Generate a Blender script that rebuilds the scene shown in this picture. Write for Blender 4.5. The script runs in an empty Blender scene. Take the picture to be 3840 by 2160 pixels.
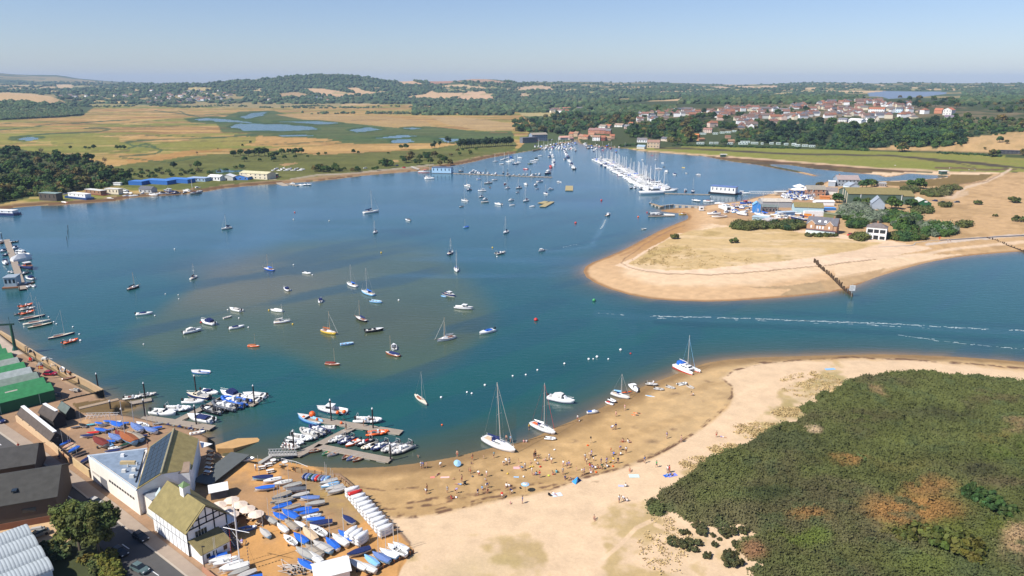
import bpy,bmesh,math,random
import numpy as np
from mathutils import Vector,Matrix
rnd=random.Random(7)
D=bpy.data
SC=bpy.context.scene
COL=SC.collection
CH,PITCH,FV=95.0,math.radians(15.6),1839.0
cp_,sp_=math.cos(PITCH),math.sin(PITCH)
def proj(x,y,z):
 cz=y*cp_-(z-CH)*sp_;cy=y*sp_+(z-CH)*cp_
 return 1288+FV*x/cz,724.5-FV*cy/cz
def unproj(u,v,z=0.0):
 a=(u-1288)/FV;b=(724.5-v)/FV
 dz=-sp_+b*cp_;t=(z-CH)/dz
 return a*t,(cp_+b*sp_)*t
def Rg(ox,oy,w,W=2576):
 k=w/W
 return lambda x,y:((ox+x*k)/1.490683,(oy+y*k)/1.490683)
zA=Rg(0,1240,800);zB=Rg(800,1300,800);zC=Rg(220,1500,640);zD=Rg(0,1690,800,2466)
zE=Rg(640,1780,480);zF=Rg(700,1690,800,2466);zG=Rg(960,700,960);zH=Rg(480,1090,640)
zI=Rg(0,700,960);zJ=Rg(1640,500,640);zK=Rg(2200,500,640);zL=Rg(2600,640,640)
zM=Rg(3000,640,640);zN=Rg(2360,320,640);zO=Rg(2960,320,640);zP=Rg(0,240,960)
zQ=Rg(960,240,960);zR=Rg(1920,240,960);zS=Rg(2880,240,960);zT=Rg(1500,1640,520)
zU=Rg(2000,1640,520);zV=Rg(2400,1380,1440);zW=Rg(1960,440,560,2536);zX=Rg(0,840,480)
zY=Rg(600,1420,480);zZ=Rg(840,1680,480);y4=Rg(1000,1880,500);yB=Rg(2200,1300,800)
yA=Rg(1500,1500,800);yP=Rg(2880,700,960);yS=Rg(1920,700,960);yF=Rg(0,0,2576*1.490683)
def _hash(ix,iy,s):
 h=(ix.astype(np.int64)*374761393+iy.astype(np.int64)*668265263+s*1442695041)&0xffffffff
 h=((h^(h>>13))*1274126177)&0xffffffff
 return((h^(h>>16))&0xffff)/65535.0
def vnoise(x,y,s=0):
 ix=np.floor(x);iy=np.floor(y);fx=x-ix;fy=y-iy
 fx=fx*fx*(3-2*fx);fy=fy*fy*(3-2*fy)
 a=_hash(ix,iy,s);b=_hash(ix+1,iy,s);c=_hash(ix,iy+1,s);d=_hash(ix+1,iy+1,s)
 return(a*(1-fx)+b*fx)*(1-fy)+(c*(1-fx)+d*fx)*fy
def fbm(x,y,o=4,s=0):
 r=0;a=.5;n=0
 for i in range(o):
  r=r+a*vnoise(x,y,s+i*17);n+=a;x=x*2.03+11.3;y=y*2.03+5.7;a*=.5
 return r/n
def seg_dist(px,py,pts,closed=True):
 P=np.asarray(pts,float);Q=np.roll(P,-1,0)if closed else P[1:]
 if not closed:P=P[:-1]
 best=np.full(px.shape,1e12)
 for(ax,ay),(bx,by)in zip(P,Q):
  dx,dy=bx-ax,by-ay;L=dx*dx+dy*dy+1e-9
  t=np.clip(((px-ax)*dx+(py-ay)*dy)/L,0,1)
  d=(px-ax-t*dx)**2+(py-ay-t*dy)**2
  np.minimum(best,d,out=best)
 return np.sqrt(best)
def inpoly(px,py,pts):
 P=np.asarray(pts,float);c=np.zeros(px.shape,bool)
 x0,y0=P.min(0);x1,y1=P.max(0)
 m=(px>=x0)&(px<=x1)&(py>=y0)&(py<=y1)
 if not m.any():return c
 qx=px[m];qy=py[m];r=np.zeros(qx.shape,bool)
 for(ax,ay),(bx,by)in zip(P,np.roll(P,-1,0)):
  k=(ay>qy)!=(by>qy)
  if k.any():r[k]^=qx[k]<(bx-ax)*(qy[k]-ay)/(by-ay)+ax
 c[m]=r
 return c
def sstep(a,b,x):
 t=np.clip((x-a)/(b-a),0,1);return t*t*(3-2*t)
HAZE,SKY,SUNE,EXPO=5.5e-5,.078,4.8,0.52
SEA=[(-900,640),(-250,560),(-120,545),(0,527),(60,520),(100,517),(150,516),(180,513),(230,510),(290,505),(330,497),(400,492),(480,486),(515,482),(560,474),(620,468),(680,463),(720,461),(790,456),(850,450),(900,443),(950,438),(1000,434),(1040,431),(1070,428),(1110,422),(1160,413),(1200,405),(1225,398),(1260,392),(1300,385),(1330,380),(1375,371),(1400,363),(1432,359),(1440,351),(1455,351),(1462,361),(1500,367),(1540,371),(1580,374),(1600,378),(1640,382),(1700,387),(1770,393),(1800,399),(1850,408),(1900,414),(1960,426),(2000,433),(2045,443),(2060,443),(2040,437),(1990,426),(1940,417),(1935,413),(1985,415),(2040,424),(2129,433),(2170,437),(2209,440),(2227,446),(2260,442),(2286,436),(2320,439),(2384,442),(2384,445),(2340,450),(2296,453),(2240,455),(2204,457),(2160,452),(2130,452),(2080,456),(2060,466),(2010,474),(1960,482),(1900,497),(1870,505),(1800,514),(1770,518),(1740,521),(1700,524),(1656,530),(1680,534),(1725,538),(1732,545),(1728,552),(1700,563),(1660,580),(1625,598),(1600,612),(1565,630),(1525,647),(1490,660),(1472,671),(1467,683),(1474,697),(1495,711),(1530,726),(1580,741),(1640,752),(1700,757),(1780,759),(1850,757),(1920,752),(2000,746),(2080,737),(2130,728),(2160,716),(2200,699),(2260,680),(2330,661),(2400,648),(2450,642),(2510,637),(2576,632),(2700,618),(2950,595),(3700,560),(3900,1050),(2900,945),(2750,925),(2576,910),(2480,902),(2400,897),(2300,893),(2220,891),(2100,893),(1990,896),(1900,899),(1830,904),(1780,912),(1740,924),(1690,945),(1640,963),(1600,980),(1560,1005),(1520,1022),(1470,1045),(1430,1062),(1390,1078),(1350,1098),(1310,1112),(1250,1123),(1200,1135),(1150,1148),(1100,1157),(1040,1166),(980,1173),(900,1177),(830,1176),(780,1172),(730,1163),(690,1158),(640,1152),(600,1149),(560,1147),(540,1135),(538,1112),(500,1092),(440,1080),(390,1068),(340,1056),(300,1050),(305,1036),(345,1024),(320,1014),(290,1013),(262,1011),(257,1003),(246,998),(205,978),(160,953),(110,921),(60,887),(30,864),(0,840),(-60,800),(-200,735),(-500,650)]
PONDS=[[(478,301),(520,296),(590,302),(655,310),(560,307)],[(575,319),(604,310),(700,312),(780,318),(803,325),(700,331),(620,329)],[(600,293),(640,283),(674,281),(660,291),(615,300)],[(690,306),(800,304),(862,310),(800,313)],[(875,326),(920,320),(965,325),(900,333)],[(940,346),(1010,339),(1052,343),(990,348)],[(980,353),(1032,350),(1030,358),(985,359)],[(1090,349),(1150,346),(1156,352),(1140,359)],[(25,350),(60,344),(108,345),(60,355)],[(537,430),(560,424),(605,428),(600,436),(545,436)],[(1010,322),(1040,320),(1060,323),(1030,326)],[(690,340),(760,338),(790,341),(720,344)]]
SEAW=[unproj(u,v)for u,v in SEA]
PONDW=[[unproj(u,v,.3)for u,v in p]for p in PONDS]
NC=1150
AZ=np.radians(np.linspace(-47,47,NC))
_r=[];dep=math.radians(44)
while dep>math.radians(3.4):_r.append(95/math.tan(dep));dep-=math.radians(.062)
r=_r[-1]
while r<16500:r*=1.0125 if r>3000 else 1.009;_r.append(r)
RR=np.array(_r);NR=len(RR)
RX=np.outer(RR,np.sin(AZ));RY=np.outer(RR,np.cos(AZ))
def u2az(u):return np.arctan((np.asarray(u,float)-1288)/FV/1.035)
def ring(r,pts,h=False):
 us=[p[0]for p in pts]
 hs=[p[1]if h else CH-r*math.tan(PITCH-math.atan((724.5-p[1])/FV))for p in pts]
 return r,np.interp(AZ,u2az(us),hs)
RINGS=[ring(90,[(0,-9)],1),ring(1060,[(0,-5)],1),ring(1160,[(1400,-3),(1600,1),(1750,1.5),(2000,1.5),(2576,1.5),(3000,3)],1),ring(1300,[(1400,-2),(1500,4),(1700,5),(2000,6),(2250,8),(2400,16),(2576,19),(3000,22)],1),ring(1500,[(1380,-2),(1480,6),(1600,13),(1700,18),(2000,20),(2300,23),(2576,30),(3000,34)],1),ring(1900,[(1320,-2),(1400,5),(1500,12),(1600,25),(1750,34),(2000,36),(2576,40)],1),ring(2300,[(1250,-2),(1350,5),(1600,32),(1800,40),(2000,44),(2576,46)],1),ring(2750,[(-300,12),(0,8),(140,3),(250,-2),(1150,-2),(1300,6),(1600,34),(2000,48),(2576,48)],1),ring(3300,[(-300,45),(0,40),(100,30),(160,12),(250,2),(560,2),(900,3),(1100,5),(1400,16),(1600,36),(2000,47),(2576,47)],1),ring(3750,[(-300,62),(0,56),(130,38),(220,10),(300,6),(560,6),(700,8),(900,8),(1050,10),(1200,10),(1400,22),(1600,33),(1750,34),(2000,36),(2300,36),(2576,40)],1),ring(4500,[(-300,60),(0,50),(200,25),(300,26),(450,34),(560,42),(700,55),(850,60),(1000,55),(1150,50),(1300,45),(1450,35),(1600,40),(2000,48),(2576,50)],1),ring(5300,[(-300,225),(0,226),(200,226),(300,224),(400,216),(470,212),(560,206),(640,201),(700,195),(750,192),(800,189.5),(850,189),(890,192),(950,199),(1000,206),(1040,204),(1100,205),(1150,203),(1190,198),(1250,200),(1300,207),(1360,212),(1450,217),(1600,219),(2000,220),(2576,221)]),ring(7500,[(-300,214),(0,214),(200,213),(270,211),(340,210),(420,210),(500,213),(800,214),(1250,213),(1300,207),(1400,206),(1480,206.5),(1560,208),(1650,207.5),(1750,210),(1850,214),(1950,211),(2020,208),(2100,208),(2200,210),(2300,208),(2400,210),(2576,209.5),(2900,210)]),ring(11500,[(-300,186),(-60,187),(0,188),(40,190.5),(80,192),(150,192.5),(175,195),(200,199),(260,204),(330,208),(420,211),(560,213),(1200,214),(1900,213),(2576,213)]),ring(16500,[(0,40)],1)]
def ring_h(rr):
 rs=np.array([q[0]for q in RINGS]);hs=np.array([q[1]for q in RINGS])
 i=np.clip(np.searchsorted(rs,rr)-1,0,len(rs)-2)
 t=(rr-rs[i])/(rs[i+1]-rs[i]);t=t*t*(3-2*t)*.6+t*.4
 return hs[i]*(1-t)[:,None]+hs[i+1]*t[:,None]
HR=ring_h(RR)
U0,V0=proj(RX,RY,np.zeros_like(RX))
nr_near=int(np.searchsorted(RR,3200))
SD=np.full(RX.shape,400.0);IN=np.zeros(RX.shape,bool);PD=np.full(RX.shape,400.0)
nx,ny=RX[:nr_near],RY[:nr_near]
SD[:nr_near]=seg_dist(nx,ny,SEAW);IN[:nr_near]=inpoly(nx,ny,SEAW)
PIN=np.zeros(RX.shape,bool)
for p in PONDW:
 PIN[:nr_near]|=inpoly(nx+(fbm(nx*.03,ny*.012,3,5)-.5)*26,ny+(fbm(nx*.03,ny*.012,3,9)-.5)*60,p)
CLUBP=[(-900,780),(30,800),(262,960),(560,1060),(548,1148),(560,1160),(700,1185),(760,1200),(860,1200),(930,1260),(985,1320),(1040,1385),(1010,1449),(980,1700),(-900,1900)]
hd_=seg_dist(U0,V0,CLUBP);hd_=np.where(inpoly(U0,V0,CLUBP),hd_,0)
hard=sstep(0,9,hd_);SOFT=sstep(0,9,hd_)
spit=(U0>1450)&(V0>385)&(V0<800)&(~((V0<430)&(U0<1760)))
beach=(V0>800)&(hard<.5)
hardm=(V0>800)&(hard>0)
marshz=~(spit|beach|(hard>.5))
lump=fbm(RX*.05,RY*.05,3,3)
zl=np.where(beach|(hard>.5),np.minimum(SD*.055,1.3+.012*np.minimum(SD,60))+np.maximum(SD-45,0).clip(0,40)*.02*lump,np.where(spit,np.minimum(SD*.05,1.5)+np.maximum(SD-30,0).clip(0,30)*.03*lump,np.minimum(SD*.12,.9)+.3*lump))
zl=np.where(V0>790,zl*(1-hard)+hard*np.minimum(SD*1.2+.2,2.0),zl)
zw=-np.minimum(SD*.06,2.0)-.02
HG=np.where(IN,zw,zl)
HG=np.where(PIN,-.5,HG)
big=(fbm(RX*.004,RY*.004,4,21)-.5)
HG=np.where(IN|PIN,HG,np.maximum(HG,HR+big*np.clip(HR,0,60)*.5*np.clip((RR-2500)/2500,0,.35)[:,None]))
def hz(x,y):
 0
 x=np.atleast_1d(np.asarray(x,float));y=np.atleast_1d(np.asarray(y,float))
 a=np.interp(np.arctan2(x,y),AZ,np.arange(NC));q=np.interp(np.hypot(x,y),RR,np.arange(NR))
 i=np.clip(q.astype(int),0,NR-2);j=np.clip(a.astype(int),0,NC-2);fi=q-i;fj=a-j
 return(HG[i,j]*(1-fi)+HG[i+1,j]*fi)*(1-fj)+(HG[i,j+1]*(1-fi)+HG[i+1,j+1]*fi)*fj
_rs=np.concatenate([np.geomspace(95,16000,900)])
def gp(u,v):
 0
 a=(u-1288)/FV;b=(724.5-v)/FV
 hx,hy,hzv=a,cp_+b*sp_,-sp_+b*cp_
 L=math.hypot(hx,hy);t=_rs/L
 x,y,z=hx*t,hy*t,CH+hzv*t
 g=np.maximum(hz(x,y),0)
 k=np.nonzero(z<g)[0]
 if len(k)==0:k=[len(_rs)-1]
 k=max(k[0],1)
 d0=z[k-1]-g[k-1];d1=z[k]-g[k];f=d0/(d0-d1+1e-9);f=min(max(f,0),1)
 tt=t[k-1]+(t[k]-t[k-1])*f
 X,Y=hx*tt,hy*tt
 return Vector((X,Y,float(max(hz(X,Y)[0],0))))
def gpn(us,vs):return[gp(u,v)for u,v in zip(us,vs)]
UU,VV=proj(RX,RY,HG)
n1=fbm(RX*.02,RY*.02,4,31);n2=fbm(RX*.1,RY*.1,4,41);n3=fbm(RX*.35,RY*.35,3,51);nb=fbm(RX*.006,RY*.02,4,61)
wu=UU+(n2-.5)*5+(n1-.5)*4;wv=VV+(fbm(RX*.1+9,RY*.1,3,45)-.5)*4
farw=np.clip((RR-700)/900,0,1)[:,None]
wu=np.where(farw>0,UU+(n1-.5)*12+(n2-.5)*5,wu);wv=np.where(farw>0,VV+(n1-.5)*2.4*farw+(n2-.5)*1.0,wv)
C=np.zeros(RX.shape+(3,))
ZONE=np.zeros(RX.shape,np.int8)
def put(m,c,a=1.0):
 a=(m*a)[...,None]if not np.isscalar(a)or True else a
 C[:]=C*(1-a)+np.asarray(c)*a
def poly(pts,c,a=1.0):put(inpoly(wu,wv,pts).astype(float),c,a)
def stroke(pts,w,c,a=1.0,av=1.0):
 P=np.asarray(pts,float);x0,y0=P.min(0)-w*2-6;x1,y1=P.max(0)+w*2+6
 m=(wu>x0)&(wu<x1)&(wv>y0)&(wv<y1)
 d=np.full(wu.shape,1e6)
 if m.any():d[m]=seg_dist(wu[m],wv[m]*av,[(p,q*av)for p,q in pts],False)
 put(1-sstep(w*.5,w,d),c,a)
GOLD,BROWN,GREEN,REED=(.38,.235,.082),(.24,.135,.05),(.165,.185,.036),(.062,.10,.036)
DRY,DAMP,ORNG=(.66,.48,.305),(.47,.305,.14),(.53,.285,.105)
C[:]=(.075,.10,.038)
far_m=(RR>2700)[:,None]*np.ones_like(RX)
put(far_m*(fbm(RX*.0012,RY*.0035,2,77)>.60),(.36,.27,.12),.7)
FIELDS=[([(-300,236),(-40,235),(20,233),(80,236),(130,243),(178,262),(120,263),(60,258),(-300,262)],(.50,.34,.17)),([zQ(455,245),zQ(560,243),zQ(700,250),zQ(940,290),zQ(1040,300),zQ(1010,318),zQ(840,330),zQ(690,318),zQ(560,290)],(.50,.33,.18)),([zQ(890,240),zQ(1020,235),zQ(1100,270),zQ(1270,290),zQ(1200,315),zQ(1050,312),zQ(980,290)],(.52,.35,.19)),([zQ(1420,178),zQ(1560,165),zQ(1720,208),zQ(1600,215),zQ(1440,200)],(.50,.33,.19)),([zQ(1700,165),zQ(1900,155),zQ(2070,165),zQ(1930,195),zQ(1750,200)],(.36,.2,.13)),([zQ(1830,232),zQ(1960,205),zQ(2080,205),zQ(2380,245),zQ(2300,260),zQ(2060,225)],(.5,.36,.2)),([zQ(2060,150),zQ(2230,138),zQ(2576,190),zQ(2500,195),zQ(2200,180)],(.38,.25,.16)),([zQ(1535,325),zQ(1700,300),zQ(1760,268),zQ(1830,290),zQ(2090,290),zQ(2080,320),zQ(1900,355),zQ(1620,352)],(.52,.35,.19)),([zQ(2000,358),zQ(2120,282),zQ(2300,275),zQ(2400,335),zQ(2380,362)],(.54,.36,.21)),([zQ(845,405),zQ(1000,398),zQ(1430,418),zQ(1300,435),zQ(880,432)],(.44,.31,.15)),([zQ(1230,145),zQ(1440,150),zQ(1300,172)],(.3,.28,.12)),([zQ(200,300),zQ(400,280),zQ(600,320),zQ(420,335),zQ(240,330)],(.36,.25,.13)),([zP(1840,250),zP(1960,232),zP(2160,240),zP(2080,270),zP(1900,270)],(.42,.33,.14)),([zR(310,468),zR(420,440),zR(900,425),zR(1400,370),zR(1720,348),zR(1640,412),zR(1400,440),zR(900,445),zR(420,468)],(.46,.32,.17)),([zR(0,490),zR(500,488),zR(640,500),zR(400,525),zR(0,525)],(.36,.29,.13)),([zR(50,235),zR(200,222),zR(410,228),zR(380,255),zR(90,255)],(.5,.35,.22)),([zR(2000,232),zR(2100,222),zR(2210,238),zR(2080,252)],(.46,.33,.2)),([zR(2240,225),zR(2576,215),zR(2576,248),zR(2300,240)],(.5,.35,.2)),([zR(80,300),zR(150,290),zR(170,325),zR(90,335)],(.48,.33,.2)),([zS(380,238),zS(480,235),zS(520,255),zS(400,258)],(.5,.36,.2)),([zS(0,218),zS(110,218),zS(100,240),zS(0,242)],(.46,.33,.2)),([zS(40,300),zS(270,278),zS(260,300),zS(100,312)],(.42,.32,.15)),([zS(530,265),zS(820,268),zS(1180,270),zS(1140,292),zS(1000,292),zS(600,283)],(.52,.37,.2)),([zP(540,208),zP(740,205),zP(730,238),zP(600,240)],(.5,.36,.2)),([zP(810,378),zP(1000,372),zP(1300,382),zP(1200,398),zP(900,392)],(.46,.34,.14)),([zP(780,405),zP(1000,400),zP(1900,420),zP(2000,432),zP(1000,430)],(.27,.23,.09))]
rr_=random.Random(3)
for i in range(130):
 u=rr_.uniform(-100,2700);v=rr_.choice([rr_.uniform(212,226),rr_.uniform(214,240)]);w=rr_.uniform(18,70);h=rr_.uniform(.9,2.6)
 if 420<u<1060 and v<222 or(1500<u and v>232):continue
 FIELDS.append(([(u-w/2,v+h*.3),(u-w*.3,v-h*.6),(u+w/2,v-h*.4),(u+w*.4,v+h*.7),(u-w*.2,v+h)],rr_.choice([(.45,.33,.18),(.4,.3,.15),(.3,.27,.12)])))
lk=[zS(1000,290),zS(1180,272),zS(1800,282),zS(1800,300),zS(1560,330),zS(1210,352),zS(1150,330),zS(1020,325)]
for p,c in FIELDS:poly(p,np.array(c)*1.0)
lake_m=inpoly(UU,VV,lk);put(lake_m.astype(float),(.17,.22,.30))
mpoly=[(-900,700),(-900,300),(-300,275),(0,300),(205,292),(240,268),(420,266),(640,272),(760,270),(1000,262),(1300,280),(1340,310),(1320,360),(1290,388),(1200,408),(1050,432),(700,463),(480,488),(200,513),(-900,650)]
mm=inpoly(UU,VV,mpoly);ZONE[mm]=3
put(mm.astype(float),GOLD)
put(mm*sstep(.45,.62,nb),BROWN,.75)
put(mm*sstep(.46,.62,fbm(RX*.0035,RY*.011,4,91)),GREEN,.85)
put(mm*sstep(.55,.7,fbm(RX*.012,RY*.05,3,95)),(.48,.31,.13),.7)
gz=mm.astype(float)
def band(p,c,a=.9):put(inpoly(wu,wv,p).astype(float)*mm,c,a)
band([(540,302),(600,280),(690,278),(760,300),(900,306),(960,318),(1080,318),(1200,330),(1290,330),(1290,352),(1100,360),(900,362),(700,355),(560,335)],REED)
band([(460,298),(540,292),(650,300),(660,312),(560,312),(480,308)],REED)
band([(690,288),(780,284),(950,292),(1070,305),(1090,316),(1000,322),(900,312),(760,300)],(.36,.24,.1))
band([(1080,292),(1200,298),(1300,312),(1290,328),(1220,330),(1120,312)],(.38,.26,.12))
band([(560,345),(700,342),(830,350),(860,358),(700,368),(560,366)],(.42,.25,.09));band([(690,372),(830,366),(1000,370),(1120,366),(1000,378),(860,385),(720,388)],(.42,.26,.095))
band([(280,420),(420,395),(600,385),(700,378),(800,390),(1000,380),(1100,372),(1280,345),(1300,365),(1280,388),(1200,405),(1050,428),(700,458),(500,480),(300,470)],(.105,.12,.032),.92)
band([zP(1300,1000),zP(1700,960),zP(2000,900),zP(2300,870),zP(2360,850),zP(2000,850),zP(1500,940),zP(1250,960)],(.36,.2,.065))
band([zQ(230,1010),zQ(400,990),zQ(430,1000),zQ(300,1030)],(.36,.22,.1));band([zQ(1350,970),zQ(1420,965),zQ(1440,985),zQ(1360,990)],(.36,.24,.1))
for g in[[zP(500,750),zP(900,720),zP(1200,740),zP(1200,800),zP(700,850),zP(520,810)],[zP(1700,790),zP(2000,740),zP(2576,730),zP(2576,790),zP(2100,870),zP(1800,860)],[zP(1500,710),zP(2300,690),zP(2500,700),zP(2000,740),zP(1600,735)],[zP(-200,720),zP(300,700),zP(420,760),zP(250,800),zP(-200,830)]]:band(g,(.22,.2,.045),.85)
for s,w in[([zP(0,665),zP(300,640),zP(520,605),zP(900,585),zP(1300,560)],2.2),([zP(100,740),zP(420,705),zP(800,690),zP(1000,680),zP(1110,655),zP(980,645),zP(860,650)],3.0),([zP(2576,712),zP(2200,742),zP(1700,755),zP(1400,770),zP(1250,785),zP(1330,820),zP(1520,835),zP(1640,870),zP(1560,905),zP(1200,930)],3.4),([zP(1300,850),zP(1450,800),zP(1560,830)],4),([zP(1560,470),zP(1900,510),zP(2100,560)],2),([zP(1050,720),zP(1600,715),zP(2100,740)],.9),([zP(900,640),zP(1500,630),zP(2300,590)],1.1),([zP(600,600),zP(1200,600),zP(1700,560)],1.0),([zP(2576,520),zP(2200,505),zP(1900,520),zP(1800,470)],2),([zQ(0,810),zQ(400,800),zQ(900,760),zQ(1400,740),zQ(1900,720)],1.8),([zP(1200,940),zP(1700,990),zP(2050,925)],2.0),([zP(0,600),zP(300,590),zP(560,570)],1.0)]:
 stroke(s,w,(.05,.085,.035),.92,1.6)
for i in range(46):
 u=rr_.uniform(-100,1250);v=rr_.uniform(275,385);L=rr_.uniform(40,150)
 stroke([(u,v),(u+L*.4,v+rr_.uniform(-2,2)),(u+L,v+rr_.uniform(-3,3))],rr_.uniform(.5,1.2),rr_.choice([(.12,.10,.04),(.09,.1,.035),(.22,.12,.05)]),.7,1.5)
pd=np.full(RX.shape,1e3)
for p in PONDS:
 P=np.array(p);m=(UU>P[:,0].min()-40)&(UU<P[:,0].max()+40)&(VV>P[:,1].min()-15)&(VV<P[:,1].max()+15)
 pd[m]=np.minimum(pd[m],seg_dist(UU[m],VV[m]*2.5,[(a,b*2.5)for a,b in p]))
put(mm*(1-sstep(4,9,pd)),(.05,.085,.03),.85)
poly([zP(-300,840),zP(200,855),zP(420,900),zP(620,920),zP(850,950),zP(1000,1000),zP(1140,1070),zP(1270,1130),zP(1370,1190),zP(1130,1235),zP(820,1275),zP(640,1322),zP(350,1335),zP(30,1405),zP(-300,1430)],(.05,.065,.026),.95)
C[mm]*=(.72+.56*fbm(RX[mm]*.012,RY[mm]*.045,5,421))[:,None]*(.85+.3*n2[mm])[:,None]
shore=mm*(1-sstep(7,16,SD));put(shore,(.15,.085,.045));put(mm*sstep(9,12,SD)*(1-sstep(16,22,SD))*(n2>.45),(.30,.2,.11),.8)
poly([(700,458),(760,447),(900,432),(1010,425),(1080,418),(1090,424),(1000,434),(850,446),(720,462)],(.34,.22,.12),.6)
stroke([(735,450),(800,440),(880,436),(960,428),(1040,420),(1090,414)],2.6,(.36,.30,.23),.8)
rt=(UU>1440)&(VV<470)&(RR[:,None]<2700)
put(rt.astype(float),(.06,.075,.03))
vil=inpoly(UU,VV,[(1560,300),(1700,272),(2000,255),(2300,258),(2576,285),(2900,290),(2900,320),(2400,318),(2000,315),(1800,330),(1640,345)])
put(vil*sstep(.4,.62,n1),(.20,.15,.085),.8)
sm=inpoly(wu,wv,[zN(1080,925),zN(1500,925),zN(2576,965),zS(1400,885),zS(2000,900),zS(2700,960),(2900,400),(2900,425),(2500,434),(2200,424),(2000,409),(1800,393),(1600,379),(1560,374),zN(400,930)])
ZONE[sm]=3;put(sm.astype(float),(.21,.215,.045));put(sm*sstep(.5,.7,n1),(.26,.22,.06),.6)
stroke([zN(400,950),zN(900,955),zN(1500,985),zO(0,1035),zO(700,1045),zO(1500,1060),zO(2000,1100),zO(2350,1130),zS(2150,1000),zS(2400,1030),zS(2700,1060)],4.2,(.075,.055,.042),.95,1.5)
stroke([zO(1800,1080),zO(2200,1140),zO(2576,1160),zS(2400,1040)],3.4,(.075,.055,.04),.9,1.5);stroke([zS(1820,985),zS(1940,1005),zS(2100,1045)],2,(.08,.06,.045),.9,1.5)
stroke([zO(2200,1245),zO(2576,1250),zS(2200,1065),zS(2500,1060)],4,(.13,.075,.05),.9,1.4)
slope=inpoly(wu,wv,[zS(1000,855),zS(1450,800),zS(1700,850),zS(2000,740),zS(2400,690),zS(2900,640),zS(2900,900),zS(2300,905),zS(1700,885)])
put(slope.astype(float),(.46,.30,.14));put(slope*sstep(.5,.7,n2),(.3,.21,.09),.6)
mud=inpoly(wu,wv,[(1600,382),(1640,384),(1770,394),(1880,398),(2000,409),(2200,427),(2400,437),(2500,441),(2470,455),(2380,462),(2250,468),(2200,460),(2296,454),(2384,446),(2384,441),(2286,435),(2227,447),(2129,434),(1980,416),(1930,416),(2060,444),(1990,433),(1900,415),(1800,400)])
put(mud.astype(float),(.15,.105,.045));put(mud*sstep(.5,.68,n1),(.085,.06,.04),.8)
stroke([(1596,377),(1700,385),(1780,391),(1900,399),(2000,407),(2100,415),(2200,423),(2300,427),(2400,433),(2500,436)],2.6,(.52,.36,.22),1,1.0)
stroke([(1600,381),(1700,389),(1780,395),(1900,403),(2000,411),(2100,419),(2200,427),(2300,431)],2.0,(.12,.06,.035),.9,1.0)
mudP=mud
sp2=(spit&(SD<390))&~IN&(VV>434)&(wu>1460);ZONE[sp2]=2
dune=inpoly(wu,wv,[(2060,462),(2200,465),(2380,455),(2500,436),(2900,420),(2900,640),(2576,640),(2300,640),(2200,650),(2000,640),(1900,575),(1760,560),(1730,545),(1760,520),(1900,490)])
put(sp2 .astype(float),DRY);put(dune.astype(float),(.50,.325,.165));put(dune*sstep(.45,.65,n1),(.40,.26,.125),.6);put(dune*sstep(.56,.7,n2),(.30,.19,.085),.5)
band2=lambda p,c,a=.9:put(inpoly(wu,wv,p).astype(float),c,a)
band2([(1760,520),(1790,513),(1900,488),(1990,472),(2080,470),(2110,500),(2080,545),(1960,555),(1800,548),(1740,545)],(.40,.25,.14));band2([(2110,500),(2140,470),(2300,500),(2340,540),(2240,560)],(.42,.28,.15),.7)
m2=inpoly(wu,wv,[(2080,458),(2130,454),(2204,458),(2296,455),(2384,447),(2390,440),(2500,438),(2480,452),(2400,466),(2330,470),(2240,466),(2150,466),(2085,466)]);put(m2 .astype(float),(.20,.135,.05));put(m2*sstep(.5,.68,n1),(.12,.085,.045),.8)
stroke([zS(1860,1350),zS(1990,1240),zS(2200,1180),zS(2400,1090),zS(2440,1060)],4.5,(.60,.45,.31),.85);stroke([zS(1640,1310),zS(1850,1340),zS(2000,1300)],8,(.55,.40,.26),.7)
stroke([zS(1930,1210),zS(2200,1180),zS(2330,1110)],2,(.25,.15,.08),.7)
put(sp2*(1-sstep(16,26,SD+(n2-.5)*10))*(wu<2100),(.56,.37,.205));put(sp2*(1-sstep(16,30,SD))*(1-sstep(600,690,wv))*(1-sstep(1690,1790,wu)),(.40,.225,.09));put(sp2*(1-sstep(1.2,3.5,SD)),(.30,.17,.08))
band2([(1880,722),(1990,718),(2080,706),(2170,690),(2230,672),(2200,700),(2100,728),(2000,742),(1960,744),(1990,728)],(.36,.255,.14),.85);band2([(2060,705),(2200,680),(2400,645),(2400,650),(2200,700),(2080,736)],(.46,.30,.155),.6)
gr=[(1580,664),(1610,645),(1640,625),(1680,600),(1730,583),(1800,573),(1880,568),(1960,575),(2040,590),(2140,603),(2220,612),(2150,630),(2020,650),(1900,664),(1780,676),(1680,680),(1610,674)]
band2(gr,(.52,.37,.175));put(inpoly(wu,wv,gr)*sstep(.5,.64,fbm(RX*.03,RY*.12,3,15)),(.62,.46,.28),.7);put(inpoly(wu,wv,gr)*sstep(.62,.75,n2),(.34,.24,.085),.6)
put(sp2*(1-inpoly(wu,wv,gr))*inpoly(wu,wv,[(1545,668),(1590,650),(1640,620),(1700,588),(1900,566),(2240,606),(2350,625),(2200,652),(2000,676),(1800,690),(1660,688),(1580,676)]),(.70,.52,.36),.8)
band2([yS(1290,740),yS(1400,640),yS(1620,600),yS(1800,610),yS(1640,650),yS(1560,670),yS(1480,680),yS(1380,720)],(.40,.29,.11),.7)
WR=[(1722,566),(1690,578),(1650,596),(1620,616),(1595,636),(1572,650),(1562,662),(1580,672),(1620,682),(1680,689),(1760,691),(1860,688),(1960,679),(2060,669),(2160,657),(2260,648)]
stroke(WR,1.4,(.22,.13,.075),.8);stroke([(1560,645),(1610,622),(1650,598),(1690,580)],2.2,(.36,.2,.1),.6)
stroke([(2208,652),(2260,645),(2330,640),(2380,628),(2430,622),(2576,608)],5,(.66,.49,.33),.8)
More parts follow.
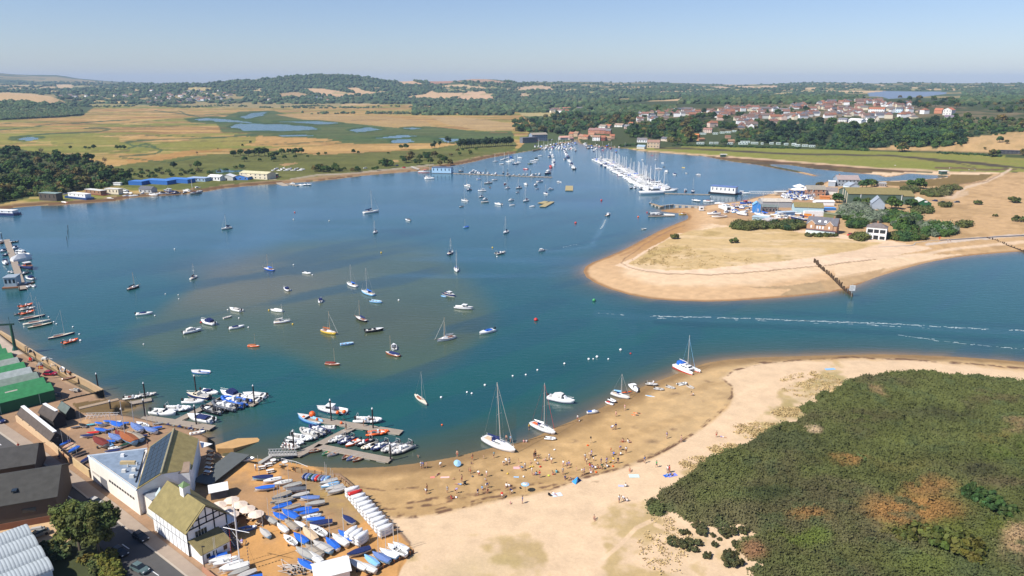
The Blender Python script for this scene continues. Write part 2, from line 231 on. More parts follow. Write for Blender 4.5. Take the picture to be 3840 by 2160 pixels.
stroke([(2330,614),(2430,603),(2500,597),(2576,592),(2750,583)],4.2,(.55,.46,.38),.9)
def fuzz(p,w=9,k=26):
 P=np.asarray(p,float);m=(UU>P[:,0].min()-60)&(UU<P[:,0].max()+60)&(VV>P[:,1].min()-60)&(VV<P[:,1].max()+60);r_=np.zeros(UU.shape);d=seg_dist(UU[m],VV[m],p);d=np.where(inpoly(UU[m],VV[m],p),d,-d);r_[m]=sstep(-w,w,d+(fbm(RX[m]*.06,RY[m]*.06,4,401)-.5)*k*2+(n3[m]-.5)*k);return r_
bz=beach&~IN;ZONE[bz]=1
put(bz.astype(float),DRY);put(bz*sstep(.45,.7,n3),(.60,.43,.27),.35)
wrk=[(960,1300),(1040,1300),(1100,1290),(1180,1272),(1250,1258),(1330,1243),(1370,1235),(1430,1218),(1490,1200),(1560,1180),(1640,1150),(1700,1120),(1760,1080),(1810,1040),(1845,1000),(1842,972),(1815,952),(1840,935),(1900,917),(2000,907),(2150,900),(2300,906),(2450,916),(2576,928),(2900,960)]
damp=inpoly(wu,wv,wrk+[(3000,900),(2300,880),(1700,900),(1400,1050),(1100,1140),(830,1160),(700,1120),(560,1140),(640,1200),(800,1190),(900,1240)])
dmp=fuzz(wrk+[(3000,900),(2300,880),(1700,900),(1400,1050),(1100,1140),(830,1160),(700,1120),(560,1140),(640,1200),(800,1190),(900,1240)],7,9);put(bz*dmp,DAMP);put((bz&damp)*sstep(1500,1750,wu),(.52,.365,.195),.6)
strk=fbm((RX*.9+RY*.5)*.03,(RY*.9-RX*.5)*.12,4,71);put((bz&damp)*sstep(.5,.66,strk),(.33,.21,.095),.4);put((bz&damp)*sstep(.62,.74,n2),(.27,.175,.09),.3);put((bz&damp)*sstep(.5,.7,n3),(.55,.36,.17),.4)
put((bz&damp)*(1-sstep(2.5,8,SD+(n2-.5)*3)),(.24,.15,.07),.85)
wf=sstep(.42,.60,fbm(RX*.55,RY*.55,3,411)*.6+n2*.4)
for s,w in[(wrk,3.6),([(a+4,b-4)for a,b in wrk[:13]],3.0),([(a,b-10)for a,b in wrk[:9]],4.5),([(a-6,b-22)for a,b in wrk[:7]],5),([(930,1262),(1000,1268),(1080,1258),(1160,1250)],4.5),([(880,1225),(960,1232),(1050,1225)],3.5),([(a,b-6)for a,b in wrk[9:15]],1.3),([(1070,1255),(1150,1246),(1240,1236),(1300,1228)],4)]:
 P=np.asarray(s,float);d=np.full(wu.shape,1e6);m=(wv>860)&(wu>900);d[m]=seg_dist(wu[m]+(n1[m]-.5)*10,wv[m]+(n2[m]-.5)*8,s,False)
 put((1-sstep(w*.3,w,d))*wf,(.13,.07,.045),.9)
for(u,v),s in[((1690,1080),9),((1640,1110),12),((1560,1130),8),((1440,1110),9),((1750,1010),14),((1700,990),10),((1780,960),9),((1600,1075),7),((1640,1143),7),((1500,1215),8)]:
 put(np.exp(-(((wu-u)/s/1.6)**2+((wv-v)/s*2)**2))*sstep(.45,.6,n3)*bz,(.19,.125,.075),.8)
for p in[[zV(950,180),zV(1050,100),zV(1180,30),zV(1330,20),zV(1360,80),zV(1270,150),zV(1100,200),zV(980,220)],[zV(890,290),zV(1000,270),zV(1100,310),zV(1060,350),zV(950,330)],[zV(620,490),zV(700,410),zV(820,375),zV(980,375),zV(960,410),zV(800,460),zV(700,500)],[zV(480,560),zV(600,520),zV(710,520),zV(700,560),zV(560,590)],[zV(290,690),zV(400,600),zV(480,600),zV(400,660),zV(380,700),zV(310,720)],[(1010,1350),(1060,1330),(1150,1350),(1260,1340),(1330,1345),(1380,1360),(1380,1500),(1000,1500)],[(1490,1310),(1570,1270),(1640,1285),(1700,1330),(1760,1360),(1850,1400),(1830,1500),(1500,1500),(1530,1400)]]:
 q=fuzz(p);put(q*sstep(.34,.62,n2+(n3-.5)*.5),(.40,.29,.125),.8);put(q*sstep(.52,.7,n1),(.27,.245,.10),.5)
for s in[[(1500,1420),(1560,1370),(1600,1330),(1640,1310)],[(1650,1320),(1720,1350),(1780,1390)]]:stroke(s,7,(.68,.49,.32),.7)
hz_=(hard>.5)&~IN;hz_=hz_*1.0;club=inpoly(UU,VV,[(545,1150),(620,1160),(700,1145),(760,1160),(860,1210),(960,1300),(1040,1380),(1000,1449),(900,1600),(400,1600),(560,1440),(480,1200)])
put(hz_,(.34,.215,.13));cf=fuzz([(545,1150),(620,1160),(700,1145),(760,1160),(860,1210),(960,1300),(1040,1380),(1000,1449),(900,1600),(400,1600),(560,1440),(480,1200)],3,4);put(cf,ORNG);put(club*sstep(.5,.7,n1),(.42,.27,.12),.7)
put(hz_*fuzz([(745,1215),(800,1190),(860,1215),(930,1270),(900,1330),(800,1290)],14),(.30,.23,.09),.7)
put(hz_*sstep(.5,.66,n2),(.27,.18,.115),.6)
put(inpoly(wu,wv,[(-100,830),(0,838),(120,915),(190,955),(250,985),(160,1005),(60,960),(-100,880)]).astype(float),(.30,.195,.125),.9)
stroke([(-10,835),(60,882),(150,942),(245,990)],14,(.52,.35,.2),.9)
put(inpoly(wu,wv,[(-60,815),(30,838),(85,885),(40,895),(0,880),(-60,860)]).astype(float),(.50,.41,.33),.8)
put(hz_*(1-sstep(1.2,2.6,SD)),(.05,.042,.03))
crk=inpoly(wu,wv,[(180,1015),(262,1005),(330,1012),(300,1035),(250,1045),(200,1038)]);put(crk.astype(float),(.15,.10,.045))
put(inpoly(wu,wv,[zC(60,400),zC(430,290),zC(500,330),zC(150,460)]).astype(float),(.56,.33,.16),.7)
gard=inpoly(UU,VV,[(60,1400),(180,1340),(215,1330),(330,1460),(330,1560),(0,1560)]);put(gard.astype(float),(.06,.07,.03))
yard=inpoly(UU,VV,[(-100,1230),(60,1215),(150,1270),(230,1310),(200,1345),(120,1390),(60,1420),(-100,1400)]);put(yard.astype(float),(.54,.37,.21))
C[IN]=C[IN]*0+np.array((.34,.235,.11));C[IN]*=(1-.75*np.clip(SD[IN]/25,0,1))[:,None]
C*=(.86+.28*n3)[...,None];C=np.clip(C,0,1)
ZONE[(RR>2750)[:,None]&(HG>4)]=4
NAMES={0:'ground',1:'beach',2:'sand_spit',3:'marsh',4:'hills'}
def mat(name,build=None):
 m=D.materials.new(name);m.use_nodes=True
 nt=m.node_tree;b=nt.nodes['Principled BSDF']
 if build:build(nt,b,nt.nodes,nt.links)
 return m
def N(nt,t,**k):
 n=nt.nodes.new(t)
 for a,v in k.items():setattr(n,a,v)
 return n
def grime(nt,colsock,scale=1.5,amt=.25,coord='Object'):
 0
 tc=N(nt,'ShaderNodeTexCoord');ns=N(nt,'ShaderNodeTexNoise');ns.inputs['Scale'].default_value=scale;ns.inputs['Detail'].default_value=5
 nt.links.new(tc.outputs[coord],ns.inputs['Vector'])
 mr=N(nt,'ShaderNodeMapRange');mr.inputs[1].default_value=.3;mr.inputs[2].default_value=.7;mr.inputs[3].default_value=1-amt;mr.inputs[4].default_value=1
 nt.links.new(ns.outputs['Fac'],mr.inputs[0])
 mx=N(nt,'ShaderNodeMix',data_type='RGBA',blend_type='MULTIPLY');mx.inputs[0].default_value=1
 nt.links.new(colsock,mx.inputs[6]);nt.links.new(mr.outputs[0],mx.inputs[7])
 return mx.outputs[2]
def objcol(rough=.5,scale=1.5,amt=.2,spec=.5):
 def f(nt,b,ns,ln):
  oi=N(nt,'ShaderNodeObjectInfo');ln.new(grime(nt,oi.outputs['Color'],scale,amt),b.inputs['Base Color'])
  b.inputs['Roughness'].default_value=rough;b.inputs['Specular IOR Level'].default_value=spec
 return f
M={}
M['paint']=mat('painted_surface',objcol(.38,.8,.16))
M['gel']=mat('boat_gelcoat',objcol(.22,.5,.10))
M['cloth']=mat('canvas_cloth',objcol(.85,1.6,.16,.2))
M['rough']=mat('weathered_surface',objcol(.85,.7,.12,.2))
M['skin']=mat('skin',objcol(.6,3,.1,.3))
M['roof']=mat('roof_tiles',objcol(.8,.8,.28,.25))
M['glass']=mat('dark_glass',lambda nt,b,ns,ln:(setattr(b.inputs['Base Color'],'default_value',(.02,.028,.035,1)),setattr(b.inputs['Roughness'],'default_value',.06)))
M['metal']=mat('mast_metal',lambda nt,b,ns,ln:(setattr(b.inputs['Base Color'],'default_value',(.62,.62,.60,1)),setattr(b.inputs['Roughness'],'default_value',.35),setattr(b.inputs['Metallic'],'default_value',.35)))
M['rubber']=mat('black_rubber',lambda nt,b,ns,ln:(setattr(b.inputs['Base Color'],'default_value',(.02,.02,.022,1)),setattr(b.inputs['Roughness'],'default_value',.7)))
def _leaf(nt,b,ns,ln):
 at=N(nt,'ShaderNodeAttribute');at.attribute_name='tint';oi=N(nt,'ShaderNodeObjectInfo')
 mx=N(nt,'ShaderNodeMix',data_type='RGBA',blend_type='MULTIPLY');mx.inputs[0].default_value=1
 ln.new(oi.outputs['Color'],mx.inputs[6]);ln.new(at.outputs['Color'],mx.inputs[7]);ln.new(mx.outputs[2],b.inputs['Base Color'])
 b.inputs['Roughness'].default_value=.7;b.inputs['Specular IOR Level'].default_value=.15
M['leaf']=mat('foliage',_leaf)
def _tint(nt,b,ns,ln):
 at=N(nt,'ShaderNodeAttribute');at.attribute_name='tint';ln.new(at.outputs['Color'],b.inputs['Base Color'])
 b.inputs['Roughness'].default_value=.8;b.inputs['Specular IOR Level'].default_value=.12
M['tint']=mat('scrub_foliage',_tint)
M['bark']=mat('bark',lambda nt,b,ns,ln:(setattr(b.inputs['Base Color'],'default_value',(.11,.085,.06,1)),setattr(b.inputs['Roughness'],'default_value',.9)))
def _ground(nt,b,ns,ln):
 at=N(nt,'ShaderNodeAttribute');at.attribute_name='tint'
 ln.new(grime(nt,grime(nt,at.outputs['Color'],1.7,.12),.23,.12),b.inputs['Base Color'])
 b.inputs['Roughness'].default_value=.95;b.inputs['Specular IOR Level'].default_value=.1
 tc=N(nt,'ShaderNodeTexCoord');n=N(nt,'ShaderNodeTexNoise');n.inputs['Scale'].default_value=.35;n.inputs['Detail'].default_value=8;ln.new(tc.outputs['Object'],n.inputs['Vector'])
 bp=N(nt,'ShaderNodeBump');bp.inputs['Strength'].default_value=.3;bp.inputs['Distance'].default_value=.35;ln.new(n.outputs['Fac'],bp.inputs['Height']);ln.new(bp.outputs[0],b.inputs['Normal'])
M['ground']=mat('earth_sand_grass',_ground)
def _water(nt,b,ns,ln):
 at=N(nt,'ShaderNodeAttribute');at.attribute_name='tint';ln.new(at.outputs['Color'],b.inputs['Base Color'])
 b.inputs['Roughness'].default_value=.12;b.inputs['IOR'].default_value=1.33;b.inputs['Specular IOR Level'].default_value=.5
 tc=N(nt,'ShaderNodeTexCoord');mp=N(nt,'ShaderNodeMapping');mp.inputs['Rotation'].default_value=(0,0,.5);mp.inputs['Scale'].default_value=(.35,1.1,1);ln.new(tc.outputs['Object'],mp.inputs['Vector'])
 n=N(nt,'ShaderNodeTexNoise');n.inputs['Scale'].default_value=.55;n.inputs['Detail'].default_value=6;n.inputs['Roughness'].default_value=.6;ln.new(mp.outputs[0],n.inputs['Vector'])
 bp=N(nt,'ShaderNodeBump');bp.inputs['Strength'].default_value=.55;bp.inputs['Distance'].default_value=.22;ln.new(n.outputs['Fac'],bp.inputs['Height']);ln.new(bp.outputs[0],b.inputs['Normal'])
M['water']=mat('sea_water',_water)
PAL=dict(W=(.80,.80,.79),w=(.66,.65,.61),c=(.72,.64,.48),b=(.025,.13,.55),n=(.018,.03,.11),g=(.36,.35,.32),t=(.33,.28,.22),r=(.55,.03,.025),m=(.17,.035,.028),o=(.85,.13,.015),y=(.75,.50,.07),k=(.018,.018,.022),e=(.02,.07,.045),l=(.22,.46,.72),s=(.11,.12,.14),d=(.27,.11,.04),T=(.10,.42,.50),p=(.75,.42,.42),G=(.05,.28,.10),O=(.30,.10,.04),P=(.33,.28,.5),S=(.60,.36,.25),V=(.45,.43,.40),i=(.13,.2,.42),u=(.60,.44,.28))
CN=dict(W='white',w='off-white',c='cream',b='bright blue',n='navy',g='grey',t='taupe',r='red',m='maroon',o='orange',y='yellow',k='black',e='dark green',l='light blue',s='charcoal',d='varnished brown',T='turquoise',p='pink',G='green',O='rust brown',P='lilac',S='tanned',V='pale grey',i='faded blue',u='sand')
def col(c):return tuple(PAL[c])+(1,)if isinstance(c,str)else tuple(c)[:3]+(1,)
class MB:
 def __init__(s):s.v=[];s.f=[]
 def add(s,v,f):
  o=len(s.v);s.v+=[tuple(p)for p in v];s.f+=[tuple(i+o for i in q)for q in f];return s
 def box(s,x0,y0,z0,x1,y1,z1,tx=0,ty=0):
  v=[(x0,y0,z0),(x1,y0,z0),(x1,y1,z0),(x0,y1,z0),(x0+tx,y0+ty,z1),(x1-tx,y0+ty,z1),(x1-tx,y1-ty,z1),(x0+tx,y1-ty,z1)]
  return s.add(v,[(3,2,1,0),(4,5,6,7),(0,1,5,4),(1,2,6,5),(2,3,7,6),(3,0,4,7)])
 def tube(s,a,b,r0,r1=None,n=6):
  r1=r0 if r1 is None else r1;a=Vector(a);b=Vector(b);d=(b-a).normalized();q=d.to_track_quat('Z','Y');v=[]
  for p,r in((a,r0),(b,r1)):
   for k in range(n):v.append(p+q@Vector((r*math.cos(2*math.pi*k/n),r*math.sin(2*math.pi*k/n),0)))
  return s.add(v,[(k,(k+1)%n,n+(k+1)%n,n+k)for k in range(n)]+[tuple(range(n-1,-1,-1)),tuple(range(n,2*n))])
 def path(s,pts,r,n=6):
  for a,b in zip(pts,pts[1:]):s.tube(a,b,r,r,n)
  return s
 def loft(s,rings,close=True,caps=True):
  n=len(rings[0]);v=[p for q in rings for p in q];f=[]
  for i in range(len(rings)-1):
   for k in range(n if close else n-1):f.append((i*n+k,i*n+(k+1)%n,(i+1)*n+(k+1)%n,(i+1)*n+k))
  if caps:f+=[tuple(range(n-1,-1,-1)),tuple((len(rings)-1)*n+k for k in range(n))]
  return s.add(v,f)
 def ell(s,c,r,nu=10,nv=6,jit=0):
  v=[];f=[]
  for i in range(nv+1):
   th=math.pi*i/nv
   for k in range(nu):
    a=2*math.pi*k/nu;j=1+rnd.uniform(-jit,jit)
    v.append((c[0]+r[0]*math.sin(th)*math.cos(a)*j,c[1]+r[1]*math.sin(th)*math.sin(a)*j,c[2]+r[2]*math.cos(th)*j))
  for i in range(nv):
   for k in range(nu):f.append((i*nu+k,(i+1)*nu+k,(i+1)*nu+(k+1)%nu,i*nu+(k+1)%nu))
  return s.add(v,f)
 def prism(s,pts,z0,z1):
  n=len(pts);return s.add([(x,y,z0)for x,y in pts]+[(x,y,z1)for x,y in pts],[(k,(k+1)%n,n+(k+1)%n,n+k)for k in range(n)]+[tuple(range(n-1,-1,-1)),tuple(range(n,2*n))])
 def quad(s,a,b,c,d,th=0.06):
  a,b,c,d=map(Vector,(a,b,c,d));nn=(b-a).cross(c-a).normalized()*th
  return s.add([a,b,c,d,a-nn,b-nn,c-nn,d-nn],[(0,1,2,3),(7,6,5,4),(0,4,5,1),(1,5,6,2),(2,6,7,3),(3,7,4,0)])
 def mesh(s,name,smooth=False):
  me=D.meshes.new(name);me.from_pydata(s.v,[],s.f);me.validate();
  bm=bmesh.new();bm.from_mesh(me);bmesh.ops.remove_doubles(bm,verts=bm.verts,dist=1e-5);bmesh.ops.recalc_face_normals(bm,faces=bm.faces);bm.to_mesh(me);bm.free()
  if smooth:me.polygons.foreach_set('use_smooth',[True]*len(me.polygons))
  return me
def link(o):COL.objects.link(o);return o
THINGS=[]
def tag(o,label,cat,group=None,uv=None,kind=None,shared=False):
 o['label']=label;o['category']=cat
 if group:o['group']=group
 if kind:o['kind']=kind
 THINGS.append([o,label,uv,shared]);return o
def root(name,loc=(0,0,0),rz=0,sc=1,label=None,cat=None,group=None,**k):
 o=link(D.objects.new(name,None));o.location=loc;o.rotation_euler=(0,0,rz);o.scale=(sc,)*3 if np.isscalar(sc)else sc;o.empty_display_size=.3
 if label:tag(o,label,cat,group,**k)
 return o
def part(name,mb,m,par,c='W',smooth=False,label=None):
 o=link(D.objects.new(name,mb if isinstance(mb,bpy.types.Mesh)else mb.mesh(name,smooth)));o.data.materials.append(M[m])if len(o.data.materials)==0 else None
 o.color=col(c)
 if par:o.parent=par
 if label:o['label']=label
 return o
def solo(name,mb,m,c,label,cat,group=None,smooth=False,loc=(0,0,0),rz=0,**k):
 o=part(name,mb,m,None,c,smooth);o.location=loc;o.rotation_euler=(0,0,rz);return tag(o,label,cat,group,**k)
def setting(name,me,m,kind='structure'):
 o=link(D.objects.new(name,me));
 if m:me.materials.append(M[m])
 o['kind']=kind;return o
def fast_mesh(name,V,F,tint=None,smooth=True):
 0
 me=D.meshes.new(name);k=F.shape[1];nv,nf=len(V),len(F)
 me.vertices.add(nv);me.vertices.foreach_set('co',np.ascontiguousarray(V,np.float32).ravel());me.loops.add(nf*k);me.loops.foreach_set('vertex_index',np.ascontiguousarray(F,np.int32).ravel())
 me.polygons.add(nf);me.polygons.foreach_set('loop_start',np.arange(0,nf*k,k,dtype=np.int32));me.polygons.foreach_set('loop_total',np.full(nf,k,np.int32));me.polygons.foreach_set('use_smooth',np.full(nf,smooth))
 if tint is not None:
  a=me.attributes.new('tint','FLOAT_COLOR','POINT');a.data.foreach_set('color',np.concatenate([tint,np.ones((nv,1))],1).astype(np.float32).ravel())
 me.update(calc_edges=True);return me
KIN={}
def kids(o):
 if o.name not in KIN:KIN[o.name]=list(o.children)
 return KIN[o.name]
def clone(o,par=None,cols=None,drop=()):
 c=o.copy();link(c)
 for k in('label','category','group'):
  if k in c and par is None:del c[k]
 if par:c.parent=par
 n=o.name.split('.')[0]
 if cols and n in cols:c.color=col(cols[n])
 for ch in kids(o):
  if ch.name.split('.')[0]not in drop:clone(ch,c,cols,drop)
 return c
PROTO={}
USED=set()
def place(kind,loc,rz,sc=1,cols=None,drop=(),label='',cat='',group=None,uv=None,shared=False):
 o=clone(PROTO[kind],None,cols,drop);o.location=loc;o.rotation_euler=(0,0,rz);o.scale=(sc,)*3 if np.isscalar(sc)else sc
 return tag(o,label,cat,group,uv,None,shared)
idx=np.arange(NR*NC).reshape(NR,NC)
FQ=np.stack([idx[:-1,:-1],idx[:-1,1:],idx[1:,1:],idx[1:,:-1]],-1).reshape(-1,4)
VG=np.stack([RX,RY,HG],-1).reshape(-1,3);CG=C.reshape(-1,3);zf=ZONE.reshape(-1)[FQ[:,0]];keep=HG.reshape(-1)[FQ].max(1)>-1.1
for k,nm in NAMES.items():
 f=FQ[(zf==k)&keep]
 if len(f)==0:continue
 ids,inv=np.unique(f,return_inverse=True)
 setting(nm,fast_mesh(nm,VG[ids],inv.reshape(-1,4),CG[ids]),'ground')
setting('seabed',MB().box(-16000,40,-3.2,16000,16600,-3.0).mesh('seabed'),None)
st=2
wx,wy=RX[:nr_near:st,::st],RY[:nr_near:st,::st];wuu,wvv=proj(wx,wy,0*wx);wsd=SD[:nr_near:st,::st];wh=HG[:nr_near:st,::st];wr=RR[:nr_near:st][:,None]
WC=np.zeros(wx.shape+(3,));WC[:]=(.010,.073,.071)
def wput(m,c,a=1.0):
 q=(m*a)[...,None];WC[:]=WC*(1-q)+np.asarray(c)*q
wn=fbm(wx*.012,wy*.012,4,101);wn2=fbm(wx*.05,wy*.05,3,111);wm=fbm((wx+wy)*.01,(wy-wx)*.05,4,121)
wput(sstep(600,300,wvv)*0+sstep(720,430,wvv),(.028,.100,.158),.85)
wput(sstep(1000,620,wvv)*(wuu<1600),(.020,.080,.100),.6)
qu=wuu+(wn-.5)*60;qv=wvv+(wn2-.5)*16+(wn-.5)*26
def blob(u,v,a,b,rot=0):
 c,s=math.cos(rot),math.sin(rot);x=(qu-u)*c+(qv-v)*s;y=(qv-v)*c-(qu-u)*s
 return np.exp(-((x/a)**2+(y/b)**2)**1.5)
bank=inpoly(qu,qv,[(300,880),(330,820),(420,740),(520,660),(640,615),(800,590),(1000,590),(1120,620),(1180,680),(1230,740),(1270,800),(1260,850),(1180,920),(1100,960),(960,968),(820,945),(700,900),(560,890),(420,930)])
sb=np.full(wx.shape,0.);_d=seg_dist(qu,qv*1.6,[(a,b*1.6)for a,b in[(300,880),(330,820),(420,740),(520,660),(640,615),(800,590),(1000,590),(1120,620),(1180,680),(1230,740),(1270,800),(1260,850),(1180,920),(1100,960),(960,968),(820,945),(700,900),(560,890),(420,930)]])
sb=np.where(bank,_d,-_d)
wput(sstep(-25,70,sb),(.055,.086,.052),.9);wput(blob(620,720,300,70)*sstep(-5,50,sb),(.108,.104,.062),.85);wput(blob(950,820,260,60)*sstep(-5,40,sb),(.062,.072,.042),.6);wput(blob(560,665,160,30,-.1),(.085,.088,.068),.5)
wput(sstep(.5,.7,wm)*sstep(0,60,sb),(.04,.058,.05),.5)
wput(1-sstep(2,26,wsd),(.055,.072,.05),.55);wput((1-sstep(.5,9,wsd)),(.14,.10,.055),.7);wput((1-sstep(0,3,wsd)),(.22,.15,.075),.7)
wput((1-sstep(2,22,wsd))*(wuu>560)*(wuu<1300)*(wvv>1000),(.045,.062,.042),.8)
wput(blob(1000,578,55,7),(.014,.04,.06),.7)
for u,v,a,b in[(1440,470,80,10),(1390,448,70,5),(1560,445,60,6),(1660,470,50,8),(1500,510,60,14),(1420,500,50,8),(1370,420,60,7),(1600,420,60,6)]:wput(blob(u,v,a,b),(.016,.055,.105),.6)
wput(sstep(.48,.66,wm),(.012,.058,.080),.45);wput(sstep(.5,.66,fbm(wx*.006,wy*.03,4,131))*(wvv<700),(.045,.12,.19),.35)
wput(blob(640,600,130,40,-.5),(.05,.12,.18),.5)
FOAM=[([(1500,787),(1560,792),(1640,797)],.2),([(1640,795),(1700,797),(1760,798),(1830,800),(1900,802),(2050,808),(2180,812),(2300,818),(2400,824),(2500,829),(2700,835)],.62),([(2250,842),(2330,852),(2400,862),(2500,872),(2600,879)],.3),([(1523,552),(1520,562),(1512,575)],.8),([(1372,629),(1400,625),(1450,615)],.2),([(1640,801),(1900,806),(2200,818),(2400,830)],.10)]
for s,w,a,c in[([(1500,790),(1640,800),(1900,806),(2180,816),(2400,828),(2700,840)],12,.35,(.03,.09,.12)),([(1650,812),(2000,826),(2300,842),(2700,868)],9,.4,(.005,.036,.05)),([(1950,785),(2200,800),(2600,822)],9,.35,(.006,.04,.058)),([(1523,552),(1510,580),(1490,612)],9,.5,(.06,.14,.19)),([(1372,629),(1450,617),(1520,596),(1580,585)],6,.4,(.008,.045,.07)),([(1372,632),(1440,628),(1500,618)],4,.4,(.05,.12,.17)),([(1530,549),(1546,553),(1560,562)],3,.4,(.006,.03,.05)),([(1520,549),(1500,556),(1480,562)],3,.4,(.006,.03,.05))]:
 wput(1-sstep(w*.3,w,seg_dist(wuu,wvv+(wn2-.5)*6,s,False)),c,a)
WC*=(.9+.2*wn2)[...,None]
nri,nci=wx.shape;wi=np.arange(nri*nci).reshape(nri,nci);wq=np.stack([wi[:-1,:-1],wi[:-1,1:],wi[1:,1:],wi[1:,:-1]],-1).reshape(-1,4)
wk=wh.reshape(-1)[wq].min(1)<.35;wq=wq[wk];ids,inv=np.unique(wq,return_inverse=True)
setting('water',fast_mesh('water',np.stack([wx,wy,0*wx],-1).reshape(-1,3)[ids],inv.reshape(-1,4),WC.reshape(-1,3)[ids]),'water')
fv=[]
for s,a in FOAM:
 q=[Vector(unproj(u,v))for u,v in s]
 for A,B in zip(q,q[1:]):
  d=(B-A).normalized();n_=Vector((-d.y,d.x));L=(B-A).length;t=0
  while t<L:
   l=rnd.uniform(.4,2.4);w=rnd.uniform(.08,.32)*(1.6 if a>.5 else 1);pz=A+d*t;k=float(fbm(np.array([pz.x*.06]),np.array([pz.y*.06]),3,143)[0])
   if rnd.random()<a*2.4*max(k-.15,0)*2:
    pz=pz+n_*rnd.gauss(0,.35);fv+=[(*(pz-n_*w),.012),(*(pz+d*l-n_*w*.3),.012),(*(pz+d*l*.9+n_*w),.012),(*(pz+d*l*.1+n_*w*.8),.012)]
   t+=l*.55
fv=np.array(fv);setting('foam',fast_mesh('foam',fv,np.arange(len(fv)).reshape(-1,4),np.tile([[.42,.47,.48]],(len(fv),1))),'tint','stuff')
def hullshape(L,B,F,tw=.75,sheer=.25,dr=.25,rake=.06,full=2.0,n=11):
 st=[]
 for i in range(n):
  t=i/(n-1)
  b=B/2*(tw+(1-tw)*math.sin(min(t/.45,1)*math.pi/2))if t<.45 else B/2*max(1-((t-.45)/.55)**full,.012)
  x=-L/2+L*t;f=F*(1+sheer*t*t);k=dr*(1-max(t-.6,0)/.4*.9)
  st.append((x,b,f,k,rake*L*max(t-.5,0)/.5))
 return st
def hull_mb(st,open_=False,floor=.12,th=.05):
 rings=[]
 for x,b,f,k,rk in st:
  q=[(x+rk,-b,f),(x+rk*.55,-b*.93,f*.45),(x+rk*.2,-b*.8,-.02),(x,-b*.35,-k),(x,b*.35,-k),(x+rk*.2,b*.8,-.02),(x+rk*.55,b*.93,f*.45),(x+rk,b,f)]
  if open_:bi=max(b-th,.006);q+=[(x+rk*.9-(.03 if rk else-.03),bi,f-.01),(x+rk*.4,bi*.8,floor),(x+rk*.4,-bi*.8,floor),(x+rk*.9-(.03 if rk else-.03),-bi,f-.01)]
  rings.append(q)
 return MB().loft(rings,True,True)
def deck_mb(st,dz=0,inset=.0,i0=0,i1=None,camber=.05):
 r=[[(x+rk,-b+inset,f+dz),(x+rk,0,f+dz+camber),(x+rk,b-inset,f+dz),(x+rk,0,f+dz-.05)]for x,b,f,k,rk in st[i0:i1]]
 r=[[(p[0],p[1]if abs(p[1])<9 else 0,p[2])for p in q]for q in r]
 return MB().loft(r,True,True)
def band_mb(st,z0,z1,w0=.82,w1=.88,off=.02):
 m=MB()
 for s in(-1,1):
  r=[[(x+rk*.2,s*(b*w0+off),z0),(x+rk*.35,s*(b*w1+off),z1),(x+rk*.35,s*(b*w1),z1),(x+rk*.2,s*(b*w0),z0)]for x,b,f,k,rk in st]
  m.loft(r,True,True)
 return m
def cabin_mb(x0,x1,w0,w1,z0,z1,tx0=.3,tx1=.7,tw=.12,n=1):
 v=[(x0,-w0/2,z0),(x1,-w1/2,z0),(x1,w1/2,z0),(x0,w0/2,z0),(x0+tx0,-w0/2+tw,z1),(x1-tx1,-w1/2+tw,z1*.97),(x1-tx1,w1/2-tw,z1*.97),(x0+tx0,w0/2-tw,z1)]
 return MB().add(v,[(3,2,1,0),(4,5,6,7),(0,1,5,4),(1,2,6,5),(2,3,7,6),(3,0,4,7)])
def side_win(x0,x1,w0,w1,z0,z1,s,off=.015):
 a=[(x0,s*(w0/2+off),z0),(x1,s*(w1/2+off),z0),(x1-.15,s*(w1/2-.08+off),z1),(x0+.1,s*(w0/2-.08+off),z1)]
 return MB().quad(*(a if s<0 else a[::-1]),th=.03)
def outboard_mb(x,z,s=1):
 return MB().box(x-.38*s,-.17*s,z,x+.08*s,.17*s,z+.42*s,.05,.04).box(x-.22*s,-.07*s,z-.55*s,x-.05*s,.07*s,z)
def mk(kind):o=root(kind);PROTO[kind]=o;return o
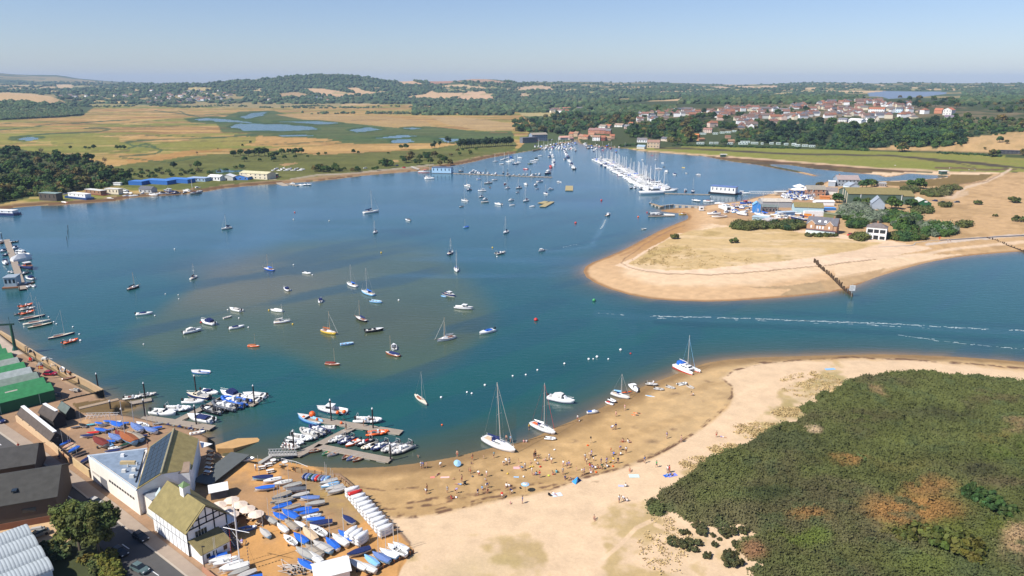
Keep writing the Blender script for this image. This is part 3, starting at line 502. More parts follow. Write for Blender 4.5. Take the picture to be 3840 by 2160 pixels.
def make_yacht(kind,L=10,B=3.2,F=1.0,mh=13.5,far=False,hoodc='n',slim=False):
 o=mk(kind);st=hullshape(L,B,F,.62 if not slim else .3,.3,.4,.07,2.0)
 part('hull',hull_mb(st),'gel',o,'W',True);part('deck',deck_mb(st,.0,.05),'paint',o,'w')
 mx=L*.08
 if not far:
  part('boot_stripe',band_mb(st,.03,.16),'paint',o,'n')
  part('cabin',cabin_mb(-L*.12,L*.24,B*.52,B*.30,F,F+.62,.15,1.0),'gel',o,'W')
  for s in(-1,1):part('window',side_win(-L*.08,L*.14,B*.52,B*.37,F+.22,F+.48,s),'glass',o,'k')
  part('cockpit',MB().box(-L*.42,-B*.2,F+.02,-L*.14,B*.2,F+.1),'paint',o,'u')
  part('sprayhood',MB().loft([[(-L*.15+.9*i,-B*.26,F+.3),(-L*.15+.9*i,-B*.2,F+1.15-.55*i),(-L*.15+.9*i,B*.2,F+1.15-.55*i),(-L*.15+.9*i,B*.26,F+.3)]for i in(0,1)]),'cloth',o,hoodc)
  m=MB()
  for s in(-1,1):
   m.path([(-L*.47,s*B*.26,F+.6),(-L*.1,s*B*.46,F+.62),(L*.3,s*B*.26,F+.72),(L*.54,s*.12,F+.85)],.022,4)
   for t in(-.45,-.1,.3):m.tube((L*t,s*B*(.3 if t<-.2 else .45 if t<.1 else .26),F),(L*t,s*B*(.3 if t<-.2 else .45 if t<.1 else .26),F+.65),.018,.018,4)
  part('guard_rail',m,'metal',o)
 else:part('cabin',cabin_mb(-L*.14,L*.24,B*.52,B*.30,F,F+.65,.15,1.0),'gel',o,'W')
 ma=part('mast',MB().tube((mx,0,F),(mx-.1,0,mh),.11 if not far else .2,.08 if not far else .14,7),'metal' if not far else 'paint',o,'W')
 for h in(.45,.72)[:1 if far else 2]:part('spreader',MB().tube((mx,-B*.26,F+mh*h),(mx,B*.26,F+mh*h),.03,.03,4),'metal',ma)
 m=MB().tube((L*.53,0,F*1.3),(mx-.1,0,mh-.2),.055,.04,4).tube((-L*.48,0,F),(mx-.1,0,mh),.018,.018,4)
 for s in(-1,1):m.tube((mx-.2,s*B*.44,F),(mx,s*B*.26,F+mh*.45),.016,.016,4).tube((mx,s*B*.26,F+mh*.45),(mx-.1,0,mh-.3),.016,.016,4)
 part('rigging',m,'paint',o,'V')
 part('sail_cover',MB().loft([[(mx-.15-t*L*.42,-w,F+1.15),(mx-.15-t*L*.42,0,F+1.15+h),(mx-.15-t*L*.42,w,F+1.15),(mx-.15-t*L*.42,0,F+1.0)]for t,w,h in((0,.2,.75),(.4,.2,.5),(1,.12,.25))]),'cloth',o,'n')
 return o
make_yacht('yacht');make_yacht('small_yacht',7.5,2.5,.85,9.5);make_yacht('far_yacht',9.5,3,1.0,13,True)
o=mk('keelboat');st=hullshape(9,1.9,.55,.25,.3,.3,.04,1.8)
part('hull',hull_mb(st),'gel',o,'W',True);part('deck',deck_mb(st,0,.03),'paint',o,'c');part('cockpit',MB().prism([(-2.6,-.4),(-1,-.62),(.6,-.45),(.9,0),(.6,.45),(-1,.62),(-2.6,.4)],.62,.68),'paint',o,'O')
part('mast',MB().tube((1.2,0,.5),(1.1,0,10.4),.08,.05,6),'metal',o);part('boom',MB().tube((1.1,0,1.1),(-2.6,0,1.15),.09,.09,6),'cloth',o,'w')
part('rigging',MB().tube((4.3,0,.7),(1.1,0,9.6),.016,.016,4).tube((-4.2,0,.6),(1.1,0,10.3),.016,.016,4),'paint',o,'V')
def make_gaff(kind,mizzen=False):
 o=mk(kind);L,B,F=7,2.3,.75;st=hullshape(L,B,F,.5,.35,.35,.05,1.9)
 part('hull',hull_mb(st),'gel',o,'k',True);part('deck',deck_mb(st,0,.05),'paint',o,'w');part('cabin',cabin_mb(-.2,1.9,1.25,.8,F,F+.5,.1,.5),'paint',o,'W')
 part('cockpit',MB().box(-2.6,-.62,F+.02,-.3,.62,F+.1),'paint',o,'O');part('rail',MB().path([(x+rk,b+.02,f+.03)for x,b,f,k,rk in st],.04,4).path([(x+rk,-b-.02,f+.03)for x,b,f,k,rk in st],.04,4),'paint',o,'d')
 part('mast',MB().tube((.9,0,F),(.75,0,8.2),.09,.05,6),'paint',o,'u');part('bowsprit',MB().tube((L*.5,0,F*1.25),(L*.5+1.3,0,F*1.45),.06,.05,5),'paint',o,'d')
 part('sail_cover',MB().loft([[(.75-t*3.4,-w,F+.8),(.75-t*3.4,0,F+.8+h),(.75-t*3.4,w,F+.8),(.75-t*3.4,0,F+.7)]for t,w,h in((0,.22,.6),(1,.15,.35))]),'cloth',o,'n')
 m=MB().tube((L*.5+1.2,0,F*1.4),(.78,0,7.4),.05,.03,4)
 for s in(-1,1):m.tube((.6,s*B*.46,F),(.78,0,7.2),.022,.022,4)
 part('rigging',m,'paint',o,'w')
 if mizzen:part('mizzen_mast',MB().tube((-2.7,0,F),(-2.75,0,4.6),.06,.04,5),'paint',o,'u')
make_gaff('gaffer');make_gaff('yawl',True)
o=mk('motorboat');st=hullshape(5.4,2.1,.72,.88,.22,.3,.06,2.3)
part('hull',hull_mb(st,True,.25,.12),'gel',o,'W',True);part('foredeck',deck_mb(st,.01,.03,6),'gel',o,'W');part('floor',MB().prism([(-2.5,-.75),(.6,-.8),(.6,.8),(-2.5,.75)],.26,.29),'paint',o,'V')
part('windscreen',MB().quad((.75,-.72,.75),(.45,-.62,1.15),(.45,.62,1.15),(.75,.72,.75),.03),'glass',o,'k');part('seat',MB().box(-.6,-.75,.28,-.15,-.2,.75),'cloth',o,'w');part('seat',MB().box(-.6,.2,.28,-.15,.75,.75),'cloth',o,'w');part('bench',MB().box(-2.35,-.8,.28,-1.8,.8,.62),'cloth',o,'w')
part('outboard',outboard_mb(-2.7,.75,1.1),'rubber',o);part('cover',MB().loft([[(x,-w,.8),(x,0,h),(x,w,.8),(x,0,.7)]for x,w,h in((-1.5,.8,1.0),(.2,.85,1.25),(.9,.75,.95))]),'cloth',o,'n')
o=mk('cruiser');st=hullshape(6.6,2.4,.95,.88,.25,.35,.08,2.2)
part('hull',hull_mb(st),'gel',o,'W',True);part('deck',deck_mb(st,0,.05),'gel',o,'W');part('boot_stripe',band_mb(st,.03,.22),'paint',o,'n')
c=part('cabin',cabin_mb(-.4,2.1,1.9,1.1,.95,1.75,.3,.9,.14),'gel',o,'W');part('windscreen',MB().quad((1.25,-.62,1.38),(.6,-.68,1.95),(.6,.68,1.95),(1.25,.62,1.38),.04),'glass',o,'k')
for s in(-1,1):part('window',side_win(-.1,1.3,1.9,1.35,1.2,1.55,s),'glass',o)
part('cockpit',MB().box(-2.9,-.9,.97,-.5,.9,1.03),'paint',o,'V');part('canopy',MB().loft([[(x,-.95,1.0),(x,-.8,h),(x,.8,h),(x,.95,1.0)]for x,h in((-1.9,1.7),(-.2,2.15),(.65,1.95))]),'cloth',o,'n');part('outboard',outboard_mb(-3.3,.9,1.2),'rubber',o)
part('pulpit',MB().path([(1.6,-.75,1.5),(3.6,0,1.75),(1.6,.75,1.5)],.025,4),'metal',o)
o=mk('launch');st=hullshape(8,2.7,1.0,.8,.4,.4,.06,2.1)
part('hull',hull_mb(st,True,.45,.12),'gel',o,'W',True);part('boot_stripe',band_mb(st,.03,.34),'paint',o,'n');part('deck',deck_mb(st,.01,.03,6),'gel',o,'w');part('floor',MB().prism([(-3.8,-.95),(1,-1.1),(1,1.1),(-3.8,.95)],.46,.5),'paint',o,'u')
h=part('wheelhouse',MB().box(-.3,-.95,.5,1.7,.95,1.95,.12,.12),'gel',o,'W');part('roof',MB().box(-.55,-1.0,1.95,1.6,1.0,2.05),'gel',o,'W')
for s in(-1,1):part('window',side_win(-.1,1.5,1.86,1.86,1.3,1.8,s),'glass',o)
part('windscreen',MB().quad((1.69,-.75,1.3),(1.58,-.75,1.85),(1.58,.75,1.85),(1.69,.75,1.3),.04),'glass',o);part('rubbing_strake',MB().path([(x+rk,b+.02,f-.06)for x,b,f,k,rk in st],.05,4).path([(x+rk,-b-.02,f-.06)for x,b,f,k,rk in st],.05,4),'paint',o,'n');part('aerial',MB().tube((.3,0,2.05),(.3,0,3.4),.03,.015,4),'metal',o)
o=mk('rib');pts=[(-2.7,-.88,.5),(.6,-.92,.52),(1.7,-.66,.6),(2.45,-.25,.7),(2.62,0,.73),(2.45,.25,.7),(1.7,.66,.6),(.6,.92,.52),(-2.7,.88,.5)]
part('tube',MB().path(pts,.27,8).ell((-2.7,-.88,.5),(.34,.27,.27),8,5).ell((-2.7,.88,.5),(.34,.27,.27),8,5).ell((2.6,0,.73),(.3,.3,.28),8,5),'paint',o,'V',True)
part('hull',MB().loft([[(x,-b,.42),(x,0,k),(x,b,.42)]for x,b,k in((-2.5,.85,-.2),(.6,.85,-.2),(1.8,.55,0),(2.5,.1,.4))]),'gel',o,'W');part('floor',MB().prism([(-2.5,-.7),(1,-.72),(2,-.3),(2,.3),(1,.72),(-2.5,.7)],.43,.47),'paint',o,'g')
part('console',MB().box(-.2,-.35,.47,.35,.35,1.25,.08,.05),'gel',o,'W');part('seat',MB().box(-1.4,-.3,.47,-.55,.3,.95),'cloth',o,'s');part('outboard',outboard_mb(-2.55,.75,1.15),'rubber',o)
part('arch',MB().path([(-2.2,-.7,.6),(-2.3,-.6,1.75),(-2.3,.6,1.75),(-2.2,.7,.6)],.04,5),'metal',o);part('bow_cushion',MB().prism([(.8,-.45),(1.7,-.25),(1.7,.25),(.8,.45)],.47,.72),'cloth',o,'W')
o=mk('rowing_boat');st=hullshape(4.2,1.6,.55,.7,.3,.18,.04,2.2);part('hull',hull_mb(st,True,.08,.06),'gel',o,'W',True);part('floor',MB().prism([(-1.9,-.45),(0,-.6),(1.3,-.3),(1.3,.3),(0,.6),(-1.9,.45)],.09,.12),'paint',o,'u')
for x in(-1.5,-.3,.8):part('thwart',MB().box(x-.14,-.62 if x<.5 else-.5,.36,x+.14,.62 if x<.5 else .5,.41),'paint',o,'d')
part('gunwale',MB().path([(x+rk,b,f)for x,b,f,k,rk in st],.04,4).path([(x+rk,-b,f)for x,b,f,k,rk in st],.04,4),'paint',o,'w')
o=mk('inflatable_dinghy');pts=[(-1.4,-.55,.25),(.4,-.58,.27),(1.1,-.36,.34),(1.4,0,.4),(1.1,.36,.34),(.4,.58,.27),(-1.4,.55,.25)]
part('tube',MB().path(pts,.2,8).ell((-1.4,-.55,.25),(.26,.2,.2),8,5).ell((-1.4,.55,.25),(.26,.2,.2),8,5),'paint',o,'V',True);part('floor',MB().prism([(-1.3,-.4),(.5,-.42),(1.1,-.2),(1.1,.2),(.5,.42),(-1.3,.4)],.12,.17),'paint',o,'g');part('thwart',MB().box(-.5,-.5,.3,-.2,.5,.34),'paint',o,'w');part('outboard',outboard_mb(-1.4,.42,.7),'rubber',o)
o=mk('dayboat');st=hullshape(5.2,1.8,.6,.6,.3,.25,.04,2.0);part('hull',hull_mb(st),'gel',o,'W',True);part('deck',deck_mb(st,0,.03),'paint',o,'w');part('cockpit',MB().prism([(-2.1,-.45),(.4,-.6),(.8,0),(.4,.6),(-2.1,.45)],.66,.72),'paint',o,'O')
part('mast',MB().tube((.9,0,.6),(.85,0,6.2),.06,.04,5),'paint',o,'u');part('cover',MB().loft([[(x,-w,.66),(x,0,h),(x,w,.66),(x,0,.6)]for x,w,h in((-2.4,.5,1.05),(-.6,.82,1.25),(.9,.6,1.3),(1.5,.4,.8))]),'cloth',o,'n')
o=mk('dinghy');st=hullshape(4.5,1.6,.5,.68,.22,.3,.04,2.0);st=[(x,b,f,k,r)for x,b,f,k,r in st]
def up(mb,dz):mb.v=[(x,y,z+dz)for x,y,z in mb.v];return mb
part('hull',up(hull_mb(st),.55),'gel',o,'W',True);part('cover',up(MB().loft([[(x+rk,-b-.035,f-.12),(x+rk,-b-.03,f+.02),(x+rk,0,f+.02+.26*math.sin(math.pi*(.12+.75*i/10))),(x+rk,b+.03,f+.02),(x+rk,b+.035,f-.12)]for i,(x,b,f,k,rk)in enumerate(st)]),.55),'cloth',o,'b')
t=part('trolley',MB().path([(-.6,-.75,.28),(-.6,.75,.28)],.035,5).path([(-1.2,-.45,.38),(-.6,-.5,.3),(2.7,0,.32)],.035,5).path([(-1.2,.45,.38),(-.6,.5,.3),(2.7,0,.32)],.035,5),'metal',o)
for s in(-1,1):part('wheel',MB().tube((-.6,s*.75,.25),(-.6,s*.92,.25),.25,.25,10),'rubber',t)
part('mast',MB().tube((.8,0,1.1),(.72,0,6.6),.065,.045,5),'metal',o)
o=mk('open_dinghy');part('hull',up(hull_mb(st,True,.2,.2),.55),'gel',o,'W',True);part('foredeck',up(deck_mb(st,.01,.03,6),.55),'gel',o,'W');part('floor',MB().prism([(-2,-.4),(0,-.52),(.9,-.4),(.9,.4),(0,.52),(-2,.4)],.76,.79),'paint',o,'g');part('thwart',MB().box(-.5,-.65,.92,-.2,.65,.97),'paint',o,'w');part('spars',MB().tube((2.0,.12,1.12),(-2.4,.1,1.12),.05,.05,5),'metal',o)
t=part('trolley',MB().path([(-.6,-.75,.28),(-.6,.75,.28)],.035,5).path([(-1.2,-.45,.38),(-.6,-.5,.3),(2.7,0,.32)],.035,5).path([(-1.2,.45,.38),(-.6,.5,.3),(2.7,0,.32)],.035,5),'metal',o)
for s in(-1,1):part('wheel',MB().tube((-.6,s*.75,.25),(-.6,s*.92,.25),.25,.25,10),'rubber',t)
part('mast',MB().tube((.8,0,1.1),(.72,0,6.6),.065,.045,5),'metal',o)
o=mk('upturned_tender');st=hullshape(3.4,1.45,.5,.75,.15,.22,.03,2.4);hb_=hull_mb(st);hb_.v=[(x,y,.62-z)for x,y,z in hb_.v];part('hull',hb_,'gel',o,'W',True);part('keel_strip',MB().box(-1.5,-.03,.83,1.0,.03,.88),'paint',o,'w');part('gunwale',MB().path([(x+rk,b,.62-f)for x,b,f,k,rk in st],.05,4).path([(x+rk,-b,.62-f)for x,b,f,k,rk in st],.05,4),'paint',o,'w')
o=mk('kayak');part('hull',MB().loft([[(x,-w,.2),(x,-w*.6,.02),(x,w*.6,.02),(x,w,.2),(x,0,.3)]for x,w in((-1.7,.03),(-1.1,.25),(0,.36),(1.1,.25),(1.7,.03))]),'gel',o,'o',True);part('seat',MB().prism([(-.5,-.2),(.35,-.22),(.35,.22),(-.5,.2)],.29,.34),'paint',o,'k')
o=mk('paddle_board');part('board',MB().prism([(-1.6,-.12),(-1.3,-.3),(0,-.39),(1.1,-.3),(1.65,0),(1.1,.3),(0,.39),(-1.3,.3),(-1.6,.12)],.02,.13),'paint',o,'b');part('pad',MB().box(-1.0,-.26,.13,.4,.26,.145),'cloth',o,'l')
o=mk('jet_ski');st=hullshape(3.1,1.15,.5,.8,.3,.15,.06,2.2);part('hull',hull_mb(st),'gel',o,'W',True);part('cowl',MB().loft([[(x,-w,.45),(x,-w*.6,h),(x,w*.6,h),(x,w,.45)]for x,w,h in((-.2,.3,.75),(.5,.42,.95),(1.3,.22,.62))]),'gel',o,'W');part('seat',MB().loft([[(x,-w,.5),(x,-w*.6,h),(x,w*.6,h),(x,w,.5)]for x,w,h in((-1.2,.26,.8),(-.2,.24,.78))]),'cloth',o,'s');part('handlebar',MB().tube((.25,-.38,1.02),(.25,.38,1.02),.03,.03,5),'rubber',o)
def make_my(kind,L=16,far=False):
 o=mk(kind);B=L*.29;F=L*.105;st=hullshape(L,B,F,.85,.35,.5,.1,2.2)
 part('hull',hull_mb(st),'gel',o,'W',True);part('deck',deck_mb(st,0,.08),'gel',o,'w');part('superstructure',cabin_mb(-L*.32,L*.22,B*.8,B*.5,F,F+L*.10,.4,L*.16,.25),'gel',o,'W')
 for s in(-1,1):part('window',side_win(-L*.26,L*.12,B*.78,B*.55,F+L*.045,F+L*.085,s),'glass',o)
 part('windscreen',MB().quad((L*.17,-B*.2,F+L*.045),(L*.085,-B*.2,F+L*.097),(L*.085,B*.2,F+L*.097),(L*.17,B*.2,F+L*.045),.05),'glass',o)
 part('flybridge',MB().box(-L*.3,-B*.34,F+L*.10,L*.03,B*.34,F+L*.145,.15,.1),'gel',o,'W');part('radar_arch',MB().path([(-L*.26,-B*.33,F+L*.14),(-L*.29,-B*.28,F+L*.2),(-L*.29,B*.28,F+L*.2),(-L*.26,B*.33,F+L*.14)],.12,5),'gel',o,'W')
 if not far:part('hull_window',side_win(-L*.05,L*.2,B*1.0,B*.86,F*.62,F*.85,-1,.03),'glass',o);part('rail',MB().path([(L*.1,-B*.45,F+.8),(L*.45,-B*.16,F+1.2),(L*.57,0,F*1.3+.9),(L*.45,B*.16,F+1.2),(L*.1,B*.45,F+.8)],.03,4),'metal',o)
make_my('motor_yacht');make_my('far_motor_cruiser',9.5,True)
o=mk('catamaran')
for s in(-1,1):
 st=hullshape(10.5,1.5,1.35,.6,.12,.5,.03,2.2);m=hull_mb(st);m.v=[(x,y+s*2.15,z)for x,y,z in m.v];h=part('hull',m,'gel',o,'W',True)
 m=band_mb(st,-.3,.42,.7,.9,.025);m.v=[(x,y+s*2.15,z)for x,y,z in m.v];part('antifouling',m,'paint',h,'r')
part('bridge_deck',MB().box(-4.9,-2.4,.75,2.6,2.4,1.5,.1,.05),'gel',o,'W');part('cabin',cabin_mb(-2.4,2.8,3.9,2.9,1.5,2.35,.2,1.3,.35),'gel',o,'W')
for s in(-1,1):part('window',side_win(-1.6,1.6,3.5,2.95,1.72,2.08,s,.06),'glass',o)
part('windscreen',MB().quad((2.3,-1.1,1.75),(1.75,-1.05,2.2),(1.75,1.05,2.2),(2.3,1.1,1.75),.05),'glass',o);part('cockpit_tent',MB().loft([[(x,-1.5,1.5),(x,-1.2,h),(x,1.2,h),(x,1.5,1.5)]for x,h in((-4.2,2.9),(-2.5,3.3),(-1.6,2.6))]),'cloth',o,'b');part('mast',MB().tube((.6,0,2.3),(.5,0,15),.12,.08,7),'metal',o);part('hatch',MB().box(-.3,-.6,2.36,.4,.6,2.41),'glass',o)
part('rigging',MB().tube((4.8,0,1.5),(.5,0,13.8),.07,.04,5).tube((-.5,-2.6,1.5),(.5,0,14),.02,.02,4).tube((-.5,2.6,1.5),(.5,0,14),.02,.02,4),'paint',o,'l');part('net_beam',MB().tube((4.6,-2.1,1.45),(4.6,2.1,1.45),.07,.07,5),'metal',o);part('boom',MB().tube((.5,0,3.4),(-4,0,3.5),.13,.13,6),'cloth',o,'w')
LEN=dict(yacht=10,small_yacht=7.5,far_yacht=9.5,keelboat=9,gaffer=7,yawl=7,motorboat=5.4,cruiser=6.6,launch=8,rib=5.4,rowing_boat=4.2,inflatable_dinghy=3,dayboat=5.2,dinghy=4.6,open_dinghy=4.6,upturned_tender=3.4,kayak=3.4,paddle_board=3.2,jet_ski=3.1,motor_yacht=16,far_motor_cruiser=9.5,catamaran=10.5)
NOUN=dict(yacht='sailing yacht',small_yacht='small sailing yacht',far_yacht='sailing yacht',keelboat='slim keelboat',gaffer='gaff sailing boat',yawl='two-masted sailing boat',motorboat='open motorboat',cruiser='cabin motorboat',launch='wheelhouse launch',rib='rigid inflatable',rowing_boat='open rowing boat',inflatable_dinghy='inflatable dinghy',dayboat='small sailing dayboat',dinghy='covered dinghy',open_dinghy='uncovered sailing dinghy',upturned_tender='upturned tender',kayak='kayak',paddle_board='paddle board',jet_ski='jet ski',motor_yacht='large motor yacht',far_motor_cruiser='motor cruiser',catamaran='cruising catamaran')
CATN=dict(kayak='kayak',paddle_board='paddle board',jet_ski='jet ski',rowing_boat='rowing boat',inflatable_dinghy='dinghy',dinghy='dinghy',open_dinghy='dinghy',upturned_tender='tender',yacht='yacht',small_yacht='yacht',far_yacht='yacht')
COVER=dict(yacht='sail_cover',small_yacht='sail_cover',far_yacht='sail_cover',gaffer='sail_cover',yawl='sail_cover',motorboat='cover',cruiser='canopy',dayboat='cover',dinghy='cover',rib='seat',launch='boot_stripe',motor_yacht='flybridge')
SECOND=dict(rib='tube',inflatable_dinghy='tube',paddle_board='board')
def boat(kind,bow,stern,hull='W',cov=None,L=None,z=0,label=None,where='',group=None,drop=(),shared=False,extra=None,roll=0,fix=True):
 0
 (ax,ay),(bx,by)=[unproj(p[0],p[1],z)for p in(bow,stern)]
 cx,cy=(ax+bx)/2,(ay+by)/2;d=math.hypot(ax-bx,ay-by);a=math.atan2(ay-by,ax-bx)
 if L is None:L=min(max(d,LEN[kind]*.7),LEN[kind]*1.35)
 elif fix:L=min(max(.35*L+.65*d,L*.62),L*1.3)if abs(ax-bx)>.72*d else L*.92
 cs={SECOND.get(kind,'hull'):hull}
 if cov and kind in COVER:cs[COVER[kind]]=cov
 if cov is None and kind in('motorboat','dayboat'):drop=tuple(drop)+('cover',)
 if extra:cs.update(extra)
 if label is None:
  label=f"{CN[hull]} {NOUN[kind]}"
  if cov and kind in('yacht','small_yacht','gaffer','yawl'):label+=f" with {CN[cov]} sail cover"
  elif cov and kind in('motorboat','dayboat','cruiser'):label+=f" with {CN[cov]} canvas"
  elif kind=='dinghy' and cov:label=f"{CN[cov]} covered dinghy"+("" if 'mast' in drop else " with mast up")
  if where or len(label.split())<4:label+=' '+(where or 'on a mooring')
 o=place(kind,(cx,cy,z),a,L/LEN[kind],cs,drop,label,CATN.get(kind,'boat'),group,None,shared)
 if roll:o.rotation_euler[0]=roll
 return o
def boat1(kind,p,ang=0,hull='W',cov=None,L=None,z=0,**k):
 0
 x,y=unproj(p[0],p[1],z);L=L or LEN[kind];c,s=math.cos(math.radians(ang))*L/2,math.sin(math.radians(ang))*L/2
 a,b=proj(x+c,y+s,z),proj(x-c,y-s,z);return boat(kind,a,b,hull,cov,L,z,**k)
GM='boats on moorings in the harbour'
def BT(zf,rows,group=GM,where='',z=0,**kw):
 for r in rows:
  k=dict(kw);k.update(r[-1])if isinstance(r[-1],dict)else None
  r=[q for q in r if not isinstance(q,dict)]
  kind,ax,ay,bx,by,hull=r[:6];cov=r[6]if len(r)>6 else None;L=r[7]if len(r)>7 else None
  boat(kind,zf(ax,ay),zf(bx,by),hull,cov,L,k.pop('z',z),where=k.pop('where',where),group=group,**k)
BT(zG,[('yacht',1232,254,1078,272,'W','n',12,dict(extra=dict(boot_stripe='w'))),('small_yacht',1183,474,1213,456,'W','w',7.5),('cruiser',1508,338,1553,345,'W','s',6),('dayboat',2085,418,2140,408,'l','b',5.5),('yacht',2488,478,2540,450,'W','n',9),('small_yacht',1978,664,1935,688,'n','w',8),('yacht',2022,860,2012,828,'W','b',9),('rib',2505,668,2415,685,'V','n',7),('yawl',85,832,180,850,'b','b',7.5,dict(label='blue two-masted sailing boat under a blue boom tent on the sandbank')),('motorboat',550,880,475,870,'W',None,5),('cruiser',268,1022,350,1062,'W','n',6),('cruiser',655,1128,645,1182,'W','n',6,dict(label='white twin-engined cabin boat seen from astern over the sandbank')),('yacht',925,985,1010,1012,'W','b',9.5),('yacht',1070,1065,1185,1102,'l','b',10,dict(label='pale blue sailing yacht with bright blue sail cover beside a light blue rowing boat')),('rowing_boat',1268,1175,1150,1158,'l',None,5.5,dict(label='light blue rowing boat with varnished brown inside')),('gaffer',1005,1325,1112,1365,'k','n',8,dict(label='black gaff sailing boat with varnished cockpit and navy sail cover')),('launch',1995,1112,1885,1078,'n','w',8.5,dict(label='navy motor launch with white wheelhouse and a tender alongside',extra=dict(boot_stripe='w'))),('inflatable_dinghy',1865,1104,1912,1113,'l',None,3.4,dict(label='light blue tender tied alongside the navy launch')),('launch',2168,1238,2008,1222,'W','s',9.5,dict(label='white motor launch with dark waterline and wheelhouse amidships')),('dayboat',155,1250,270,1262,'W','w',6.5,dict(drop=('mast',),label='low white mastless keelboat beside the red-bottomed sloop')),('small_yacht',330,1362,190,1375,'W','w',8,dict(label='white sloop with red waterline and sails furled',extra=dict(boot_stripe='r')))])
BT(zI,[('small_yacht',2240,435,2328,418,'w','n',8.5),('gaffer',1385,1012,1298,1040,'k','s',7.5,dict(label='black sailing boat with pale cover, alone towards the left pontoon')),('small_yacht',1975,912,1925,935,'w','O',6.5,dict(label='small white yacht with tan sail cover'))])
BT(zH,[('motorboat',362,352,125,372,'W','n',6.5,dict(label='white motorboat with navy bimini and arch')),('motorboat',1540,285,1720,320,'W','V',6,dict(extra=dict(outboard='n'))),('rowing_boat',1558,398,1445,425,'w',None,4),('cruiser',1115,480,1320,525,'W','n',7,dict(label='white cabin motorboat with tall navy canopy')),('motorboat',1742,550,1530,585,'W','n',6.2),('cruiser',1088,608,840,655,'W','w',7.5,dict(label='all-white sports motorboat with black outboard')),('dayboat',1965,850,1825,842,'o','O',6,dict(label='bright orange sailing dayboat with thin mast')),('launch',975,1240,1230,1250,'W','b',6.5,dict(drop=('wheelhouse','roof','window','windscreen','aerial'),label='open white launch with blue inside, alone above the pontoon',extra=dict(floor='b')))])
BT(zB,[('dayboat',1515,228,1362,215,'O','m',6.5,dict(label='red-brown sailing dayboat with maroon cover on the sandbank edge')),('dayboat',2092,88,2250,122,'O','n',7,dict(label='varnished sailing dayboat with navy cockpit cover')),('motorboat',2180,-5,2185,38,'W','s',6,dict(label='grey and white motorboat bow-on beside the varnished dayboat')),('keelboat',2576,712,2434,590,'V','w',9.5,dict(label='slim grey keelboat dressed with bunting from its mast',extra=dict(cockpit='O')))])
BT(yF,[('gaffer',845,843,808,833,'y','O',7,dict(label='yellow gaff sailing boat with brown spars')),('motorboat',962,831,920,836,'k',None,7.5,dict(label='black open fishing boat cluttered with gear')),('rowing_boat',888,866,857,869,'l',None,5.5,dict(label='long pale blue rowing boat on the sandbank')),('gaffer',1103,860,1144,850,'W','w',9,dict(label='white gaff yacht with tall A-shaped rigging')),('motorboat',1207,842,1245,832,'W','b',6.5,dict(label='white motorboat under a bright blue cover')),('cruiser',1440,1016,1380,1003,'n','w',8.5,dict(label='navy and white motor launch at anchor off the beach',extra=dict(hull='W',boot_stripe='n')))])
boat('launch',yS(255,662),yS(340,635),'W','w',6.5,label='white motorboat heading down the channel with a wake',extra=dict(boot_stripe='w'));boat('launch',yS(985,283),yS(945,298),'w','k',8,label='dark motorboat leaving a foaming wake in the channel',extra=dict(hull='s'))
boat('rib',yS(1352,428),yS(1305,432),'w',None,3.6,label='small pale inflatable motoring past the sand spit');boat('kayak',zN(365,1062),zN(325,1060),'r',None,4,label='red kayak paddling below the stone causeway')
BT(zJ,[('yawl',415,798,497,806,'W','w',9.5,dict(label='white two-masted yacht in the upper moorings')),('cruiser',452,862,512,856,'n','n',6.5),('yacht',372,1018,460,1030,'W','g',9.5),('small_yacht',632,972,688,960,'W','w',7),('small_yacht',625,876,730,872,'W','w',8.5),('yacht',715,764,822,752,'V','w',10),('motorboat',592,700,655,695,'W','b',6),('motorboat',825,712,900,706,'W','s',6),('motorboat',775,805,810,830,'s','n',5.5),('launch',1002,778,1040,760,'r','r',6.5,dict(label='red fishing launch in the upper moorings')),('small_yacht',1032,838,1080,830,'W','w',7.5),('small_yacht',1192,838,1268,826,'V','w',8.5),('cruiser',1295,770,1372,785,'W','w',6.5),('cruiser',1445,800,1515,778,'W','g',7),('motorboat',1482,848,1528,840,'W','n',5),('motorboat',1595,728,1505,738,'W','n',7.5),('small_yacht',1608,912,1665,925,'W','n',7.5),('launch',1668,858,1752,846,'W','W',7.5),('launch',1802,735,1868,745,'W','k',6.5,dict(label='white fishing boat with upright wheelhouse in the fairway')),('motorboat',1178,905,1236,892,'W','s',5.5),('cruiser',690,1010,748,998,'W','w',6),('rowing_boat',665,1048,772,1042,'V',None,7),('motorboat',868,1070,975,1085,'W','w',7.5),('cruiser',1080,1022,1142,1012,'W','w',6.2),('motorboat',1092,1095,1165,1088,'W','V',5.8),('yacht',1305,1035,1368,1018,'W','r',9.5),('motorboat',1398,1112,1465,1106,'W','W',6),('motorboat',332,1118,388,1106,'V','s',5)],where='in the upper moorings')
for(x,y),m in[((875,430),1),((970,470),0),((980,402),0),((1015,390),1),((1065,372),0),((1100,364),2),((1078,432),1),((1133,410),0),((1180,466),3),((1215,448),1),((1247,372),0),((1400,463),4),((1435,423),0),((1467,443),0),((1495,406),0),((1490,378),4),((1551,343),0),((1335,543),5)]:
 kd,h,c=[('motorboat','W','W'),('far_yacht','W','w'),('motorboat','b','b'),('far_yacht','n','n'),('motorboat','e','k'),('motorboat','r','w')][m]
 boat1(kd,zJ(x,y),rnd.uniform(150,230),h,c,7.5 if m in(1,3)else 6,where='north of the pontoon',group='boats moored north of the pontoon',shared=True)
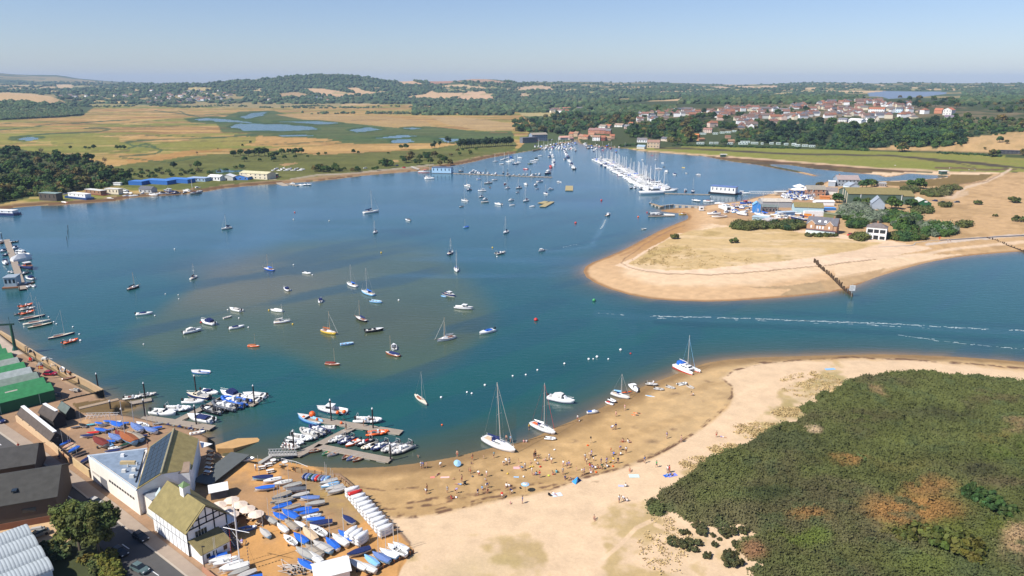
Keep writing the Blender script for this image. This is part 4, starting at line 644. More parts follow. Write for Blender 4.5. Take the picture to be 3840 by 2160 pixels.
for i,(x,y)in enumerate([(1707,298),(1740,328),(1698,356),(1732,350),(1755,408),(1740,442),(1765,462),(1743,486),(1708,515),(1930,288),(1937,305),(1945,322),(1958,340),(1966,364),(1930,394),(1985,412),(1995,432),(2030,460),(2028,478),(2045,502),(2035,522),(2072,543),(1920,272)]):
 kd,h,c=[('far_motor_cruiser','W',None),('far_yacht','W','w'),('cruiser','W','n'),('far_motor_cruiser','W',None)][i%4]if i not in(8,13,21)else[('cruiser','r','r'),('cruiser','n','n'),('cruiser','k','w')][[8,13,21].index(i)]
 boat1(kd,zJ(x,y),100+rnd.uniform(-40,40),h,c,rnd.uniform(7.5,10),where='on the trot of buoys below the village',group='boats on the trots below the canal',shared=True)
BT(zJ,[('launch',310,590,390,575,'V','w',9),('cruiser',465,622,525,605,'W','w',7.5),('far_motor_cruiser',505,590,560,578,'W',None,9),('far_motor_cruiser',550,612,600,585,'W',None,9.5),('cruiser',590,622,640,600,'W','w',8),('cruiser',610,625,672,605,'W','n',8),('cruiser',685,628,706,595,'W','w',6.5),('cruiser',728,632,800,605,'W','w',8),('rib',812,638,845,618,'W',None,6),('cruiser',850,636,912,605,'W','W',7.5),('small_yacht',978,612,1015,590,'n','n',7.5),('launch',1030,632,1100,605,'W','r',8),('launch',1070,652,1112,640,'W','w',7.5),('rib',1135,640,1170,628,'w',None,5.5),('rib',1215,645,1255,618,'w','y',5.5),('rib',1285,640,1315,615,'w','n',5.5),('rib',1335,635,1375,612,'W',None,5.5),('cruiser',1395,655,1475,642,'W','w',8.5),('rib',1470,632,1508,612,'W',None,5.5),('cruiser',1520,640,1562,612,'W','w',7),('motor_yacht',1590,632,1725,590,'n',None,15,dict(label='large navy-hulled motor vessel with stacked white decks at the pontoon end'))],group='boats along the visitors pontoon',where='tied to the visitors pontoon')
i=0
for row,(ya,yb,xa,xb,n)in enumerate([(545,560,300,930,11),(520,545,180,900,14),(495,520,200,860,13),(470,492,400,840,9),(450,462,560,800,5)]):
 for k in range(n):
  t=(k+.5)/n;x=xa+(xb-xa)*t+rnd.uniform(-12,12);y=ya+(yb-ya)*t*.5+rnd.uniform(-6,8);i+=1
  kd=['far_motor_cruiser','far_yacht','cruiser','far_motor_cruiser'][i*7%4]
  boat1(kd,zW(x,y),80+rnd.uniform(-12,12)+(180 if i%2 else 0),'W' if i%6 else rnd.choice('nrwb'),rnd.choice('wnbW'),rnd.uniform(8,11),label='boat packed in the berths below the canal mouth quay',group='boats packed at the canal mouth',shared=True,drop=('window','pulpit')if kd=='cruiser' else())
for x,y in[(1065,470),(1075,490),(1090,515),(1060,450),(1120,530),(1180,525),(1235,510),(1250,540),(1205,575),(1300,500),(1350,515),(1400,530),(1440,500),(1470,470),(1500,525),(1355,560),(1585,590),(1635,515),(1735,510),(1560,505),(1175,500),(1270,480),(900,575),(850,440),(900,455)]:
 i+=1;boat1(['launch','cruiser','far_motor_cruiser','small_yacht'][i%4],zW(x,y),70+rnd.uniform(-30,30),rnd.choice('WWWnrd'),rnd.choice('wnb'),rnd.uniform(7,9.5),label='boat at the old mill quay beneath the waterside houses',group='boats at the mill quay',shared=True)
P0,P1=[Vector(unproj(*zK(x,y)))for x,y in((205,400),(1120,885))];ax=(P1-P0).normalized();nrm=Vector((ax.y,-ax.x))
if nrm.x>0:nrm=-nrm
LM=(P1-P0).length;a0=math.degrees(math.atan2(nrm.y,nrm.x));nm=int(LM/4.2);GMAR='boats berthed along the marina pontoon'
for k in range(nm):
 t=(k+.6)*LM/nm
 for s in(1,-1):
  kd=rnd.choices(['far_yacht','far_motor_cruiser','cruiser','motor_yacht'],[5,3,1,0]if s<0 else[2.2,4,2,0])[0];L=rnd.uniform(8.5,11.5)*(.95+.4*(t/LM)**2)if kd!='cruiser' else rnd.uniform(7.5,9.5)
  if k>nm-4:kd,L=('far_motor_cruiser',12)
  q=P0+ax*t+nrm*s*(L/2+1.2);x,y=q.x,q.y
  u,v=proj(x,y,0);boat1(kd,(u,v),a0+(0 if s>0 else 180)+rnd.choice([0,0,180])+rnd.uniform(-3,3),'W' if rnd.random()<.88 else rnd.choice('nbr'),rnd.choice('wwnnWbg'),L,label=('sailing yacht' if kd=='far_yacht' else 'motor cruiser')+(' on the channel side' if s>0 else ' on the lagoon side')+' of the packed marina pontoon',group=GMAR,shared=True,drop=('window','pulpit')if kd=='cruiser' else())
BT(zK,[('motor_yacht',805,925,1170,905,'W',None,20,dict(label='largest white motor yacht lying across the marina end')),('motor_yacht',1355,868,1130,872,'W',None,16,dict(label='long white motor yacht with navy stripe bow towards the ferry barge',extra=dict(hull='W'))),('far_motor_cruiser',715,862,740,790,'W',None,11),('far_motor_cruiser',800,885,835,800,'n',None,11),('rib',650,840,690,825,'k',None,6),('far_motor_cruiser',165,448,185,395,'W',None,13),('far_motor_cruiser',220,400,215,360,'W',None,10),('launch',1480,890,1500,860,'V','r',9,dict(label='workboat with short mast crowded with people by the pontoon')),('yacht',1600,905,1605,870,'n','n',11,dict(label='navy yacht with tall mast on the walkway pontoon')),('launch',1045,540,1130,545,'W','n',8.5),('cruiser',1165,575,1240,590,'W','w',7),('cruiser',1290,620,1358,635,'W','n',7),('motorboat',1485,600,1520,612,'w','w',4.5),('launch',1730,640,1642,625,'W','n',7.5),('small_yacht',1035,415,1045,395,'W','r',7),('motorboat',1132,450,1165,452,'W','w',5.5),('rowing_boat',1440,518,1478,522,'y',None,4.5),('motorboat',1150,508,1175,512,'s','k',4),('motorboat',820,395,860,415,'W','W',6)],group='boats around the marina',where='on the lagoon side of the marina')
BT(zK,[('rib',1755,1045,1570,1010,'W','w',9,dict(label='large white rigid inflatable on the boatyard pontoon')),('motorboat',1910,1040,1762,1030,'W','m',8,dict(label='white motorboat with maroon canvas on the boatyard pontoon')),('motorboat',2075,1070,1930,1065,'W','w',7.5),('launch',2290,1078,2195,1082,'b','n',7,dict(drop=('wheelhouse','roof','window','windscreen'),label='small blue workboat beside the large blue fishing boat')),('rowing_boat',960,1222,1110,1218,'W',None,7,dict(label='white boat with red inside on the slip pontoon',extra=dict(floor='r',gunwale='w'))),('rib',1160,1245,930,1250,'s',None,8),('rowing_boat',1165,1240,1330,1248,'w',None,7.5),('gaffer',1395,1228,1500,1225,'y','O',6,dict(label='yellow sailing dinghy at the slipway foot')),('launch',935,1070,985,1050,'t','k',5)],group='boats at the boatyard pontoons',where='off the boatyard slip')
GL='boats on the left pontoon'
BT(zX,[('motorboat',215,380,330,365,'k',None,5.5,dict(label='dark open motorboat at the far end of the left pontoon')),('cruiser',262,520,340,470,'W','n',6.5),('launch',320,640,400,545,'W','W',8,dict(label='white fishing boat with red gear by the left pontoon')),('far_motor_cruiser',600,640,370,600,'W',None,9,dict(label='white motor cruiser behind the shrink-wrapped boat')),('launch',655,930,440,850,'n','k',12,dict(label='old varnished wooden motor vessel with orange tarpaulin',extra=dict(wheelhouse='o',deck='d',floor='u',roof='w'))),('cruiser',530,1100,690,1125,'W','n',6.5,dict(label='white cabin boat with navy windows near the pontoon end')),('motorboat',530,1220,640,1190,'d','w',5.5),('motorboat',560,1300,590,1230,'W',None,5.5),('motorboat',700,1290,650,1230,'W',None,5),('rib',460,1020,520,1000,'s',None,6),('cruiser',40,560,105,540,'W','n',5.5),('rib',65,650,165,620,'n',None,5.5),('cruiser',110,865,115,735,'W','n',9,dict(label='white motor cruiser stern-on left of the pontoon')),('inflatable_dinghy',180,985,215,950,'W',None,3.6),('inflatable_dinghy',235,1000,280,960,'W',None,3.6),('launch',0,440,50,330,'d','k',8,dict(label='brown wooden boat at the left frame edge'))],group=GL,where='on the left pontoon')
solo('covered_boat',MB().loft([[(x,-w,.0),(x,-w,1.6),(x,0,h),(x,w,1.6),(x,w,.0)]for x,w,h in((-5,1.6,3.0),(-1,1.9,4.2),(2,1.7,4.0),(5.5,.5,2.2))]),'cloth','W','boat shrink-wrapped in white sheeting on the left pontoon','boat',loc=(*unproj(*zX(430,740)),0),rz=1.1)
GR='safety boats and keelboats on the left moorings'
BT(zI,[('rib',328,1190,200,1218,'o',None,6,dict(label='orange safety inflatable, topmost of the left raft')),('rib',355,1228,205,1245,'V',None,6,dict(label='grey inflatable between two orange ones')),('rib',215,1282,160,1290,'s',None,5),('rib',340,1262,215,1290,'o',None,6,dict(label='orange safety inflatable below the grey one')),('keelboat',452,1302,185,1350,'n','c',9.5),('keelboat',510,1352,230,1394,'w','w',9.5),('keelboat',530,1378,275,1430,'e','w',9.5)],group=GR,where='on the left moorings')
BT(zA,[('keelboat',905,35,572,108,'n','c',10,dict(label='navy keelboat with white deck beside an orange inflatable')),('rib',940,118,765,165,'o',None,6,dict(label='single orange safety inflatable off the quay'))],group=GR)
GP='boats at the club pontoon'
BT(zY,[('cruiser',575,360,1000,420,'n','u',8,dict(label='navy and cream open launch with tan covers',drop=('canopy',),extra=dict(deck='c',cabin='c',boot_stripe='c'))),('motorboat',1155,325,830,265,'W','n',6.8),('motorboat',870,490,470,480,'W','V',6.8,dict(label='white centre-console boat nearest the pontoon corner')),('rib',620,640,115,640,'W','w',8,dict(label='white twin-console inflatable with seat backs raised',extra=dict(console='W'))),('motorboat',310,745,-180,690,'W',None,7.5,dict(label='white bowrider below the twin-console inflatable')),('cruiser',1240,305,1620,400,'W','n',7,dict(label='small white cabin boat with oval windows on the pontoon end')),('motorboat',1700,345,2150,385,'W','w',7.5,dict(label='long white boat with covered engine, outermost on the pontoon')),('motorboat',1630,395,2030,465,'w','w',7),('rib',1240,440,1780,540,'b',None,8.5,dict(label='bright blue inflatable on the pontoon, uppermost')),('rib',1400,500,1700,590,'b','l',7,dict(label='bright blue inflatable with white seats')),('rib',1060,530,1560,650,'s','W',8.5,dict(label='large charcoal inflatable with white seats')),('rib',840,610,1250,720,'k','k',8,dict(label='black inflatable under a black cover',drop=('console',))),('motorboat',570,790,1100,890,'W','n',7.5,dict(label='white motorboat with navy cockpit cover and big outboard'))],group=GP,where='at the club pontoon')
for i,x in enumerate(range(-170,900,78)):
 y=880+x*.12+(i%2)*8;hc='gOnwnlweVniwmw'[i%14]
 boat(['rowing_boat','motorboat','rowing_boat'][i%3],zY(x+75,y-5),zY(x-15,y+110),hc,'n' if i%3==1 else None,4.2,where='moored side by side below the pontoon walkway',group='tenders below the walkway',extra=dict(floor='O' if i%4==1 else 'u'))
BT(zA,[('rib',1880,775,1690,800,'V',None,6),('rib',1700,810,1510,830,'w','m',6)],where='on the creek jetty',group='inflatables at the creek jetty')
boat('launch',zB(1272,770),zB(1610,810),'W','n',9,label='white harbour launch with orange buoys piled in its cockpit',extra=dict(hull='W'));boat('launch',zB(1028,860),zB(1300,945),'l','b',7.5,drop=('wheelhouse','roof','window','windscreen','aerial'),label='open blue and white workboat with orange buoys in the bow',extra=dict(floor='w'))
for x,y,r,w in[(1195,815,.95,'largest orange mooring buoy on the pontoon end'),(1250,875,.4,'small orange buoy beside the blue workboat'),(1545,920,.4,'small orange buoy halfway along the outer pontoon'),(1090,855,.55,'orange buoy stowed in the blue workboat'),(1580,785,.6,'orange buoy at the stern of the white harbour launch'),(1500,795,.55,'orange buoy in the cockpit of the white harbour launch')]:
 zz=.5;px,py=unproj(*zB(x,y),zz+r);solo('mooring_buoy',MB().ell((0,0,r),(r,r,r),12,8).tube((0,0,2*r-.05),(0,0,2*r+.12),.08,.05,6),'paint','o',w,'buoy','orange mooring buoys',True,(px,py,zz))
BT(zB,[('motorboat',1270,1000,1465,990,'W','w',6),('rib',1165,985,1370,1065,'n','W',7),('rib',1055,1020,1275,1110,'V','w',7),('rib',1190,1145,940,1100,'W','V',7),('rib',1090,1185,865,1170,'W','k',5.5),('rib',1040,1240,850,1210,'w','w',5.5),('rib',2035,915,1715,905,'W','W',7.5,dict(label='white inflatable carrying people on the outer pontoon')),('rib',2110,1048,1860,1070,'o',None,6.5,dict(label='orange safety inflatable inside the outer pontoon')),('rib',1405,1175,1590,1090,'V','W',6.2),('rib',1520,1190,1690,1110,'n','s',6),('motorboat',1615,1215,1770,1140,'o',None,5.5,dict(label='tan-orange wooden launch between two inflatables')),('rib',1735,1210,1905,1140,'k','r',6),('rib',1800,1250,1985,1185,'c','k',6),('rib',1925,1265,2095,1180,'n','w',6.5),('rib',2045,1290,2240,1190,'V','W',7),('rib',2150,1315,2385,1215,'V','W',8,dict(label='largest grey inflatable at the end of the inner pontoon')),('rowing_boat',1165,1290,1335,1235,'O',None,5.5),('rowing_boat',1325,1320,1455,1260,'G',None,4.2),('rowing_boat',1390,1335,1535,1275,'V',None,4.5,dict(extra=dict(floor='n'))),('rowing_boat',1565,1370,1670,1300,'O',None,4.2),('rowing_boat',1620,1385,1760,1320,'i',None,4.5),('rowing_boat',1695,1400,1830,1330,'O',None,4.5)],where='on the lower pontoons',group='boats on the lower club pontoons')
boat('yacht',yA(1368,640),yA(1015,480),'W','n',11.4,.15,label='big white cruising yacht aground with its bow on the beach',extra=dict(boot_stripe='s',sprayhood='n'),roll=.06)
for c in THINGS[-1][0].children:
 if c.name.split('.')[0]in('mast','rigging'):c.scale=(1,1,1.28)
boat('yacht',yA(1868,425),yA(1575,290),'W','W',9.7,.1,label='white yacht aground with orange dinghy on deck and red furled sail',extra=dict(rigging='r',cabin='W',cockpit='o'))
for c in THINGS[-1][0].children:
 if c.name.split('.')[0]in('mast','rigging'):c.scale=(1,1,1.2)
boat('catamaran',yB(1330,340),yB(1080,230),'W',None,9.8,.1,label='white cruising catamaran with red antifouling and blue cockpit tent on the beach')
boat('small_yacht',yB(505,635),yB(300,575),'w','l',6.3,.1,label='small cream yacht aground on the beach with pale blue sail cover')
boat('launch',yF(1378,1000),yF(1444,1018),'W','n',8.5,0,label='white and navy motor launch off the beach')if 0 else None
BT(yB,[('cruiser',600,545,540,485,'W','W',6,dict(label='white cabin boat aground stern-on near the cream yacht',z=.1)),('rib',845,470,730,455,'V','W',5,dict(label='grey inflatable with a person standing at the waterline')),('inflatable_dinghy',930,530,820,510,'V',None,3.6,dict(label='grey inflatable dinghy with black outboard on the sand')),('inflatable_dinghy',1062,515,970,485,'V',None,3.4),('inflatable_dinghy',1210,450,1100,470,'w',None,3.6),('inflatable_dinghy',1290,515,1225,480,'V',None,3.2),('inflatable_dinghy',1340,605,1265,565,'V',None,3.2),('inflatable_dinghy',348,675,275,640,'W',None,3.2),('kayak',540,545,430,560,'o',None,4.2,dict(label='orange kayak carried beside the small cream yacht')),('kayak',695,825,570,805,'o',None,4.2,dict(label='upper of two orange kayaks on the beach')),('kayak',680,850,545,830,'o',None,4.2,dict(label='lower of two orange kayaks on the beach')),('paddle_board',800,915,710,870,'b',None,3.4,dict(label='blue paddle board lying on the beach')),('paddle_board',825,610,710,590,'w',None,3.6,dict(label='white and green paddle board on the damp sand'))],group='small craft left along the beach',where='drawn up by the catamaran',z=.35)
boat('jet_ski',yB(230,680),yB(320,705),'W',None,3.2,.1,label='white and red jet ski at the water edge',extra=dict(cowl='r'));boat('jet_ski',yB(140,800),yB(0,810),'V',None,3.6,.15,label='grey jet ski with blue cover pulled onto the sand',extra=dict(cowl='W',seat='b'));boat('inflatable_dinghy',yA(1880,480),yA(1755,465),'W',None,3.4,.4,label='white inflatable tender beneath the orange-decked yacht')
for f,rows in[(zI,[(1758,632,.45,'W'),(1560,1302,.35,'W'),(2292,1243,.35,'W'),(2405,1327,.35,'W'),(2500,1420,.35,'W'),(2022,1370,.4,'r'),(1665,1083,.3,'W'),(1795,1092,.3,'W'),(1800,1133,.3,'W'),(490,1315,.35,'W'),(543,1365,.35,'W'),(570,1385,.35,'W'),(735,1415,.35,'W')]),(zG,[(390,262,.6,'r'),(378,333,.5,'w'),(736,347,.5,'w'),(1260,667,.5,'y'),(2380,617,.5,'y'),(2425,708,.45,'W'),(1437,1147,.45,'W'),(378,790,.4,'W'),(130,1248,.4,'y'),(370,1388,.4,'y'),(568,893,.4,'W')]),(yS,[(240,1348,.85,'r'),(825,1152,.85,'G'),(640,370,.85,'r'),(900,142,.85,'r'),(920,1160-700,.0,'r'),(1270,308,.7,'o'),(1360,263,.6,'r')]),(yB,[(410,45,.5,'W'),(125,130,.5,'W'),(25,157,.45,'W'),(262,155,.35,'W'),(80,153,.3,'W'),(530,88,.35,'r')]),(yF,[(1110,1001,.4,'W'),(1175,988,.35,'W'),(1187,991,.35,'W'),(1220,970,.4,'W'),(1290,947,.35,'W'),(1323,944,.35,'W'),(1352,932,.35,'W'),(1420,916,.4,'W'),(1112,1070,.3,'o'),(186,858,.35,'W'),(202,857,.35,'W')]),(zA,[(960,47,.35,'W'),(975,125,.4,'W'),(1735,168,.3,'W')])]:
 for x,y,r,c in rows:
  if r<.1:continue
  px,py=unproj(*f(x,y));solo('buoy',MB().ell((0,0,r*.55),(r,r,r*.85),10,7).tube((0,0,r*1.2),(0,0,r*1.6),r*.15,r*.1,5),'paint',c,('large ' if r>.7 else 'small ')+CN[c]+' buoy floating in the harbour','buoy','buoys in the harbour',True,(px,py,0))
def w3(p,z):return Vector((*unproj(p[0],p[1],z),z))
def gz(p):return gp(p[0],p[1])
def bld(zf,xa,ya,xb,yb,depth,h,rh,wc,rc,label,ridge='x',name='building',cat='building',wins=(0,1),z0=None,chim=0,over=.35,group=None,door=None,shared=False,gc=None,roofm='roof',flip=False,wc2='k',skew=0):
 0
 A,B=(gz(zf(xa,ya)),gz(zf(xb,yb)))if z0 is None else(w3(zf(xa,ya),z0),w3(zf(xb,yb),z0))
 ang=math.atan2(B.y-A.y,B.x-A.x);w=math.hypot(B.x-A.x,B.y-A.y);zb=min(A.z,B.z)-.1
 n=Vector((-math.sin(ang),math.cos(ang)))
 if n.dot(Vector((A.x,A.y)))<0:A,B=B,A;ang+=math.pi
 return house(name,(A.x,A.y,zb),ang,w,depth,h,rh,wc,rc,label,ridge,cat,wins,chim,over,group,door,shared,gc,roofm,wc2)
def gable(w,d,h,rh,ridge,over,th=.12):
 m=MB();e=.02
 s=lambda q:tuple(q)if ridge=='x' else(q[1],q[0],q[2])
 W_,D_=(w,d)if ridge=='x' else(d,w)
 k=rh/(D_/2);zo=h-over*k+.1
 for y0,y1 in((-over,D_/2),(D_+over,D_/2)):
  q=[s((-over,y0,zo)),s((W_+over,y0,zo)),s((W_+over,y1,h+rh+.1)),s((-over,y1,h+rh+.1))]
  m.add(q+[(x,y,z-th)for x,y,z in q],[(0,1,2,3),(7,6,5,4),(0,4,5,1),(1,5,6,2),(2,6,7,3),(3,7,4,0)])
 return m
def house(name,loc,ang,w,d,h,rh,wc,rc,label,ridge='x',cat='house',wins=(0,1),chim=0,over=.35,group=None,door=None,shared=False,gc=None,roofm='roof',wc2='k'):
 o=root(name,loc,ang);
 if rh>0 and ridge=='x':m=MB().loft([[(x,0,0),(x,0,h),(x,d/2,h+rh),(x,d,h),(x,d,0)]for x in(0,w)])
 elif rh>0 and ridge=='y':m=MB().loft([[(0,y,0),(0,y,h),(w/2,y,h+rh),(w,y,h),(w,y,0)]for y in(0,d)])
 else:m=MB().box(0,0,0,w,d,h)
 wl=part('wall',m,'rough',o,wc)
 if ridge=='hip':part('roof',MB().add([(-over,-over,h),(w+over,-over,h),(w+over,d+over,h),(-over,d+over,h),(min(d/2,w*.4),d/2,h+rh),(w-min(d/2,w*.4),d/2,h+rh)],[(0,1,5,4),(1,2,5),(2,3,4,5),(3,0,4),(3,2,1,0)]),roofm,o,rc)
 elif rh>0:part('roof',gable(w,d,h,rh,ridge,over),roofm,o,rc)
 else:part('roof',MB().box(-over,-over,h+.003,w+over,d+over,h+.28),roofm,o,rc)
 n,s=wins
 for fl in range(s):
  fh=h/s
  for k in range(n):
   x=w*(k+.5)/n;ww=min(1.3,w/n*.55);z=fl*fh+fh*.36
   f=part('window',MB().box(x-ww/2-.08,-.06,z-.08,x+ww/2+.08,.05,z+fh*.42+.08),'paint',o,'W');part('pane',MB().box(x-ww/2,-.09,z,x+ww/2,-.055,z+fh*.42),'glass',f)
 if door:part('door',MB().box(w*door-.6,-.07,0,w*door+.6,.05,min(2.2,h*.8)),'paint',o,wc2)
 for k in range(chim):
  x=w*(.15+.7*k)if ridge=='x' else w/2;part('chimney',MB().box(x-.45,d/2-.4,h+rh*.5,x+.45,d/2+.4,h+rh+1.2),'rough',o,(.33,.17,.1))
 return tag(o,label,cat,group,None,None,shared)
def wid(o):return max(v.co.x for c in o.children if c.name.split('.')[0]=='wall' for v in c.data.vertices)
SLATE,TILE,OLIVE,DKBR=(.13,.135,.15),(.38,.15,.085),(.25,.205,.085),(.085,.065,.05)
C0,C1=w3(zC(470,1195),2),w3(zD(1600,765),2);HT=8.3
FL=[w3(zC(443,845),HT),w3(zC(1178,1365),HT),w3(zC(1335,735),HT)]
cl=root('club_house',(0,0,0))
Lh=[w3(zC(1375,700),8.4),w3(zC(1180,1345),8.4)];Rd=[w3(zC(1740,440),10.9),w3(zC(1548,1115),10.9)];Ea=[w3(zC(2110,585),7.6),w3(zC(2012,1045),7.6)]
tri=[(p.x,p.y)for p in FL];back=(Lh[0].x,Lh[0].y)
part('wall',MB().prism([tri[0],tri[1],(Lh[1].x+.2,Lh[1].y+.3),(tri[2][0],tri[2][1])],1.8,HT-.15),'rough',cl,(.80,.74,.66));part('flat_roof',MB().prism([(tri[0][0]+.4,tri[0][1]+.3),(tri[1][0]-.2,tri[1][1]+.8),(tri[2][0]-.6,tri[2][1]-.3)],HT-.1,HT+.02),'roof',cl,(.21,.27,.35))
m=MB()
for a,b in((0,1),(0,2)):m.tube((*tri[a],HT+.05),(*tri[b],HT+.05),.22,.22,4)
part('parapet',m,'rough',cl,(.42,.48,.55))
part('wall',MB().loft([[(L.x,L.y,2),(L.x,L.y,L.z-.12),(R.x,R.y,R.z-.12),(E.x,E.y,E.z-.12),(E.x,E.y,2)]for L,R,E in zip(Lh,Rd,Ea)]),'rough',cl,'W')
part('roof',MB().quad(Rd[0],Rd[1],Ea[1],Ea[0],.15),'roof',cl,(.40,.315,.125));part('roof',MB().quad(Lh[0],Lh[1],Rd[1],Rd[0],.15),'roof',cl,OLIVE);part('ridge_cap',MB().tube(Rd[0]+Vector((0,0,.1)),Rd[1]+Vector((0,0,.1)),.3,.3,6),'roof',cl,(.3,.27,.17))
for i in range(4):
 for j in range(9):
  s0,s1,t0,t1=.06+.23*i,.06+.23*i+.215,.04+.105*j,.04+.105*j+.098
  q=[Lh[0].lerp(Lh[1],t).lerp(Rd[0].lerp(Rd[1],t),s)+Vector((-.05,-.02,.12))for t,s in((t0,s0),(t1,s0),(t1,s1),(t0,s1))];part('solar_panel',MB().quad(*q,.05),'glass',cl)if True else 0
an=[w3(zC(x,y),8.6)for x,y in((1620,1130),(1970,1090),(1985,935),(1640,960))]
part('annex_wall',MB().prism([(p.x,p.y)for p in an],2,8.5),'rough',cl,'W');part('annex_roof',MB().prism([(p.x,p.y)for p in an],8.503,8.75),'roof',cl,(.30,.22,.16))
dn=(C1-C0).normalized();dn.z=0;fa=lambda t,z,o=.06:Vector((tri[0][0],tri[0][1],0)).lerp(Vector((*tri[1],0)),t)+Vector((0,0,z))+Vector((dn.y,-dn.x,0))*o
for t0,t1,z0,z1,nm,c in((.22,.36,2.0,4.9,'garage_door',(.20,.2,.22)),(.05,.2,4.3,4.9,'window',(.5,.46,.42))):part(nm,MB().quad(fa(t0,z0),fa(t1,z0),fa(t1,z1),fa(t0,z1),.1),'paint',cl,c)
for k in range(10):t=.42+.052*k;part('window',MB().quad(fa(t,5.2),fa(t+.036,5.2),fa(t+.036,5.75),fa(t,5.75),.08),'glass',cl)
for x,y,a,b,c,nm in((970,855,.9,.7,'W','roof_fan'),(1050,965,3.6,.8,(.5,.38,.2),'skylight'),(990,1090,1.0,.7,'w','roof_vent'),(1140,1070,1.0,.7,'w','roof_vent'),(1110,1170,1.1,.7,'w','roof_vent'),(1045,1010,.3,.3,'w','vent_pipe'),(1180,985,.4,.3,'w','vent_pipe')):
 p=w3(zC(x,y),HT);part(nm,MB().box(p.x-a/2*1,p.y-b/2,HT,p.x+a/2,p.y+b/2,HT+.75,.06,.06),'paint',cl,c)
part('roof_pipe',MB().path([w3(zC(1305,780),HT+.2),w3(zC(1160,1240),HT+.2)],.12,5),'rubber',cl)
p=w3(zC(1530,1345),8.0);part('glass_lantern',MB().add([(p.x+1.3*math.cos(k*math.pi/3),p.y+1.3*math.sin(k*math.pi/3),6.6)for k in range(6)]+[(p.x,p.y,8.6)],[(k,(k+1)%6,6)for k in range(6)]),'paint',cl,(.55,.66,.66))
tag(cl,'cream walled sailing club with blue-grey flat roof and solar panelled olive roof','club house')
lw=root('link_building',(0,0,0));q=[w3(zD(x,y),6.6)for x,y in((1590,462),(1755,580),(1900,480),(1760,400))]
part('wall',MB().prism([(p.x,p.y)for p in q],2,6.5),'rough',lw,(.80,.74,.66));part('roof',MB().prism([(p.x,p.y)for p in q],6.503,6.7),'roof',lw,(.28,.30,.33));part('awning',MB().quad(w3(zD(1690,715),4.2),w3(zD(1770,775),4.2),w3(zD(1775,800),3.7),w3(zD(1700,740),3.7)),'cloth',lw,'g');tag(lw,'low cream link building with grey roof between club and timbered house','building')
TA,TB=w3(zD(1790,920),2),w3(zD(2195,1225),2);d=TB-TA;ang=math.atan2(d.y,d.x);TL=d.length
TD=8.6;th,trh=6.0,3.9
t=root('half_timbered_house',(TA.x,TA.y,1.95),ang)
part('wall',MB().loft([[(x,0,0),(x,0,th),(x,TD/2,th+trh),(x,TD,th),(x,TD,0)]for x in(0,TL)]),'rough',t,'W');part('roof',gable(TL,TD,th,trh,'x',.5,.16),'roof',t,OLIVE)
m=MB()
for k in range(10):m.box(TL*k/9-.035,-.04,0,TL*k/9+.035,.04,th)if k else None
m.box(-.05,-.045,2.95,TL,.035,3.03)
part('lane_timbers',m,'rough',t,'s');m=MB()
for y in(0,TD):m.box(TL-.03,y-.12,0,TL+.08,y+.12,th)
for y0,z0,y1,z1,w in((0,3.0,TD,3.0,.16),(0,5.9,TD,5.9,.16),(1.4,7.3,TD-1.4,7.3,.14),(2.7,3,2.7,8.2,.14),(5.9,3,5.9,8.2,.14),(4.3,5.9,4.3,9.5,.12),(0,6,TD/2,9.8,.2),(TD,6,TD/2,9.8,.2),(1.4,5.9,1.4,7.2,.1),(7.2,5.9,7.2,7.2,.1)):m.tube((TL+.05,y0,z0),(TL+.05,y1,z1),w,w,4)
part('gable_timbers',m,'rough',t,'k')
f=part('window',MB().box(TL-.02,1.5,3.3,TL+.13,4.2,5.1),'paint',t,'W')
for k in range(4):part('pane',MB().box(TL+.125,1.62+.64*k,3.42,TL+.16,2.18+.64*k,4.98),'glass',f)
part('lean_to_wall',MB().loft([[(TL+.1,y,0),(TL+.1,y,3.5),(TL+4.6,y,2.3),(TL+4.6,y,0)]for y in(.3,6.4)]),'rough',t,'W');m=MB()
for k in range(24):m.quad((TL+.05,.05+.27*k,3.75),(TL+4.9,.05+.27*k,2.45),(TL+4.9,.25+.27*k,2.45),(TL+.05,.25+.27*k,3.75),.05)
m.quad((TL+.05,0,3.66),(TL+4.85,0,2.38),(TL+4.85,6.7,2.38),(TL+.05,6.7,3.66),.08);part('lean_to_roof',m,'roof',t,(.27,.22,.10))
for y in(1.2,2.6,4.9):part('window',MB().box(TL+4.58,y,.9,TL+4.66,y+.8,1.9),'glass',t)
cu=part('cupola',MB().box(TL*.48-.75,TD/2-.75,th+trh-1.1,TL*.48+.75,TD/2+.75,th+trh+1.7),'rough',t,'W');part('cupola_roof',MB().add([(TL*.48+a,TD/2+b,th+trh+1.7)for a,b in((-.9,-.9),(.9,-.9),(.9,.9),(-.9,.9))]+[(TL*.48,TD/2,th+trh+2.7)],[(0,1,4),(1,2,4),(2,3,4),(3,0,4),(3,2,1,0)]),'roof',cu,(.2,.3,.14))
part('balcony',MB().box(TL-3.2,TD+.02,2.9,TL-.1,TD+2.2,3.05).box(TL-.2,TD+2.05,0,TL-.05,TD+2.2,6).path([(TL-3.2,TD+2.15,4),(TL-.1,TD+2.15,4),(TL-.1,TD+.1,4)],.05,4),'rough',t,'W');m=MB()
for k in range(12):m.box(TL+.2+.42*k,TD-1.6,2.75-.24*k,TL+.6+.42*k,TD-.3,2.83-.24*k)
part('stair',m,'rough',t,'s');part('stair_rail',MB().tube((TL+.2,TD-.3,3.8),(TL+5.2,TD-.3,1.1),.04,.04,5).tube((TL+.2,TD-1.6,3.8),(TL+5.2,TD-1.6,1.1),.04,.04,5),'paint',t,'W');tag(t,'white half-timbered gabled house with olive roof and roof cupola','house')
